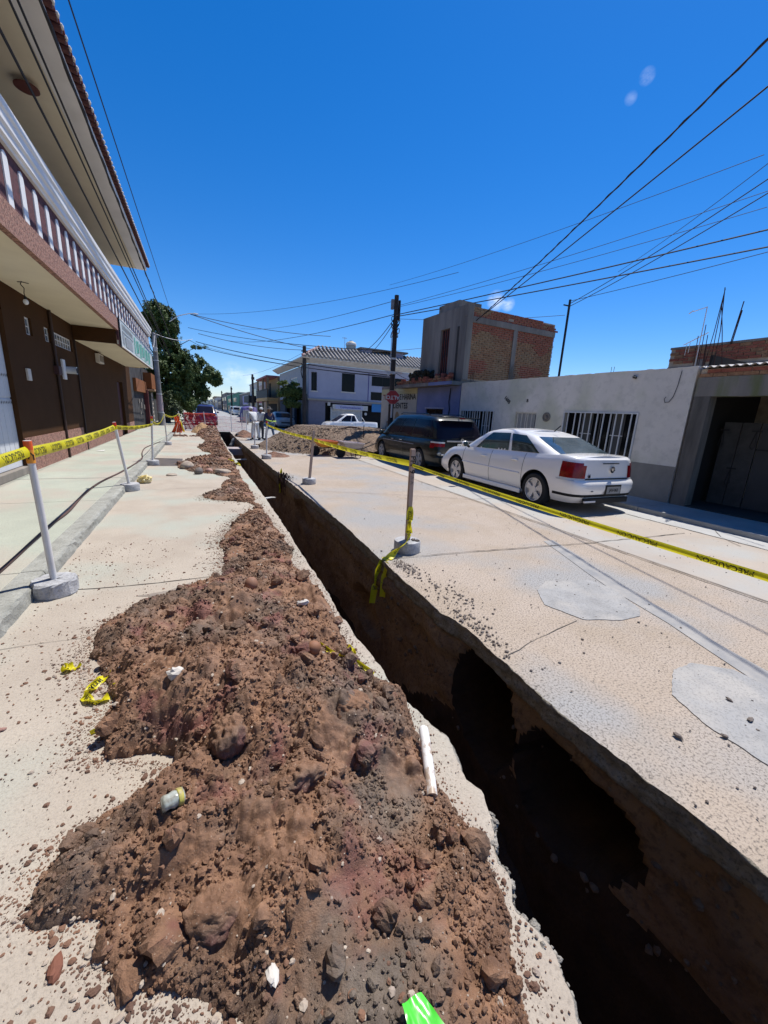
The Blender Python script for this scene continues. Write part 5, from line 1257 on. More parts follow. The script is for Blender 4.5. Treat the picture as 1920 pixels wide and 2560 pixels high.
# ------------------------------------------------------------------ trees
def leaf_cloud(blobs, n, size, seed, droop=0.0):
    r = np.random.default_rng(seed)
    vol = np.array([b[3] * b[4] * b[5] for b in blobs]) ** .75; vol = vol / vol.sum()
    k = r.choice(len(blobs), n, p=vol); B = np.array(blobs)[k]
    d = r.normal(0, 1, (n, 3)); d /= np.linalg.norm(d, axis=1)[:, None]
    rad = (r.random(n) ** .33) * (0.72 + .42 * fbm(d[:, 0] * 3 + k * 7, d[:, 1] * 3 + d[:, 2] * 2, seed, 3))
    c = B[:, :3] + d * rad[:, None] * B[:, 3:6]
    # leaves sit in small sprays
    keep = fbm(c[:, 0] * 2.3, c[:, 2] * 2.3 + c[:, 1], seed + 5, 3) > -.12
    c, d = c[keep], d[keep]; n = len(c)
    nrm = d * .6 + r.normal(0, .6, (n, 3)) + np.array([0, 0, .5]); nrm /= np.linalg.norm(nrm, axis=1)[:, None]
    a = np.cross(nrm, r.normal(0, 1, (n, 3))); a /= np.linalg.norm(a, axis=1)[:, None]; b = np.cross(nrm, a)
    s = size * (.6 + .8 * r.random(n))[:, None]
    P = np.stack([c - a * s, c + b * s * .45, c + a * s - nrm * s * .3, c - b * s * .45], 1)
    return P.reshape(-1, 3), np.arange(n * 4).reshape(-1, 4)
def leafmat(name, c, c2):
    m = mat(name, c, .65, c2=c2, scale=1.1, contrast=(.3, .7), speck=tuple(x * 1.5 for x in c), sscale=9, samt=.6)
    return m
def tree(label, loc, blobs, n, size, m, trunk, seed, limbs=(), bark=None, group=None, cat='tree', name='tree'):
    o = thing(name, label, cat, loc, 0, group)
    V, F = leaf_cloud(blobs, n, size, seed)
    np_mesh('crown', V, F, m, o, False)
    for t in trunk: MB().tube(t[0], t[1], 8, t[2]).build('trunk', bark or M_bark, o, smooth=True)
    for t in limbs: MB().tube(t[0], t[1], 6, t[2]).build('limb', bark or M_bark, o, smooth=True)
    return o
M_bark = mat('bark', (.07, .055, .045), .95, bump=.5, bscale=12)
M_leafd = leafmat('dark leaves', (.10, .145, .032), (.035, .06, .018))
M_leafm = leafmat('mid leaves', (.12, .175, .045), (.04, .07, .022))
M_leafy = leafmat('yellow green leaves', (.15, .19, .03), (.05, .08, .02))
tree('tall dark leafy tree with a heavy crown behind the left utility pole', (-2.4, 38.5, .1),
     [(-.1, 0, 8.2, 1.55, 1.6, 1.4), (.7, 0, 7.6, 1.0, 1.3, 1.1), (-1.2, 0, 7.6, 1.0, 1.3, 1.1), (1.6, 0, 4.6, 1.2, 1.6, 1.2), (.3, .3, 6.6, 1.35, 1.8, 1.2), (-.9, 0, 6.4, 1.3, 1.8, 1.4), (.9, .2, 5.4, 1.4, 1.8, 1.2), (-.4, 0, 4.7, 1.9, 2.2, 1.5), (1.0, .2, 3.7, 1.4, 2.0, 1.3), (.3, 0, 2.4, 1.6, 2.0, 1.2), (1.2, 0, 1.6, 1.1, 1.6, 1.0), (-1.3, .2, 3.0, 1.4, 2, 1.6), (-.2, 0, 9.0, .7, .8, .55)],
     95000, .10, M_leafd, [([(-.2, 0, 0), (-.1, .1, 2.0), (.1, 0, 4.5), (0, 0, 7.5)], .28, .07)], 3,
     [([(0, 0, 3), (1.0, .1, 4.6)], .1, .03), ([(0, 0, 4), (-1.1, .2, 6.0)], .1, .03), ([(0, 0, 5.4), (.8, .2, 6.8)], .08, .02), ([(.9, 0, 6.1), (1.9, .1, 6.75), (2.7, 0, 6.35)], .04, .01), ([(1.0, 0, 5.7), (2.0, 0, 5.6), (2.3, 0, 4.9)], .035, .01)])
tree('spray of thin bright twigs reaching right from the tall dark tree', (0.0, 38.4, 6.3), [(0, 0, 0, .7, .6, .28), (.6, 0, .1, .45, .3, .2), (1.0, 0, -.1, .3, .2, .1), (-.3, 0, -.6, .6, .5, .3)], 1500, .07, M_leafm, [([(-1.2, 0, -.6), (-.2, 0, -.1), (.7, 0, .1), (1.2, 0, -.1)], .03, .008)], 33, name='branch', cat='branch')
tree('lighter green rounded tree right of the tall dark tree over the parked car', (-1.0, 47, .1),
     [(.9, 0, 5.6, 1.5, 1.8, 1.1), (1.9, 0, 4.7, 1.6, 1.8, 1.0), (2.6, 0, 4.2, 1.0, 1.4, .8), (.6, 0, 4.0, 1.5, 1.8, 1.3), (1.3, 0, 2.9, 1.1, 1.6, 1.2), (.2, 0, 1.8, 1.3, 1.6, 1.3), (-.6, 0, 3.4, 1.5, 1.8, 1.8), (-.2, 0, 6.0, 1.0, 1.3, .9)],
     42000, .12, M_leafm, [([(0, 0, 0), (.2, 0, 2.5), (.8, 0, 5.0)], .22, .06)], 4, [([(.3, 0, 3), (2.2, 0, 4.6)], .09, .02)])
tree('low bush with large pale leaves under the tall dark tree', (-1.8, 34.6, .12), [(0, 0, 1.1, .7, .7, .9), (.4, 0, .7, .6, .6, .6), (-.4, 0, 2.0, .5, .5, .6)], 1500, .13, leafmat('bush leaves', (.10, .13, .05), (.03, .045, .02)), [([(0, 0, 0), (0, 0, 1.0)], .05, .02)], 5, name='bush', cat='bush')
for i, (x_, y_, s_, l_) in enumerate(((-3.2, 62, 1.0, 'dark tree far down the left pavement'), (-3.4, 84, 1.1, 'second dark tree far down the left pavement'), (-3.2, 120, 1.2, 'small distant tree at the end of the left pavement'), (-3.0, 160, 1.3, 'tiny tree at the vanishing end on the left'))):
    tree(l_, (x_, y_, .1), [(0, 0, 3.4 * s_, 1.7, 1.7, 1.5), (.8, 0, 2.6 * s_, 1.3, 1.4, 1.1)], 3500, .2, M_leafd, [([(0, 0, 0), (0, 0, 3)], .15, .06)], 50 + i)
tree('clipped tree with a yellow green top and black underside before the lavender house', (7.35, 36.2, .1),
     [(0, 0, 3.2, 1.15, 1.0, .8), (.7, 0, 2.8, .9, .9, .9), (-.8, 0, 3.0, .7, .8, .6), (0, 0, 2.2, 1.2, 1.0, .6)], 15000, .08, M_leafd, [([(0, 0, 0), (0, 0, 2.2)], .12, .08)], 6)
tree('yellow green flush of leaves on top of the clipped tree', (7.2, 36.0, 3.95), [(-.2, 0, 0, .85, .7, .22), (.5, 0, -.1, .5, .6, .2), (-.8, 0, -.15, .4, .4, .25)], 2200, .07, M_leafy, [], 7, name='shoots', cat='foliage')

# ------------------------------------------------------------------ vehicles
def superloop(hw, y0, y1, ex, N, asp=2.3):
    # every ring uses the same parameters, so columns of the shell line up
    yc, hl = (y0 + y1) / 2, (y1 - y0) / 2
    a = np.linspace(0, 2 * PI, 20001)
    c, s = np.cos(a), np.sin(a)
    x = np.sign(c) * np.abs(c) ** ex; y = np.sign(s) * np.abs(s) ** ex
    d = np.concatenate([[0], np.cumsum(np.hypot(np.diff(x), np.diff(y * asp)))]); t = np.linspace(0, d[-1], N + 1)[:-1]
    return np.interp(t, d, x) * hw, yc + hl * np.interp(t, d, y)
def shell(T, hwf, y0f, y1f, zf, ex, N, crown, caps=True):
    rows = []
    for t in T:
        x, y = superloop(hwf(t), y0f(t), y1f(t), ex, N); rows.append(np.stack([x, y, zf(y, t)], -1))
    if caps:
        for k in (.96, .88, .7, .45, .2, .0):
            x, y = superloop(hwf(T[-1]), y0f(T[-1]), y1f(T[-1]), ex, N)
            sy = y0f(T[-1]) + (y - y0f(T[-1])) * 1.0
            rows.append(np.stack([x * k, sy, zf(sy, T[-1]) + crown * (1 - k * k)], -1))
        x, y, z = rows[0].T
        rows.insert(0, np.stack([x * .5, y, z], -1)); rows.insert(0, np.stack([x * 0, y, z], -1))
    V = np.stack(rows); n = V.shape[0]
    F = []
    for i in range(n - 1):
        for k in range(N):
            F.append((i * N + k, i * N + (k + 1) % N, (i + 1) * N + (k + 1) % N, (i + 1) * N + k))
    return V.reshape(-1, 3), np.array(F)
def weld(me, d=1e-4):
    bm = bmesh.new(); bm.from_mesh(me); bmesh.ops.remove_doubles(bm, verts=bm.verts, dist=d); bmesh.ops.dissolve_degenerate(bm, edges=bm.edges, dist=1e-5)
    bmesh.ops.recalc_face_normals(bm, faces=bm.faces); bm.to_mesh(me); bm.free()
def shell_patch(name, V, F, cond, off, m, parent):
    me = bpy.data.meshes.new('t'); me.from_pydata(V.tolist(), [], F.tolist()); weld(me); me.update()
    C = np.array([p.center[:] for p in me.polygons]); Nn = np.array([v.normal[:] for v in me.vertices]); P = np.array([v.co[:] for v in me.vertices])
    ok = cond(C[:, 0], C[:, 1], C[:, 2]); fs = [tuple(p.vertices) for p, k in zip(me.polygons, ok) if k]
    bpy.data.meshes.remove(me)
    if not fs: return None
    use = sorted({i for f in fs for i in f}); mp = {a: b for b, a in enumerate(use)}
    b = MB().add([tuple(P[i] + Nn[i] * off) for i in use], [tuple(mp[i] for i in f) for f in fs])
    me = bpy.data.meshes.new(name); me.from_pydata(b.v, [], b.f); me.polygons.foreach_set('use_smooth', [True] * len(b.f)); me.update()
    return mesh_obj(name, me, m, parent)
def tab(pts):
    xs = [p[0] for p in pts]; ys_ = [p[1] for p in pts]
    return lambda t: np.interp(t, xs, ys_)
def make_wheel(parent, x, y, r, side, spokes=5, w=.21, m_rim=None, double=True):
    m_rim = m_rim or M_alloy
    wh_ = MB().lathe([(r * .68, -side * .01), (r * .70, -w / 2), (r * .93, -w / 2), (r, -w * .32), (r, w * .32), (r * .93, w / 2), (r * .70, w / 2), (r * .68, side * .0)], 30, (x, y, r), 'x').build('wheel', M_rubber, parent, smooth=True)
    xo = x + side * w * .34
    MB().lathe([(r * .70, -.02 * side), (r * .705, .03 * side), (r * .66, .03 * side), (r * .62, -.03 * side), (r * .62, -.05 * side)], 28, (xo, y, r), 'x').build('rim', m_rim, wh_, smooth=True)
    MB().lathe([(r * .64, 0), (r * .64, .004)], 24, (xo - side * .05, y, r), 'x').build('brake_shadow', M_black, wh_)
    sp = MB()
    for i in range(spokes):
        for dlt in ((-.16, .16) if double else (0,)):
            a = 2 * PI * i / spokes + PI / 2 + dlt; a0 = 2 * PI * i / spokes + PI / 2 + dlt * .5
            p0 = Vector((xo + side * .012, y + r * .12 * math.cos(a0), r + r * .12 * math.sin(a0))); p1 = Vector((xo + side * .005, y + r * .66 * math.cos(a), r + r * .66 * math.sin(a)))
            d = (p1 - p0).normalized(); nn = Vector((0, -d.z, d.y)); wv = .03 if double else .05; tx = Vector((side * .012, 0, 0))
            vs = [p0 + nn * wv * .8 + tx, p0 - nn * wv * .8 + tx, p1 - nn * wv + tx, p1 + nn * wv + tx, p0 + nn * wv * .8 - tx, p0 - nn * wv * .8 - tx, p1 - nn * wv - tx, p1 + nn * wv - tx]
            sp.add(vs, [(0, 1, 2, 3), (7, 6, 5, 4), (0, 4, 5, 1), (1, 5, 6, 2), (2, 6, 7, 3), (3, 7, 4, 0)])
    sp.lathe([(0, -.02), (r * .2, -.02), (r * .2, .02 * 1), (0, .025)], 14, (xo + side * .01, y, r), 'x')
    sp.build('spokes', m_rim, wh_)
def car(name, label, cat, loc, rz, P, paint, glass, group=None, rim=None):
    o = thing(name, label, cat, loc, rz, group)
    Ln, W, H, z0 = P['L'], P['W'], P['H'], P.get('z0', .19)
    hw = tab(P.get('hw', [(0, .88), (.12, .955), (.35, .995), (.55, 1.0), (.72, .985), (.88, .955), (1, .90)])); zt = tab(P['ztop'])
    yr = tab(P['yr']); yf = tab(P['yf'])
    T = np.array([0, .05, .1, .16, .22, .28, .34, .40, .46, .5, .53, .56, .6, .66, .72, .78, .84, .89, .93, .96, .985, 1.0])
    N = P.get('N', 150)
    V, F = shell(T, lambda t: hw(t) * W / 2, lambda t: yr(t), lambda t: Ln - yf(t), lambda y, t: z0 + (zt(y) - z0) * t, P.get('ex', .23), N, P.get('crown', .05))
    me = bpy.data.meshes.new('body'); me.from_pydata(V.tolist(), [], F.tolist()); weld(me)
    me.polygons.foreach_set('use_smooth', [True] * len(me.polygons)); me.set_sharp_from_angle(angle=math.radians(35)); me.materials.append(paint)
    body = mesh_obj('body', me, None, o)
    R = P['wr']
    if P.get('arch', True):
        me.materials.append(M_black)
        cb_ = MB()
        for ya in P['axles']:
            for s in (-1, 1):
                cb_.lathe([(R * 1.17, s * (W / 2 - .30)), (R * 1.17, s * (W / 2 + .2))], 30, (0, ya, R * 1.02), 'x')
        cm = cb_.mesh('cut'); cm.materials.append(paint); cm.materials.append(M_black); cm.polygons.foreach_set('material_index', [1] * len(cm.polygons))
        co = bpy.data.objects.new('cut', cm); COL.objects.link(co); co.parent = o
        md = body.modifiers.new('arches', 'BOOLEAN'); md.object = co; md.operation = 'DIFFERENCE'; md.solver = 'EXACT'
        bpy.context.view_layer.update()
        dg = bpy.context.evaluated_depsgraph_get(); nm = bpy.data.meshes.new_from_object(body.evaluated_get(dg))
        body.modifiers.clear(); body.data = nm; nm.name = 'body'; bpy.data.objects.remove(co)
    # glasshouse
    G = P['gh']; zb = lambda y: zt(y) - .015
    gy0 = tab(G['rear']); gy1 = tab(G['front']); ghw = tab(G.get('hw', [(0, .90), (.5, .845), (.8, .775), (.93, .72), (1, .63)])); zr = G['roof']
    Tg = np.array([0, .06, .12, .2, .28, .36, .44, .52, .6, .68, .76, .82, .87, .91, .945, .975, 1.0])
    hz = tab(G.get('zc', [(0, 0), (1, 1)]))
    zroof = tab(zr)
    V2, F2 = shell(Tg, lambda t: ghw(t) * W / 2, lambda t: gy0(t), lambda t: gy1(t), lambda y, t: zb(y) + (zroof(y) - zb(y)) * hz(t), G.get('ex', .24), 170, G.get('crown', .035))
    me = bpy.data.meshes.new('cabin'); me.from_pydata(V2.tolist(), [], F2.tolist()); weld(me)
    me.polygons.foreach_set('use_smooth', [True] * len(me.polygons)); me.set_sharp_from_angle(angle=math.radians(35)); me.materials.append(paint)
    mesh_obj('cabin', me, None, o)
    def tt(y, z): return np.clip((z - zb(y)) / (zroof(y) - zb(y)), 0, 1)
    def hzi(v):
        q = np.linspace(0, 1, 50); return np.interp(v, hz(q), q)
    def side(a, b, lo=.09, hi=.83):
        def c(x, y, z):
            t = hzi(tt(y, z)); s = (y - gy0(t)) / (gy1(t) - gy0(t))
            return (t > lo) & (t < hi) & (s > a) & (s < b) & (np.abs(x) > .93 * ghw(t) * W / 2)
        return c
    for a, b in G['side']:
        for s in (-1, 1):
            cc = side(a, b); shell_patch('side_window', V2, F2, lambda x, y, z: cc(x, y, z) & (x * s > 0), .006, glass, o)
    def endw(front, lim=.86, lo=.06, hi=.84):
        def c(x, y, z):
            t = hzi(tt(y, z)); s = (y - gy0(t)) / (gy1(t) - gy0(t))
            return (t > lo) & (t < hi) & ((s > .6) if front else (s < .4)) & (np.abs(x) < lim * ghw(t) * W / 2)
        return c
    shell_patch('windscreen', V2, F2, endw(True), .006, glass, o)
    shell_patch('rear_window', V2, F2, endw(False, G.get('rlim', .86), G.get('rlo', .06), G.get('rhi', .84)), .006, G.get('rglass', glass), o)
    for ya in P['axles']:
        for s in (-1, 1): make_wheel(o, s * (W / 2 - .115), ya, R, s, P.get('spokes', 5), m_rim=rim)
    ctx = dict(V=V, F=F, V2=V2, F2=F2, hw=hw, W=W, L=Ln, zt=zt, yr=yr, yf=yf, z0=z0, side=side, o=o)
    # door gaps follow the flank
    for y in P.get('doors', ()):
        for s in (-1, 1):
            pts = []
            for t in np.linspace(.1, .985, 14):
                x = s * (hw(t) * W / 2 + .0015); pts.append((x, y + P.get('dcurve', 0) * math.sin(t * 3), z0 + (zt(y) - z0) * t))
            MB().tube(pts, .0045, 4).build('door_gap', M_black, o)
    for y in P.get('handles', ()):
        for s in (-1, 1):
            MB().cbox((s * (hw(.78) * W / 2 + .022), y, z0 + (zt(y) - z0) * .80), (.03, .19, .032)).build('door_handle', P.get('hm', paint), o, bevel=.012)
    my = P.get('mirror')
    if my:
        for s in (-1, 1):
            mm_ = MB().ball((s * (W / 2 + .06), my, zt(my) + .07), .1, 12, 8, (.95, .6, .72)).build('mirror', paint, o, smooth='all')
            MB().cyl((s * (W / 2 - .07), my, zt(my) + .0), (s * (W / 2 + .03), my, zt(my) + .05), .03, 8).build('mirror_arm', M_black, mm_)
            MB().ball((s * (W / 2 + .06), my - .018, zt(my) + .07), .088, 12, 8, (.95, .55, .72)).build('mirror_glass', M_carglassg, mm_, smooth='all')
    return ctx
def on_shell(c, name, cond, off, m): return shell_patch(name, c['V'], c['F'], cond, off, m, c['o'])
def plate_box(o, x, y, z, w, h, body, m=None, rm=M_white, tm=M_black, ang=0, dirn=-1):
    p = MB().cbox((x, y, z), (w, .012, h)).build('number_plate', rm, o)
    text(body, h * .62, tm, p, frame_m((x, y + dirn * .0075, z - .0), (1 if dirn < 0 else -1, 0, 0), (0, 0, 1)), bold=.002, spacing=.86)
    return p
# white saloon, tail towards the camera
PS = dict(L=4.60, W=1.80, H=1.46, wr=.325, axles=(.93, 3.63), z0=.20, crown=.035,
          ztop=[(0, .985), (.06, 1.02), (.45, 1.045), (1.0, 1.01), (2.2, .965), (3.35, .935), (3.9, .88), (4.35, .74), (4.6, .60)],
          yr=[(0, .16), (.12, .05), (.35, .0), (.49, .01), (.515, .07), (.56, .085), (.85, .10), (.97, .115), (1, .16)], yf=[(0, .14), (.3, 0), (.6, .02), (1, .22)],
          gh=dict(rear=[(0, .48), (.5, .90), (.86, 1.30), (1, 1.62)], front=[(0, 3.62), (.5, 3.18), (.86, 2.82), (1, 2.5)], roof=[(.4, 1.30), (1.2, 1.385), (2.0, 1.43), (2.8, 1.40), (3.6, 1.30)],
                  side=((.15, .405), (.435, .80)), rlim=.84, rglass=mat('bluish rear glass', (.07, .10, .12), .07, spec=.6, coat=.3, c2=(.03, .05, .06), scale=2.5)),
          doors=(1.30, 2.33, 3.36), handles=(1.55, 2.55), mirror=3.22)
c = car('saloon_car', 'white four door saloon car parked with its tail towards the trench', 'car', (7.13, 5.0, 0), math.radians(-.6), PS, M_carwhite, M_carglassg)
o = c['o']; o.scale = (1.06, 1.06, 1.06)
on_shell(c, 'tail_lamp', lambda x, y, z: (z > .66) & (z < .93) & (y < .36) & (x < -.575), .007, M_red)
on_shell(c, 'tail_lamp', lambda x, y, z: (z > .66) & (z < .93) & (y < .36) & (x > .575), .007, M_red)
for s in (-1, 1): on_shell(c, 'lamp_strip', lambda x, y, z: (z > .625) & (z <= .66) & (y < .40) & (x * s > .575), .0075, M_lampclear)
on_shell(c, 'boot_strip', lambda x, y, z: (z > .635) & (z < .675) & (y < .2) & (np.abs(x) < .56), .012, M_black)
on_shell(c, 'bumper_groove', lambda x, y, z: (z > .345) & (z < .362) & (y < .5), .003, M_dark)
MB().cbox((0.02, .055, .935), (.42, .012, .018)).build('brake_light', M_dark, o)
MB().cbox((.0, .03, .262), (1.15, .06, .10)).build('diffuser', M_black, o, bevel=.01)
for s in (-.52, .50): MB().cyl((s, .01, .245), (s, .12, .245), .032, 12).build('exhaust', mat('dull alloy', (.35, .35, .36)), o, smooth=True)
em = MB().lathe([(.060, 0), (.060, -.008), (.046, -.008), (.046, 0)], 22, (.10, .069, .82), 'y'); em.tube([(.045, .062, .84), (.09, .062, .845), (.11, .062, .80), (.16, .062, .802)], .008, 5)
em.build('boot_emblem', M_chrome, o)
MB().ball((-.47, .07, .70), .03, 10, 7, (1, .25, 1)).ball((-.458, .07, .735), .009, 6, 4, (1.2, .3, .7)).build('sticker', M_black, o)
pb = MB().cbox((.12, .0, .45), (.42, .014, .20)).build('plate_frame', M_black, o, bevel=.008)
plate_box(o, .12, -.010, .452, .36, .13, 'JAV-063', rm=mat('grey plate', (.30, .30, .29), .6))
MB().cyl((.0, 1.45, 1.43), (.03, 1.33, 1.55), .012, 6).build('aerial', M_black, o)
MB().cbox((-.25, .86, 1.075), (.2, .02, .035)).build('parcel_card', M_white, o)
for s in (-1, 1):
    MB().tube([(s * (c['hw'](.55) * .9 + .004), y, .58) for y in np.linspace(1.36, 3.34, 12)], .014, 6).build('side_moulding', M_carwhite, o)
    MB().cbox((s * .87, 2.3, .22), (.05, 2.0, .1)).build('sill', M_carwhite, o, bevel=.02)
MB().cbox((-.45, .0, .255), (.28, .03, .03)).build('bumper_chip', M_white, o)
MB().cbox((-.42, .003, .44), (.05, .012, .012)).build('bumper_scuff', M_black, o)
# dark van
PV = dict(L=5.05, W=1.95, H=1.76, wr=.345, axles=(1.02, 4.02), z0=.21, crown=.03, ex=.22,
          ztop=[(0, 1.06), (.5, 1.07), (2, 1.05), (3.6, 1.02), (4.1, .97), (4.7, .83), (5.05, .66)],
          yr=[(0, .12), (.12, .02), (.34, .0), (.40, .05), (.6, .06), (1, .10)], yf=[(0, .12), (.3, 0), (.7, .05), (1, .25)],
          gh=dict(rear=[(0, .10), (.5, .22), (.86, .42), (1, .62)], front=[(0, 4.45), (.5, 3.85), (.86, 3.40), (1, 3.05)], roof=[(0, 1.66), (.5, 1.70), (1.6, 1.745), (3.0, 1.72), (4.4, 1.6)],
                  hw=[(0, .945), (.5, .90), (.8, .84), (.93, .79), (1, .70)], side=((.06, .36), (.375, .60), (.615, .86)), rlim=.90, rlo=.02, rhi=.80),
          doors=(2.15, 3.30), handles=(2.35, 3.05), mirror=3.95, hm=M_chrome)
c = car('minivan', 'dark green minivan with red and clear tail lamps parked ahead of the white saloon', 'van', (7.25, 10.05, 0), math.radians(-.8), PV, M_cargreen, M_carglass, rim=mat('dull alloy', (.35, .35, .36), .4, metal=.5))
o = c['o']
for s in (-1, 1):
    on_shell(c, 'tail_lamp', lambda x, y, z: (z > .80) & (z < .93) & (y < .42) & (x * s > .60), .008, M_red)
    on_shell(c, 'lamp_strip', lambda x, y, z: (z >= .93) & (z < .985) & (y < .36) & (x * s > .60), .008, M_lampclear)
    MB().ball((s * .78, .05, .62), .06, 10, 7, (1.4, .3, .9)).build('reflection_lamp', mat('dull lens', (.2, .22, .22), .1, coat=1), o, smooth='all')
    MB().tube([(s * .62, 1.0, 1.745), (s * .62, 1.2, 1.79), (s * .60, 3.0, 1.785), (s * .58, 3.2, 1.74)], .016, 6).build('roof_rail', M_cargreen, o)
    MB().tube([(s * (c['hw'](.7) * .975 + .006), y, .80) for y in np.linspace(1.4, 3.9, 10)], .012, 5).build('side_moulding', mat('dull alloy', (.35, .35, .36)), o)
MB().cbox((0.02, .062, 1.0), (1.12, .03, .05)).build('chrome_strip', mat('dull alloy', (.35, .35, .36)), o, bevel=.01)
MB().cbox((0, .30, 1.70), (1.35, .3, .035)).build('spoiler', M_cargreen, o, bevel=.015)
MB().cbox((0, .147, 1.68), (.2, .02, .03)).build('brake_light', M_red, o)
MB().lathe([(.05, 0), (.05, -.01), (.035, -.01), (.035, 0)], 16, (.0, .05, 1.045), 'y').build('emblem', M_chrome, o)
plate_box(o, .0, .035, .86, .32, .14, 'JHJ-4267', tm=mat('green print', (.03, .12, .05), .6))
MB().tube([(-.05, .10, 1.12), (.25, .12, 1.14), (.5, .14, 1.15)], .012, 5).build('rear_wiper', M_black, o)
MB().cbox((0, .0, .60), (1.5, .05, .035)).build('bumper_step', M_chrome, o, bevel=.01)
# white pickup crossing the side street, nose to the left
PP = dict(L=4.5, W=1.72, H=1.6, wr=.31, axles=(.85, 3.55), z0=.24, crown=.01,
          ztop=[(0, 1.02), (1.6, 1.03), (2.2, 1.0), (3.4, .98), (3.9, .93), (4.3, .8), (4.5, .66)],
          yr=[(0, .06), (.2, 0), (1, .02)], yf=[(0, .12), (.3, 0), (.6, .03), (1, .25)],
          gh=dict(rear=[(0, 1.62), (.5, 1.80), (.86, 1.92), (1, 2.1)], front=[(0, 3.62), (.5, 3.15), (.86, 2.8), (1, 2.6)], roof=[(1.6, 1.52), (2.2, 1.58), (3.0, 1.56), (3.6, 1.5)], side=((.13, .36), (.39, .83))),
          doors=(2.0, 3.1), mirror=3.25, handles=(2.3,))
c = car('pickup_truck', 'white pickup truck behind the gravel mound facing left', 'pickup truck', (13.0, 30.4, 0), math.radians(90), PP, M_carwhite, M_carglass)
on_shell(c, 'load_bed', lambda x, y, z: (y > .12) & (y < 1.5) & (np.abs(x) < .7) & (z > .98), .004, mat('dark load bed', (.07, .07, .07), .9))
MB().tube([(-.78, 1.45, 1.36), (-.76, 1.2, 1.05)], .02, 6).tube([(.78, 1.45, 1.36), (.76, 1.2, 1.05)], .02, 6).build('bed_rail', M_carwhite, c['o'])
MB().ball((.8, 4.15, .68), .1, 10, 7, (.4, 1, .8)).ball((-.8, 4.15, .68), .1, 10, 7, (.4, 1, .8)).build('headlight', M_lampclear, c['o'], smooth='all')
# generic hatch / saloon / suv for the street
PG = dict(PS); PG.update(N=90, doors=(2.33,), handles=()); 
c = car('saloon_car', 'silver saloon car parked under the clipped tree facing the camera', 'car', (7.05, 41.5, 0), math.radians(180), PG, M_carsilver, M_carglass)
MB().ball((.62, 4.4, .62), .13, 10, 7, (1.2, .5, .6)).ball((-.62, 4.4, .62), .13, 10, 7, (1.2, .5, .6)).build('headlight', M_lampclear, c['o'], smooth='all')
MB().cbox((0, 4.58, .5), (.9, .04, .12)).build('grille', M_black, c['o'], bevel=.01)
PU = dict(L=4.6, W=1.85, H=1.75, wr=.36, N=90, axles=(.9, 3.65), z0=.26, crown=.05, ztop=[(0, 1.05), (1, 1.08), (3.2, 1.05), (4.2, .98), (4.6, .86)], yr=[(0, .1), (.3, 0), (1, .1)], yf=[(0, .1), (.3, 0), (.7, .02), (1, .12)],
          gh=dict(rear=[(0, .15), (1, .5)], front=[(0, 3.5), (.86, 2.8), (1, 2.6)], roof=[(0, 1.68), (2, 1.75), (3.4, 1.68)], side=((.08, .36), (.39, .62), (.65, .86))), mirror=3.15)
def suv(label, loc, rz, paint, glass, name='suv', cat='car', plate=True):
    c = car(name, label, cat, loc, rz, PU, paint, glass)
    MB().cbox((0, 4.60, .82), (.8, .03, .16)).build('grille', M_black, c['o'], bevel=.01)
    MB().ball((.68, 4.5, .84), .12, 10, 7, (1.3, .5, .8)).ball((-.68, 4.5, .84), .12, 10, 7, (1.3, .5, .8)).build('headlight', M_lampclear, c['o'], smooth='all')
    MB().cbox((0, 4.61, .42), (.9, .04, .1)).build('bumper_bar', M_chrome, c['o'], bevel=.01)
    return c
suv('navy blue car facing the camera behind the red safety net', (.45, 42.6, 0), math.radians(180), M_carnavy, M_carglass)
suv('white car with open dark windows parked far along the right kerb', (6.8, 86, 0), 0, M_carwhite, M_carglass)
suv('silver car parked behind the white one far along the right kerb', (6.9, 96, 0), 0, M_carsilver, M_carglass)
suv('dull grey car nearest of the far row on the right kerb', (7.0, 72, 0), 0, M_carsilver, M_carglassg)
suv('small pale car at the far end of the street', (3.0, 150, 0), math.radians(180), M_carwhite, M_carglass)
# purple covered van
cvn = thing('covered_vehicle', 'vehicle hidden under a rounded purple tarpaulin beside the street', 'covered vehicle', (5.2, 50.0, 0))
M_purple = mat('purple tarpaulin', (.075, .06, .22), .7, c2=(.05, .04, .16), scale=3, bump=.6, bscale=6, bdist=.05)
V, F = shell(np.linspace(0, 1, 10), lambda t: .98 * (1 - .22 * t ** 3), lambda t: -1.9 + .5 * t ** 3, lambda t: 1.9 - .4 * t ** 3, lambda y, t: .25 + 1.45 * t - .25 * t * (y / 2) ** 2, .4, 60, .12)
me = bpy.data.meshes.new('tarpaulin'); me.from_pydata(V.tolist(), [], F.tolist()); weld(me); me.polygons.foreach_set('use_smooth', [True] * len(me.polygons)); mesh_obj('tarpaulin', me, M_purple, cvn)
for x_, y_ in ((-.8, -1.3), (.8, -1.3), (-.8, 1.3), (.8, 1.3)): MB().lathe([(.2, -.1), (.32, -.1), (.32, .1), (.2, .1)], 16, (x_, y_, .32), 'x').build('wheel', M_rubber, cvn)
MB().box((4.35 - 5.2, -2.6, 0), (5.0 - 5.2, -2.0, 1.35)).build('white_board', M_offwhite, cvn)
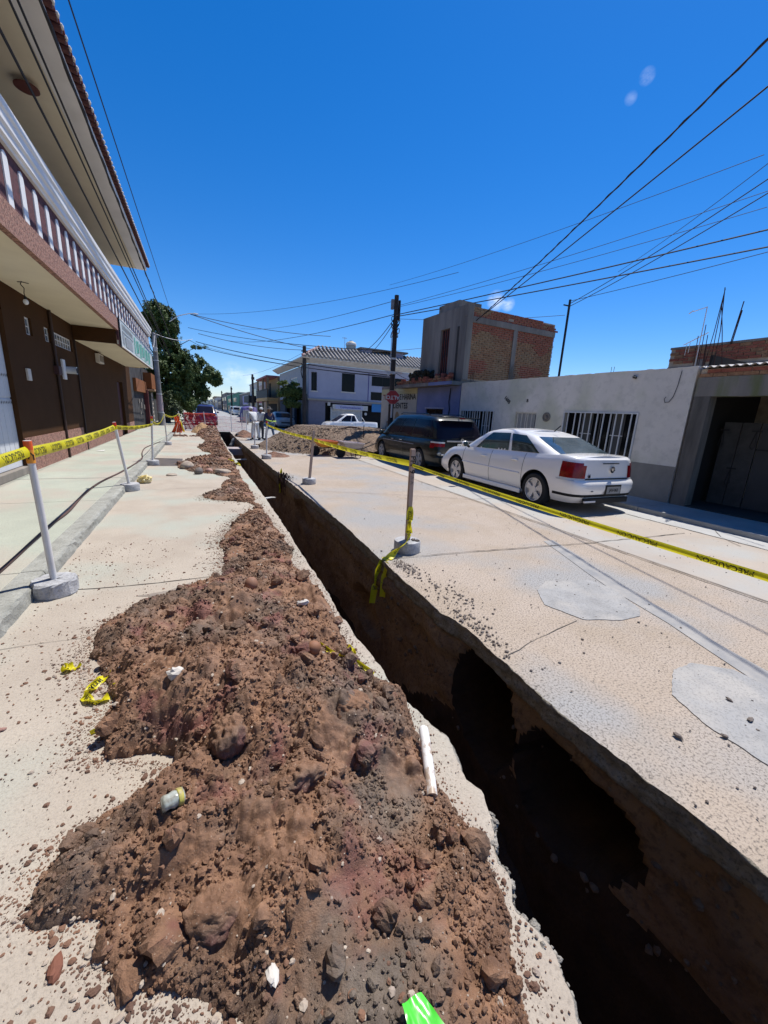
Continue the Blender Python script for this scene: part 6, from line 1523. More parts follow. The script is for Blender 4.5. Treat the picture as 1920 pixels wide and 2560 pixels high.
# ------------------------------------------------------------------ posts with cement feet, and barrier tape
def post(label, foot, top, style, br=.165, bh_=.135, pr=.026, rough=False, group='barrier posts with cement feet'):
    o = thing('barrier_post', label, 'barrier post', (foot[0], foot[1], 0), 0, group)
    t = Vector(top) - Vector((foot[0], foot[1], 0))
    n = 28; prof = [(0, 0), (br * .97, 0), (br, .012), (br, bh_ - .02), (br * .96, bh_ - .004), (br * .9, bh_), (0, bh_ + .003)]
    b = MB().lathe(prof, n)
    if rough:
        r = random.Random(int(foot[0] * 100)); b.v = [(x + (r.random() - .5) * .016, y + (r.random() - .5) * .016, z + (r.random() - .5) * .010 * (z > .02)) for x, y, z in b.v]
    b.build('base', M_postbase, o, smooth=not rough)
    s = t * (bh_ / t.z)
    if style == 'wood':
        d = t.normalized(); a = Vector((1, 0, 0)); w = .028
        vs = []
        for q in (s * .9, t): vs += [q + Vector((-w, -w * .8, 0)), q + Vector((w, -w * .8, 0)), q + Vector((w, w * .8, 0)), q + Vector((-w, w * .8, 0))]
        MB().add(vs, [(0, 1, 2, 3), (4, 5, 6, 7), (0, 1, 5, 4), (1, 2, 6, 5), (2, 3, 7, 6), (3, 0, 4, 7)]).build('stake', M_wood, o)
    else:
        MB().tube([s * .9, t], pr, 18).build('tube', M_pvc, o, smooth=True)
    if style in ('orange', 'number'):
        a, b2 = (.945, .998)
        MB().tube([t * a, t * b2], pr + .003, 18).build('cap', M_orangeplastic if style == 'number' else M_redtop, o, smooth=True)
        if style == 'number':
            MB().tube([t * .865, t * .944], pr + .0035, 18).build('sticker', M_orangeyellow, o, smooth=True)
            up_ = t.normalized(); c0 = t * .905
            vs, fs = text_geo('10Y', .085, bold=.002)
            P = []
            for v in vs:
                ang = v[0] / (pr + .005) - PI / 2 - .3
                P.append(c0 + up_ * v[1] + Vector((math.cos(ang), math.sin(ang), 0)) * (pr + .0048))
            me = bpy.data.meshes.new('lettering'); me.from_pydata([tuple(p) for p in P], [], fs); mesh_obj('lettering', me, M_black, o)
        if style == 'orange': MB().tube([t * .90, t * .944], pr + .003, 18).build('band', M_yellow, o, smooth=True)
    if style in ('wood', 'number', 'orange'): pass
    return o, Vector((foot[0], foot[1], 0)) + t
L1o, L1 = post('nearest left barrier post, leaning, with an orange number sticker', (-1.27, 4.14), (-1.29, 4.12, 1.35), 'number', rough=True)
L2o, L2 = post('second left barrier post, tilted, with an orange red cap', (-1.34, 8.95), (-1.47, 8.85, 1.31), 'orange', bh_=.14)
L3o, L3 = post('third left barrier post, upright with a red cap beside the pit', (-1.30, 12.65), (-1.22, 12.65, 1.34), 'orange')
L4o, L4 = post('fourth left barrier post, holding up the sagging tape on the kerb', (-1.34, 18.9), (-1.36, 18.7, 1.31), 'plain')
R1o, R1 = post('nearest right barrier post, a square wooden stake with printed letters', (2.33, 4.22), (2.31, 4.2, 1.31), 'wood', br=.17, bh_=.15)
R2o, R2 = post('second right barrier post, plain upright beside the trench', (2.27, 9.15), (2.39, 9.18, 1.25), 'wood', br=.16)
R3o, R3 = post('third right barrier post with a red top near the workers', (2.0, 14.1), (2.06, 14.3, 1.27), 'orange')
R4o, R4 = post('fourth right barrier post next to the men in white', (2.03, 17.7), (2.08, 17.8, 1.19), 'plain')
R0o, R0 = post('barrier post standing beside the camera on the right of the trench', (2.30, -.9), (2.30, -.9, 1.25), 'wood')
L0o, L0 = post('barrier post standing beside the camera on the left kerb', (-1.30, -.6), (-1.32, -.6, 1.3), 'plain')
text('PPr 9', .10, M_black, R1o, frame_m((-.022, -.0435, 1.12), (0, 0, -1), (1, 0, 0)), bold=.002)
text('V V', .07, mat('pencil', (.15, .14, .14), .8), R1o, frame_m((-.010, -.0430, .93), (0, 0, 1), (-1, 0, 0)))
pbl = MB(); 
for i in range(24): pbl.ball((.03 + rnd.random() * .09, -.02 - rnd.random() * .09, .16), .008 + rnd.random() * .006, 5, 4)
tag(pbl.build('grit', M_greystone, R1o), kind='stuff')
WORD = text_geo('PRECAUCION', 1.0, bold=.012)
def word_geo():
    vs, fs = WORD; xs = [v[0] for v in vs]; ys_ = [v[1] for v in vs]
    x0, x1, y0, y1 = min(xs), max(xs), min(ys_), max(ys_)
    return [((v[0] - x0) / (x1 - x0), (v[1] - y0) / (y1 - y0)) for v in vs], fs
WG = word_geo()
def tape(label, pts, w=.075, sag=0.03, twist=None, tilt=0.25, up=None, words=True, word_len=.36, gap=.16, flip=True, fold=.012, group='yellow warning tape'):
    o = thing('warning_tape', label, 'warning tape', tuple(pts[0]), 0, group); base = Vector(pts[0])
    P = []
    for a, b in zip(pts[:-1], pts[1:]):
        a, b = Vector(a), Vector(b); n = max(12, int((b - a).length / .06))
        for i in range(n):
            t = i / n; P.append(a.lerp(b, t) - Vector((0, 0, sag * 4 * t * (1 - t) * (b - a).length / 5)))
    P.append(Vector(pts[-1])); P = [p - base for p in P]
    Ls = [0]
    for a, b in zip(P[:-1], P[1:]): Ls.append(Ls[-1] + (b - a).length)
    tot = Ls[-1]
    def frame(i):
        d = (P[min(i + 1, len(P) - 1)] - P[max(i - 1, 0)]).normalized()
        side_ = d.cross(Vector((0, 0, 1)))
        if side_.length < .05: side_ = Vector((1, 0, 0))
        side_.normalize(); u = side_.cross(d).normalized()
        tw = tilt + (twist(Ls[i] / tot) if twist else 0) + .12 * math.sin(Ls[i] * 2.3) 
        return d, (u * math.cos(tw) + side_ * math.sin(tw)), (side_ * math.cos(tw) - u * math.sin(tw))
    FR = [frame(i) for i in range(len(P))]
    def at(s, v, off=0.0):
        s = min(max(s, 0), tot - 1e-4); i = int(np.searchsorted(Ls, s, 'right')) - 1; i = min(i, len(P) - 2); t = (s - Ls[i]) / max(1e-6, Ls[i + 1] - Ls[i])
        p = P[i].lerp(P[i + 1], t); u = FR[i][1].lerp(FR[i + 1][1], t); nn = FR[i][2].lerp(FR[i + 1][2], t)
        return p + u * v * w + nn * (off + fold * (1 - (2 * v) ** 2) * (1 if abs(v) < .5 else 0))
    b = MB(); NV = 5
    vs = [at(s, -.5 + k / (NV - 1)) for s in Ls for k in range(NV)]
    fs = [(i * NV + k, i * NV + k + 1, (i + 1) * NV + k + 1, (i + 1) * NV + k) for i in range(len(Ls) - 1) for k in range(NV - 1)]
    b.add(vs, fs); bo = b.build('band', M_yellow, o, smooth='all')
    if words:
        wb = MB(); s = .06; wv, wf = WG
        while s + word_len < tot:
            for off in (.0012, -.0012):
                vs = []
                for (a, c) in wv:
                    if flip: a, c = 1 - a, 1 - c
                    vs.append(at(s + a * word_len, (c - .5) * .66, off))
                wb.add(vs, wf)
            s += word_len + gap
        wb2 = bpy.data.meshes.new('lettering'); wb2.from_pydata(wb.v, [], wb.f); wb2.update(); tag(mesh_obj('lettering', wb2, M_black, o), kind='stuff')
    return o
def onpost(T, f, dx=0, dy=0): return (T.x + dx, T.y + dy, f)
tape('taut yellow tape running from nearest right stake out of the picture', [onpost(R1, 1.115), (2.30, -.88, 1.08)], w=.038, sag=.03, tilt=.05, word_len=.24, gap=.2)
tape('yellow tape between the second right post and the nearest right stake', [onpost(R2, 1.04), onpost(R1, 1.13)], sag=.03)
tape('yellow tape between the third and second right posts above the wheelbarrows', [onpost(R3, 1.15), onpost(R2, 1.06)], sag=.05)
tape('yellow tape from the left picture edge to the nearest left post', [(-1.32, -.6, 1.22), onpost(L1, 1.265)], w=.085, tilt=-.1)
tape('doubled yellow tape between the nearest and second left posts', [onpost(L1, 1.25), onpost(L2, 1.215)], w=.095, sag=.03, tilt=-.15)
tape('yellow tape between the second and third left posts', [onpost(L2, 1.215), onpost(L3, 1.11)], w=.085, sag=.05)
tape('sagging pale yellow tape between the third and fourth left posts', [onpost(L3, 1.18), onpost(L4, 1.25)], sag=.16)
L5b = Vector((-1.13, 25.5, 1.29))
tape('sagging yellow tape between the fourth left post and the orange vest', [onpost(L4, 1.25), (-1.13, 25.5, 1.15)], sag=.10)
tape('crumpled yellow tape wound down the nearest right stake to its foot', [(2.315, 4.165, .60), (2.30, 4.15, .42), (2.31, 4.15, .25), (2.25, 4.09, .16), (2.10, 4.04, .09), (1.96, 3.99, .025)], w=.085, sag=0, twist=lambda t: 1.2 * math.sin(t * 7), word_len=.16, gap=.08)
tape('end of yellow tape hanging over the edge into the trench', [(1.96, 4.0, .02), (1.885, 4.02, .015), (1.86, 4.05, -.12), (1.84, 4.08, -.35), (1.80, 4.06, -.58)], w=.08, sag=0, twist=lambda t: .8 * math.sin(t * 5) + .9, word_len=.2, gap=.05)
tape('second shorter tail of tape hanging beside the longer one in the trench', [(1.90, 3.90, .012), (1.87, 3.90, -.15), (1.85, 3.88, -.42)], w=.07, sag=0, twist=lambda t: 1.2, words=False)
def scrap(label, pts, w=.06, seed=0):
    r = random.Random(seed)
    tape(label, [(p[0], p[1], p[2]) for p in pts], w=w, sag=0, twist=lambda t: 1.3 + 1.1 * math.sin(t * 11 + seed), word_len=.12, gap=.06, group='scraps of yellow tape')
scrap('small scrap of yellow tape at the left tip of the heap', [(-.90, 2.83, .015), (-.86, 2.80, .03), (-.81, 2.83, .012)], seed=1)
scrap('looped yellow tape scrap on the concrete left of the heap', [(-.62, 2.66, .03), (-.68, 2.56, .02), (-.72, 2.47, .03), (-.64, 2.40, .015), (-.58, 2.42, .025)], seed=2, w=.05)
scrap('folded yellow tape scrap right of the looped one', [(-.56, 2.52, .03), (-.52, 2.44, .05), (-.48, 2.50, .04), (-.47, 2.40, .02)], seed=3, w=.05)
scrap('straight strip of yellow tape at the lower left of the heap', [(-.62, 2.16, .012), (-.5, 2.19, .03), (-.40, 2.25, .03)], seed=4, w=.035)
scrap('yellow tape scrap half buried near the right side of the heap', [(.62, 2.42, .15), (.70, 2.26, .13), (.80, 2.16, .12), (.86, 2.12, .09), (.93, 2.02, .06)], seed=5, w=.03)
scrap('short yellow tape end sticking up beside the trench', [(.84, 2.30, .11), (.86, 2.25, .13), (.87, 2.20, .09)], seed=6, w=.03)
scrap('faded yellow tape scrap by the trench beside the second heap', [(.72, 13.1, .12), (.9, 12.7, .05), (1.0, 12.3, .02)], seed=7, w=.08)
scrap('yellow tape knot on the right trench edge before the second post', [(1.86, 10.5, .18), (1.84, 10.45, .03), (1.80, 10.4, -.2), (1.80, 10.4, -.45)], seed=8, w=.06)

# cable on the left sidewalk
cb = thing('cable', 'dark reddish cable snaking along the left sidewalk', 'cable', (-1.7, 6, .125))
pts = [(-1.74, 2.2), (-1.75, 4.4), (-1.78, 5.4), (-1.80, 6.16), (-1.79, 6.8), (-1.87, 8.0), (-1.86, 9.2), (-1.70, 10.6), (-1.60, 12.3), (-1.60, 13.2), (-1.76, 14.6), (-1.84, 16.2), (-1.70, 17.8), (-1.58, 18.9)]
Q = []
for i in range(len(pts) - 1):
    p0, p1, p2, p3 = [Vector((*pts[max(0, min(len(pts) - 1, j))], 0)) for j in (i - 1, i, i + 1, i + 2)]
    for k in range(8):
        t = k / 8; Q.append(.5 * ((2 * p1) + (p2 - p0) * t + (2 * p0 - 5 * p1 + 4 * p2 - p3) * t * t + (3 * p1 - p0 - 3 * p2 + p3) * t ** 3))
MB().tube([(q.x + 1.7, q.y - 6, .012) for q in Q], .016, 8).build('sheath', mat('maroon cable', (.10, .055, .045), .7), cb, smooth=True)

# litter
bg_ = thing('plastic_bag', 'crumpled cream and yellow plastic bag at the kerb behind the second left post', 'plastic bag', (-1.18, 9.75, 0))
V = MB().ball((0, 0, .09), .15, 16, 10, (1, .8, .7), .35).v; b = MB().ball((0, 0, .08), .14, 16, 10, (1, .8, .65), .38, random.Random(3)); b.build('bag', mat('bag film', (.62, .58, .36), .4, c2=(.55, .4, .1), scale=9), bg_)
pap = thing('paper_scrap', 'small white paper scrap on the left sidewalk by the wall', 'paper', (-2.95, 15.1, .13))
MB().add([(-.12, -.05, 0), (.1, -.07, .01), (.12, .05, .03), (0, .08, .015), (-.1, .05, 0)], [(0, 1, 2, 3, 4)]).build('paper', M_white, pap)
hz_ = float(heap(np.array([-.19]), np.array([1.40]))[0][0])
bt = thing('crushed_bottle', 'crushed clear bottle with a yellow band half sunk in the soil heap', 'bottle', (-.19, 1.41, max(hz_, 0) + .035))
b = MB().lathe([(.0, -.045), (.034, -.045), (.041, -.03), (.036, -.01), (.042, .01), (.040, .03), (.042, .045), (.040, .062)], 18, axis='x')
r5 = random.Random(5); b.v = [(x, y * (1 + (r5.random() - .5) * .22), z * (1 + (r5.random() - .5) * .22)) for x, y, z in b.v]
b.build('bottle_body', mat('dirty clear plastic', (.46, .50, .44), .12, c2=(.24, .22, .17), scale=22, coat=.6), bt, smooth='all')
MB().lathe([(.0445, .030), (.046, .034), (.0455, .052), (.043, .056)], 18, axis='x').build('yellow_band', mat('dusty yellow label', (.55, .50, .10), .5, c2=(.3, .24, .1), scale=30), bt, smooth='all')
bt.rotation_euler = (0, .15, .35); bt.scale = (.72, .72, .72)
gz = float(heap(np.array([.46]), np.array([.62]))[0][0])
gb = thing('green_bag', 'bright green snack bag corner lying on wet soil at the bottom edge', 'bag', (.45, .535, max(gz, 0) + .03)); gb.scale = (.85, .85, .85)
nx_, ny_ = 16, 14; gx, gy = np.meshgrid(np.linspace(-.075, .085, nx_), np.linspace(-.13, .07, ny_), indexing='xy')
gzv = .014 * fbm(gx * 22, gy * 22, 3, 3) + .018 + .25 * np.clip(gx * 0 + .03 - np.abs(gx + .02), 0, 1) * .3
gx2 = gx + .35 * (gy - .07) * np.clip(gx, -.05, .05) * -6 * .2; top = np.clip(1 - (gy + .13) / .2 * .55, .3, 1); gx2 = (gx + .03) * top - .03
np_mesh('bag_front', np.stack([gx2, gy, gzv], -1).reshape(-1, 3), grid_faces(ny_, nx_), mat('glossy green film', (.10, .62, .06), .25, c2=(.06, .50, .03), scale=12), gb)
np_mesh('white_print', np.stack([gx2[2:8, 6:14], gy[2:8, 6:14], gzv[2:8, 6:14] + .002], -1).reshape(-1, 3), grid_faces(6, 8), mat('white print', (.7, .75, .68), .4, c2=(.15, .5, .12), scale=40, contrast=(.45, .5)), gb)
# muddy white pipe
pz = thing('white_pipe', 'muddy white plastic pipe lying on the heap beside the trench edge', 'pipe', (.84, 1.17, 0))
MB().tube([(.115, .25, .125), (.095, .20, .122), (.03, .04, .085), (.0, -.03, .065)], .025, 20).build('pipe_upper', M_pvcmud, pz, smooth=True)
MB().ball((.117, .255, .126), .0252, 18, 10, (1, 1, .95)).build('pipe_end', M_pvcmud, pz, smooth='all')
MB().tube([(.0, -.03, .045), (-.04, -.12, .03), (-.10, -.26, .012)], .013, 14, .010).build('pipe_lower', M_pvcmud, pz, smooth=True)
p2 = thing('thin_white_pipe', 'thin white pipe sticking out of the left trench wall', 'pipe', (1.0, 7.9, -.12))
MB().tube([(-.05, -.1, -.02), (.18, .8, -.10), (.42, 1.5, -.24), (.62, 2.2, -.40)], .022, 8).build('pipe', M_pvc, p2, smooth=True)
# service pipe and duct crossing the trench
cd = thing('crossing_duct', 'pale concrete duct crossing the trench just below the road', 'duct', (1.35, 20.8, -.30))
MB().box((-.48, -.55, -.28), (.48, .35, .04)).build('duct', mat('pinkish grey concrete', (.42, .36, .36), .85, c2=(.3, .26, .25), scale=4), cd, bevel=.02)
cd2 = thing('crossing_pipe', 'thin white pipe crossing the trench in front of the concrete duct', 'pipe', (1.35, 18.6, -.62))
MB().cyl((-.5, 0, 0), (.5, .1, .03), .035, 10).build('pipe', M_pvc, cd2, smooth=True)
rt = thing('root_tangle', 'tangle of roots and rubble hanging over the right trench edge', 'roots', (1.86, 10.1, 0))
tb_ = MB(); r5 = random.Random(9)
for i in range(26):
    y_ = r5.uniform(-.5, .5); a = r5.uniform(-.06, .12); tb_.tube([(a, y_, .02), (a - .03, y_ + r5.uniform(-.1, .1), .03 + .1 * r5.random()), (-.07, y_ + r5.uniform(-.1, .1), -.1), (-.06, y_, -.15 - .3 * r5.random())], .009, 4)
tb_.build('roots', M_rust, rt)

# safety net, cones of orange fabric
M_net = mat('red safety net', (.50, .03, .045), .6)
M_netw = mat('pale faded net', (.60, .34, .30), .6)
net = thing('safety_net', 'red plastic safety net strung across the road behind the heap', 'safety net', (0, 30.2, 0))
xn = np.linspace(-1.0, 1.0, 60); M_netd = M_net
b = MB()
for i, x_ in enumerate(np.linspace(-1.05, .95, 46)):
    b.tube([(x_ + .05 * math.sin(z_ * 9 + i), .04 * math.sin(z_ * 7 + i * .8), z_) for z_ in np.linspace(.05, 1.08, 9)], .016, 4)
for k in range(17):
    z_ = .06 + k * .064; b.tube([(x_, .03 * math.sin(x_ * 5 + k), z_ + .02 * math.sin(x_ * 6)) for x_ in np.linspace(-1.05, .95, 26)], .013, 4)
b.build('dense_mesh', M_net, net)
b = MB()
for z_ in (1.04, 1.09, 1.13): b.tube([(x_, .03 * math.sin(x_ * 5), z_ + .02 * math.sin(x_ * 4)) for x_ in np.linspace(-1.05, .95, 20)], .022, 5)
b.build('top_band', mat('orange red net band', (.75, .10, .04), .6), net)
b = MB(); b2 = MB()
for i, x_ in enumerate(np.linspace(.98, 2.9, 30)):
    (b if i % 3 else b2).tube([(x_ + .014 * math.sin(z_ * 9 + i * .5), -.6 * (x_ - .95) / 1.9 + .05 * math.sin(z_ * 6 + i), z_) for z_ in np.linspace(.0, .98 + .04 * math.sin(i), 9)], .008, 4)
for z_ in (.04, .3, .55, .8, .98): b2.tube([(x_, -.6 * (x_ - .95) / 1.9, z_ + .02 * math.sin(x_ * 9 + z_)) for x_ in np.linspace(.98, 2.9, 16)], .006, 4)
b.build('open_mesh', M_netw, net); b2.build('open_mesh', mat('pinkish net', (.55, .16, .2), .6), net)
for x_, y_, t_, l_ in ((-1.0, 30.2, -.02, 'leaning white stick at the left end of the safety net'), (.28, 28.6, -.10, 'white stick leaning in front of the navy car'), (1.9, 29.7, .0, 'pink white stick in the middle of the net'), (2.55, 29.3, .02, 'white stick at the right part of the net beside the men'), (2.85, 29.2, .0, 'last white stick at the right end of the net')):
    o = thing('net_stick', l_, 'stick', (x_, y_, 0)); MB().cyl((0, 0, 0), (t_, 0, 1.28), .024, 8).build('stick', M_pvc, o, smooth=True)
vt = thing('orange_vest', 'orange safety netting draped over a post at the left kerb end', 'safety vest', (-1.13, 25.5, 0))
MB().cyl((0, 0, 0), (.0, 0, 1.30), .03, 10).build('post', M_pvc, vt, smooth=True)
def drape(pts_, name, m, seed):
    r = random.Random(seed); b = MB()
    for i in range(9):
        a = pts_[0]; q = pts_[1]
        x0, x1 = a[0] + (a[1] - a[0]) * i / 9, a[0] + (a[1] - a[0]) * (i + 1) / 9
        u0, u1 = q[0] + (q[1] - q[0]) * i / 9, q[0] + (q[1] - q[0]) * (i + 1) / 9
        y0_ = r.uniform(-.08, .04); y1_ = r.uniform(-.12, .05)
        b.add([(x0, y0_, a[2]), (x1, y1_, a[2] + r.uniform(-.03, .03)), (u1, y1_ * 1.6, q[2] + r.uniform(-.06, .06)), (u0, y0_ * 1.6, q[2])], [(0, 1, 2, 3)])
    b.build(name, m, vt)
drape(((-.25, .05, 1.02), (-.18, .02, .72)), 'fabric', M_orangeplastic, 1)
drape(((-.12, .10, .75), (-.42, .10, .12)), 'fabric', M_orangeplastic, 2)
drape(((.03, .10, .62), (.0, .26, .18)), 'fabric', mat('red fabric', (.6, .05, .04), .6), 3)
tape('twisted yellow tape trailing down beside the orange netting', [(-1.1, 25.4, 1.15), (-1.02, 25.35, .7), (-.9, 25.3, .15)], w=.07, sag=0, twist=lambda t: 3 * t, words=False)
rb_ = thing('rubble', 'row of broken rubble and soil at the end of the left kerb', 'rubble', (-.7, 24.2, 0)); rb_['kind'] = 'stuff'
b = MB(); r5 = random.Random(2)
for i in range(46): b.ball((r5.uniform(-.7, .9), r5.uniform(-.25, .35), .02), .03 + .09 * r5.random() ** 2, 6, 5, (1, 1, .7), .4, r5)
tag(b.build('rubble', M_clod, rb_), kind='stuff')
mnd = [('yellowish_mound', 'yellowish mound of dry earth before the red net', (.1, 28.3), (.75, 1.3), .55, mat('yellow earth', (.40, .25, .12), .95, c2=(.28, .17, .09), scale=6, bump=.8, bscale=18, bdist=.03)),
       ('soil_mound', 'small brown mound between the trench end and the men in white', (2.35, 25.3), (.6, 1.5), .35, M_clod),
       ('small_heap', 'little brown heap beside the third right post', (2.45, 15.0), (.55, .6), .13, M_clod)]
def mound(name, label, c, rad, h, m, cell=.12, flat=None, seed=5, shape=None):
    n = 90; xx, yy = np.meshgrid(np.linspace(-1, 1, n), np.linspace(-1, 1, n), indexing='xy')
    wx = xx + .12 * fbm(xx * 2, yy * 2, seed, 4); wy = yy + .12 * fbm(xx * 2 + 9, yy * 2, seed, 4)
    q = np.sqrt(wx ** 2 + wy ** 2); z = h * np.clip(1 - q, 0, 1) ** .8 * 1.1
    if flat: z = np.minimum(z, flat + .06 * fbm(xx * 3, yy * 3, seed + 2, 4))
    X = c[0] + xx * rad[0]; Y = c[1] + yy * rad[1]
    z = z + np.clip(z * 8, 0, 1) * (cell * .35 * clods(X, Y, cell, seed, .6) + cell * .25 * clods(X, Y, cell * .5, seed + 3, .6)) - .01
    F = grid_faces(n, n, (z > 0).reshape(-1))
    o = np_mesh(name, np.stack([X, Y, np.maximum(z, -.02)], -1).reshape(-1, 3), F, m, smooth=True); tag(o, label, 'mound', kind='stuff'); return o
for a in mnd: mound(a[0], a[1], a[2], a[3], a[4], a[5])
# gravel mound in front of the pickup
M_gravel = mat('brown gravel', (.24, .165, .11), .95, c2=(.10, .065, .045), scale=16, speck=(.45, .36, .27), sscale=26, samt=.7, bump=1.0, bscale=30, bdist=.03)
mound('gravel_mound', 'large flat topped mound of brown gravel between the wheelbarrows and the pickup', (6.2, 18.4), (3.9, 3.4), 1.75, M_gravel, cell=.09, flat=.97, seed=21)
r_ = np.random.default_rng(44); n = 9000; a_ = r_.random(n) * 2 * PI; q_ = np.sqrt(r_.random(n)) * 1.06
gx_ = 6.2 + 3.9 * q_ * np.cos(a_); gy_ = 18.4 + 3.4 * q_ * np.sin(a_)
gz_ = np.minimum(1.75 * np.clip(1 - q_, 0, 1) ** .8 * 1.1, .97) + .02
scatter('gravel_stones', 'loose stones over the brown gravel mound', 'gravel', np.c_[gx_, gy_, gz_], .012 + .03 * r_.random(n) ** 2, mat('gravel stone', (.34, .26, .19), .9, c2=(.16, .12, .09), scale=8), seed=45)
rod = thing('marker_rod', 'thin dark rod standing upright in the gravel mound', 'rod', (6.3, 15.9, .1)); MB().cyl((0, 0, 0), (0, 0, 1.1), .016, 6).build('rod', M_rust, rod)
bsd = thing('timber', 'broken timber lying on top of the gravel mound', 'timber', (5.9, 16.6, .98)); MB().tube([(-.5, 0, -.02), (0, .05, .1), (.35, 0, .08)], .035, 6).tube([(.4, 0, .05), (.6, .05, .0)], .05, 6).build('timber', M_rust, bsd)
# wheelbarrows, handles to the right
def barrow(label, loc, rz, m, mi):
    o = thing('wheelbarrow', label, 'wheelbarrow', loc, rz, 'wheelbarrows by the gravel')
    top = [(-.45, -.33), (.42, -.36), (.42, .36), (-.45, .33)]; bot = [(-.22, -.18), (.30, -.22), (.30, .22), (-.22, .18)]
    zt_, zb_ = (.62, .56), (.36, .34)
    vs = [(p[0], p[1], zt_[0] if i in (0, 3) else zt_[1]) for i, p in enumerate(top)] + [(p[0], p[1], zb_[0] if i in (0, 3) else zb_[1]) for i, p in enumerate(bot)]
    tr = MB().add(vs, [(4, 5, 6, 7), (0, 1, 5, 4), (1, 2, 6, 5), (2, 3, 7, 6), (3, 0, 4, 7)]).build('tray', m, o)
    md = tr.modifiers.new('thickness', 'SOLIDIFY'); md.thickness = .012
    MB().tube([vs[0], vs[1], vs[2], vs[3], vs[0]], .016, 6).build('tray_rim', mi, o)
    MB().add([(p[0] * .93, p[1] * .93, .52 if i in (0, 3) else .49) for i, p in enumerate(top)], [(0, 1, 2, 3)]).build('load', M_gravel if mi == m else mi, o)
    for s in (-1, 1):
        MB().tube([(-.45, s * .05, .24), (-.2, s * .17, .30), (.35, s * .26, .36), (.95, s * .30, .60)], .019, 6).build('handle', M_ironblack, o)
        MB().tube([(.05, s * .22, .35), (.12, s * .25, .02), (.30, s * .25, .02), (.36, s * .26, .36)], .015, 6).build('leg', M_ironblack, o)
    MB().lathe([(.08, -.045), (.16, -.045), (.19, -.02), (.19, .02), (.16, .045), (.08, .045)], 18, (-.42, 0, .19), 'y').build('wheel', M_rubber, o, smooth=True)
    MB().lathe([(.0, -.03), (.085, -.03), (.085, .03), (0, .03)], 12, (-.42, 0, .19), 'y').build('hub', M_iron, o)
    return o
barrow('orange wheelbarrow, left of the two, handles pointing right', (4.40, 15.15, 0), math.radians(4), M_orangeyellow, mat('faded orange rim', (.75, .22, .12), .6))
barrow('pale wheelbarrow nearer the van, right of the orange one', (5.22, 14.45, 0), math.radians(2), mat('pale tray', (.55, .50, .50), .5, c2=(.4, .36, .36)), mat('pale tray load', (.60, .52, .52), .6))

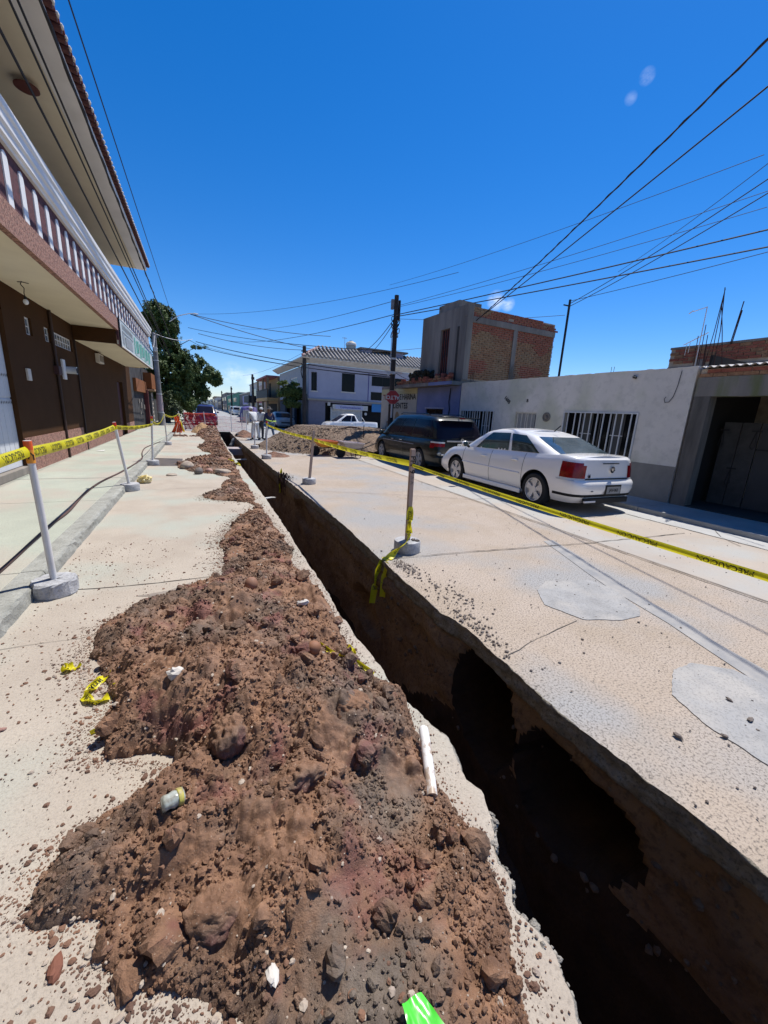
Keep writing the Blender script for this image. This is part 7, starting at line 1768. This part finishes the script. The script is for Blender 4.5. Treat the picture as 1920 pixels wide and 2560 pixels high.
# ------------------------------------------------------------------ people
def skin_mesh(name, joints, edges, root, m, parent, sub=2):
    bm = bmesh.new(); lay = bm.verts.layers.skin.verify(); vv = {}
    for k, (p, r) in joints.items():
        v = bm.verts.new(p); rr = r if isinstance(r, tuple) else (r, r); v[lay].radius = rr; v[lay].use_root = (k == root); vv[k] = v
    for a, b in edges: bm.edges.new((vv[a], vv[b]))
    me = bpy.data.meshes.new(name); bm.to_mesh(me); bm.free()
    o = mesh_obj(name, me, m, parent)
    s = o.modifiers.new('skin', 'SKIN'); s.use_smooth_shade = True
    d = o.modifiers.new('subdivision', 'SUBSURF'); d.levels = sub; d.render_levels = sub
    return o
def person(label, loc, rz, J, mats_, hat=None, hood=False):
    """J: joint positions; body is one skin, clothing follows as thicker skins"""
    o = thing('person', label, 'person', loc, rz)
    jr = dict(pelvis=.12, waist=.11, chest=.135, neck=.05, head0=.075, head=.09, top=.06, sl=.06, sr=.06, el=.042, er=.042, wl=.028, wr=.028, hl=.035, hr=.035, fl=.02, fr=.02,
              hpl=.085, hpr=.085, kl=.058, kr=.058, al=.038, ar=.038, tl=.032, tr=.032)
    E = [('pelvis', 'waist'), ('waist', 'chest'), ('chest', 'neck'), ('neck', 'head0'), ('head0', 'head'), ('head', 'top'), ('chest', 'sl'), ('chest', 'sr'), ('sl', 'el'), ('sr', 'er'), ('el', 'wl'), ('er', 'wr'), ('wl', 'hl'), ('wr', 'hr'), ('hl', 'fl'), ('hr', 'fr'),
         ('pelvis', 'hpl'), ('pelvis', 'hpr'), ('hpl', 'kl'), ('hpr', 'kr'), ('kl', 'al'), ('kr', 'ar'), ('al', 'tl'), ('ar', 'tr')]
    skin_mesh('body', {k: (J[k], jr[k]) for k in jr}, E, 'pelvis', M_skin, o)
    def cloth(name, keys, grow, m, edges, over=None):
        R = {k: jr[k] + grow for k in keys}
        if over: R.update(over)
        skin_mesh(name, {k: (J[k], R[k]) for k in keys}, [e for e in edges if e[0] in keys and e[1] in keys], 'chest' if 'chest' in keys else 'pelvis', m, o)
    cloth('top_garment', ['pelvis', 'waist', 'chest', 'sl', 'sr', 'el', 'er', 'wl', 'wr'] + (['neck'] if hood else []), .022 if mats_.get('loose') else .014, mats_['top'], E, dict(pelvis=.145, neck=.075))
    cloth('trousers', ['pelvis', 'hpl', 'hpr', 'kl', 'kr', 'al', 'ar'], .022 if mats_.get('loose') else .012, mats_['legs'], E, dict(al=.06, ar=.06, pelvis=.135))
    for s in ('l', 'r'):
        a, t = Vector(J['a' + s]), Vector(J['t' + s])
        MB().tube([a + (a - t) * .5 + Vector((0, 0, -.0)), a + Vector((0, 0, -.015)), t], .05, 10, .042).build('boot', M_ironblack, o, smooth=True)
        # fingers
        h = Vector(J['h' + s]); f = Vector(J['f' + s]); d = (f - h); d = d.normalized() if d.length else Vector((0, 0, -1)); sd = d.cross(Vector((1, 0, .2))).normalized()
        fg = MB()
        for i in range(4): fg.tube([h + sd * (.03 - .02 * i), h + sd * (.032 - .021 * i) + d * .06, h + sd * (.03 - .02 * i) + d * (.095 - .006 * abs(i - 1)) + Vector((0, -.015, 0))], .0095, 6, .007)
        fg.tube([h - d * .01 + sd * .03, h + sd * .055 + d * .03], .010, 6, .008); fg.build('fingers', M_skin, o, smooth=True)
    hd = Vector(J['head']); fw = Vector(J.get('look', (0, 1, 0))).normalized(); rt_ = fw.cross(Vector((0, 0, 1))).normalized()
    for s in (-1, 1):
        MB().ball(tuple(hd + fw * .085 + rt_ * .032 * s), .013, 8, 6).build('eye', M_black, o, smooth='all'); MB().ball(tuple(hd + rt_ * .088 * s - Vector((0, 0, .01))), .025, 8, 6, (.5, .8, 1.2)).build('ear', M_skin, o, smooth='all')
    MB().ball(tuple(hd + fw * .10 - Vector((0, 0, .025))), .018, 8, 6, (.8, .9, 1.3)).build('nose', M_skin, o, smooth='all'); MB().cbox(tuple(hd + fw * .088 - Vector((0, 0, .062))), (.035, .012, .008)).build('mouth', M_red, o)
    if hat == 'brim':
        b = MB().lathe([(.0, .13), (.07, .125), (.095, .09), (.105, .02), (.20, .0), (.205, -.01), (.1, .005), (0, .01)], 20); b.v = [tuple(hd + Vector(v) + Vector((0, 0, .045))) for v in b.v]; b.build('hat', M_straw, o, smooth=True)
    if hat == 'cap':
        b = MB().ball((0, 0, 0), .108, 16, 10, (1, 1, .75)); b.v = [tuple(hd + Vector(v) + Vector((0, 0, .035))) for v in b.v]; b.build('cap', mats_.get('cap', M_overall), o, smooth='all')
        q = hd + fw * .12 + Vector((0, 0, .03)); MB().cbox(tuple(q), (.12, .12, .012)).build('peak', mats_.get('cap', M_overall), o)
    return o
def stand(lean=(0, 0), hands=None, spread=.12, twist=0, look=(0, 1, 0), s=1.0, arms=None, leg=0.0):
    lx, ly = lean
    J = dict(pelvis=(0, 0, .93), waist=(lx * .3, ly * .3, 1.08), chest=(lx * .7, ly * .7, 1.30), neck=(lx, ly, 1.47), head0=(lx * 1.08, ly * 1.08 + .01, 1.54), head=(lx * 1.15, ly * 1.15 + .02, 1.62), top=(lx * 1.18, ly * 1.18 + .01, 1.69),
             sl=(lx * .85 - .19, ly * .85, 1.41), sr=(lx * .85 + .19, ly * .85, 1.41), hpl=(-.09, 0, .88), hpr=(.09, 0, .88), kl=(-.10 - spread * .4, .02 + leg * .4, .48), kr=(.10 + spread * .4, .02 - leg * .3, .48),
             al=(-.10 - spread * .8, -.02 + leg * .5, .09), ar=(.10 + spread * .8, -.02 - leg * .7, .09), tl=(-.11 - spread * .9, .13 + leg * .5, .04), tr=(.11 + spread * .9, .13 - leg * .7, .04), look=look)
    d = dict(el=(lx * .6 - .27, ly * .6, 1.13), er=(lx * .6 + .27, ly * .6, 1.13), wl=(lx * .5 - .26, ly * .5 + .12, .90), wr=(lx * .5 + .26, ly * .5 + .12, .90), hl=(lx * .5 - .26, ly * .5 + .15, .83), hr=(lx * .5 + .26, ly * .5 + .15, .83), fl=(lx * .5 - .26, ly * .5 + .17, .78), fr=(lx * .5 + .26, ly * .5 + .17, .78))
    if arms: d.update(arms)
    J.update(d); return J
person('man in white overalls bending forward with his back to the camera beside the trench', (2.62, 22.3, 0), math.radians(20),
       stand(lean=(-.02, .34), arms=dict(el=(-.30, .22, 1.10), er=(.26, .30, 1.08), wl=(-.24, .36, .92), wr=(.16, .44, .93), hl=(-.23, .40, .86), hr=(.14, .48, .87), fl=(-.22, .42, .82), fr=(.12, .5, .83)), spread=.1, leg=.1), dict(top=M_overall, legs=M_overall, loose=True), 'cap')
person('man in white cap and loose white coat walking right behind the bending man', (2.98, 23.0, 0), math.radians(-40),
       stand(lean=(.02, .05), arms=dict(er=(.34, .06, 1.16), wr=(.44, .20, 1.0), hr=(.45, .25, .94), fr=(.45, .28, .90)), leg=.15, look=(.3, -1, 0)), dict(top=M_overall, legs=M_greycloth, loose=True), 'cap')
person('man in brimmed hat, navy jacket and jeans walking by the silver car', (3.42, 22.6, 0), math.radians(10),
       stand(lean=(.0, .08), arms=dict(wl=(-.12, .20, 1.05), hl=(-.05, .24, 1.05), fl=(-.0, .25, 1.05), wr=(.2, .26, 1.05), hr=(.14, .28, 1.06), fr=(.1, .29, 1.06)), leg=.22, look=(-.4, 1, 0)), dict(top=M_navycloth, legs=M_jeans), 'brim')
nb = thing('neon_strap', 'pale neon strip carried across the hatted man\'s waist', 'strap', (3.4, 22.45, 1.05)); MB().tube([(-.22, -.05, .06), (-.05, -.13, .0), (.18, -.1, -.03), (.32, .0, -.02)], .03, 6).build('band', M_neon, nb)
person('dark clothed worker stooping inside the far end of the trench', (1.45, 24.6, -1.55), math.radians(-60),
       stand(lean=(0, .42), arms=dict(el=(-.28, .35, 1.0), er=(.28, .35, 1.0), wl=(-.22, .48, .78), wr=(.22, .48, .78), hl=(-.2, .5, .72), hr=(.2, .5, .72), fl=(-.2, .51, .67), fr=(.2, .51, .67))), dict(top=mat('grey shirt', (.22, .23, .23), .9), legs=M_greycloth, cap=M_black), 'cap')

# ------------------------------------------------------------------ overhead lines
def wire(label, a, b, r=.011, sag=.1, m=None, n=24, cat='overhead wire', twistr=0):
    a, b = Vector(a), Vector(b); o = thing('overhead_wire', label, cat, tuple(a), 0, 'overhead wires')
    P = [a.lerp(b, i / n) - Vector((0, 0, 4 * sag * (i / n) * (1 - i / n))) - a for i in range(n + 1)]
    MB().tube(P, r, 5).build('cable', m or M_wire, o)
    if twistr:
        Q = []; k = 160
        for i in range(k + 1):
            t = i / k; p = a.lerp(b, t) - Vector((0, 0, 4 * sag * t * (1 - t))) - a; Q.append(p + Vector((math.cos(t * 150), 0, math.sin(t * 150))) * twistr)
        MB().tube(Q, r * .8, 5).build('cable', M_wire, o)
    return o
def ext(a, b, ya, yb):
    a, b = Vector(a), Vector(b); d = (b - a) / (b.y - a.y); return a + d * (ya - a.y), a + d * (yb - a.y)
for nm, a, b, r, tw in (('lowest dark wire running along the balcony rail', (-1.9, 7.25, 5.73), (-1.9, 17.08, 5.21), .018, 0), ('left one of the close pair of wires below the tiled eave', (-1.75, 7.18, 6.11), (-1.75, 19.41, 5.47), .015, 0), ('right one of the close pair of wires below the tiled eave', (-1.7, 7.23, 6.17), (-1.7, 19.41, 5.42), .015, 0)):
    p, q = ext(a, b, -3, 33.0); q.z = max(q.z, 4.9); wire(nm, p, q, r, 0.0)
wire('thick twisted black cable along the white eave edge', (-1.46, -3, 6.50), (-1.45, 33.0, 5.65), .018, 0, twistr=.018)
wire('thin wire standing free of the eave against the sky', (-1.0, -3, 5.6), (-1.0, 34.0, 5.95), .008, 0)
fit = Vector((-.28, 34.0, 8.0))
wire('upper black wire falling from the top right corner to the brick building', (9.3, 12.8, 5.15), (5.86, .5, 7.15), .014, .12, twistr=.012)
wire('lower black wire falling from the top right corner to the brick building', (9.35, 12.82, 5.2), (6.6, .5, 6.85), .013, .05)
def topole(a, z0): return Vector((8.05, 17.0, z0))
for l_, a, z_, r in (('higher dark wire from the signed pole to the right edge', (11.86, 5.73, 6.2), 5.95, .018), ('lower dark wire from the signed pole to the right edge', (12.35, 5.88, 6.0), 5.88, .018)):
    b = topole(a, z_); a = Vector(a); a2 = a + (a - b) * .35; wire(l_, b, a2, r, .06)
tpt = Vector((14.0, 12.6, 6.3)); tpt = Vector((13.55, 12.6, 6.4))
wire('thin wire from the steel pole top towards the right edge', tpt, (14.4, 2.5, 6.55), .010, .08)
wire('first of two crossing wires from the steel pole to the upper right', (13.55, 12.6, 6.3), (10.75, 4.2, 7.15), .012, .12)
wire('second of two crossing wires from the steel pole to the upper right', (13.55, 12.6, 6.2), (11.2, 4.4, 7.0), .012, .10)
wire('faint wire crossing above the brick building to the right', (17.76, 14.0, 8.54), (12.0, 5.4, 7.95), .009, .1)
wire('very faint high wire rising to the right edge', (14.0, 31.0, 11.5), (16.0, 8.3, 9.9), .010, .2)
wire('wire passing from the left tree fitting above the lavender roof', fit, (10.2, 34.0, 7.75), .022, .25)
wire('wire slanting from the left tree fitting down behind the dark round pole', fit, (10.12, 35.0, 6.64), .024, .22)
wire('wire from the left tree to the signed pole sign height', (-.5, 36.0, 7.39), (7.95, 17.0, 4.45), .016, .25)
wire('wire from the left tree to the dark round pole top', (.2, 36.0, 7.05), (8.15, 34.7, 6.55), .02, .25)
wire('wire from the dark round pole to the right over the lavender roof', (8.15, 34.7, 6.55), (19.5, 34.0, 7.9), .018, .25)
wire('upper of two heavy cables sagging from the tree to the signed pole', (-.01, 38.0, 6.71), (7.95, 17.0, 3.42), .024, .22)
wire('lower of two heavy cables sagging from the tree to the signed pole', (-.17, 38.0, 6.39), (7.95, 17.0, 3.34), .020, .26)
wire('thin line between the two heavy cables', (-.1, 38.0, 6.55), (7.95, 17.0, 3.38), .010, .34)
wire('pale service wire from the balcony corner to the tree', (-2.0, 25.1, 5.2), (-.25, 36.0, 6.6), .016, .2, m=M_iron)
wire('short pale wire from the balcony end to the concrete pole', (-2.1, 25.1, 4.6), (-2.6, 33.2, 6.2), .014, .35, m=M_iron)
wire('faint wire from far left up to the signed pole top', (5.5, 60.0, 11.9), (7.95, 17.0, 6.5), .012, .5)
wire('wire from far left to the middle of the signed pole top', (3.5, 60.0, 10.2), (7.95, 17.0, 5.95), .016, .6)
wire('outer drooping cable from the signed pole to the roof tank', (7.97, 17.05, 5.75), (12.9, 36.9, 7.45), .018, .8)
wire('inner drooping cable from the signed pole to the roof tank', (7.97, 17.05, 5.6), (12.8, 36.9, 7.35), .016, 1.1)
wire('thin wire crossing high behind the signed pole towards the tree', (-.3, 36.0, 8.4), (9.8, 15.0, 7.4), .009, .5)
wire('faint upper wire fanning from the signed pole top to the right edge', (8.05, 17.0, 6.3), (13.5, 6.6, 7.7), .008, .1)
wire('faint lower wire fanning from the signed pole top to the right edge', (8.05, 17.0, 6.25), (13.8, 6.8, 7.45), .008, .1)
wire('thin wire running behind the dark round pole to the orange house', (8.15, 34.7, 6.4), (6.5, 70, 6.6), .012, .4)
wire('wire leaving the signed pole left of the brick building', (8.1, 17.0, 3.6), (8.75, 15.7, 3.1), .012, .08)
wire('wire over the brick building front to the cloud side', (8.1, 17.0, 5.8), (13.5, 12.7, 5.9), .009, .1)
ft = thing('street_lamp', 'pale street lamp arm showing at the right side of the dark tree crown', 'street lamp', (-.35, 34.0, 7.9))
MB().tube([(-1.3, .2, -.55), (-.7, .1, -.1), (0, 0, .12), (.3, 0, .16)], .03, 6).build('arm', M_iron, ft, smooth=True)
MB().ball((.42, 0, .16), .15, 12, 8, (1.4, .6, .3)).build('lamp_head', M_offwhite, ft, smooth='all')
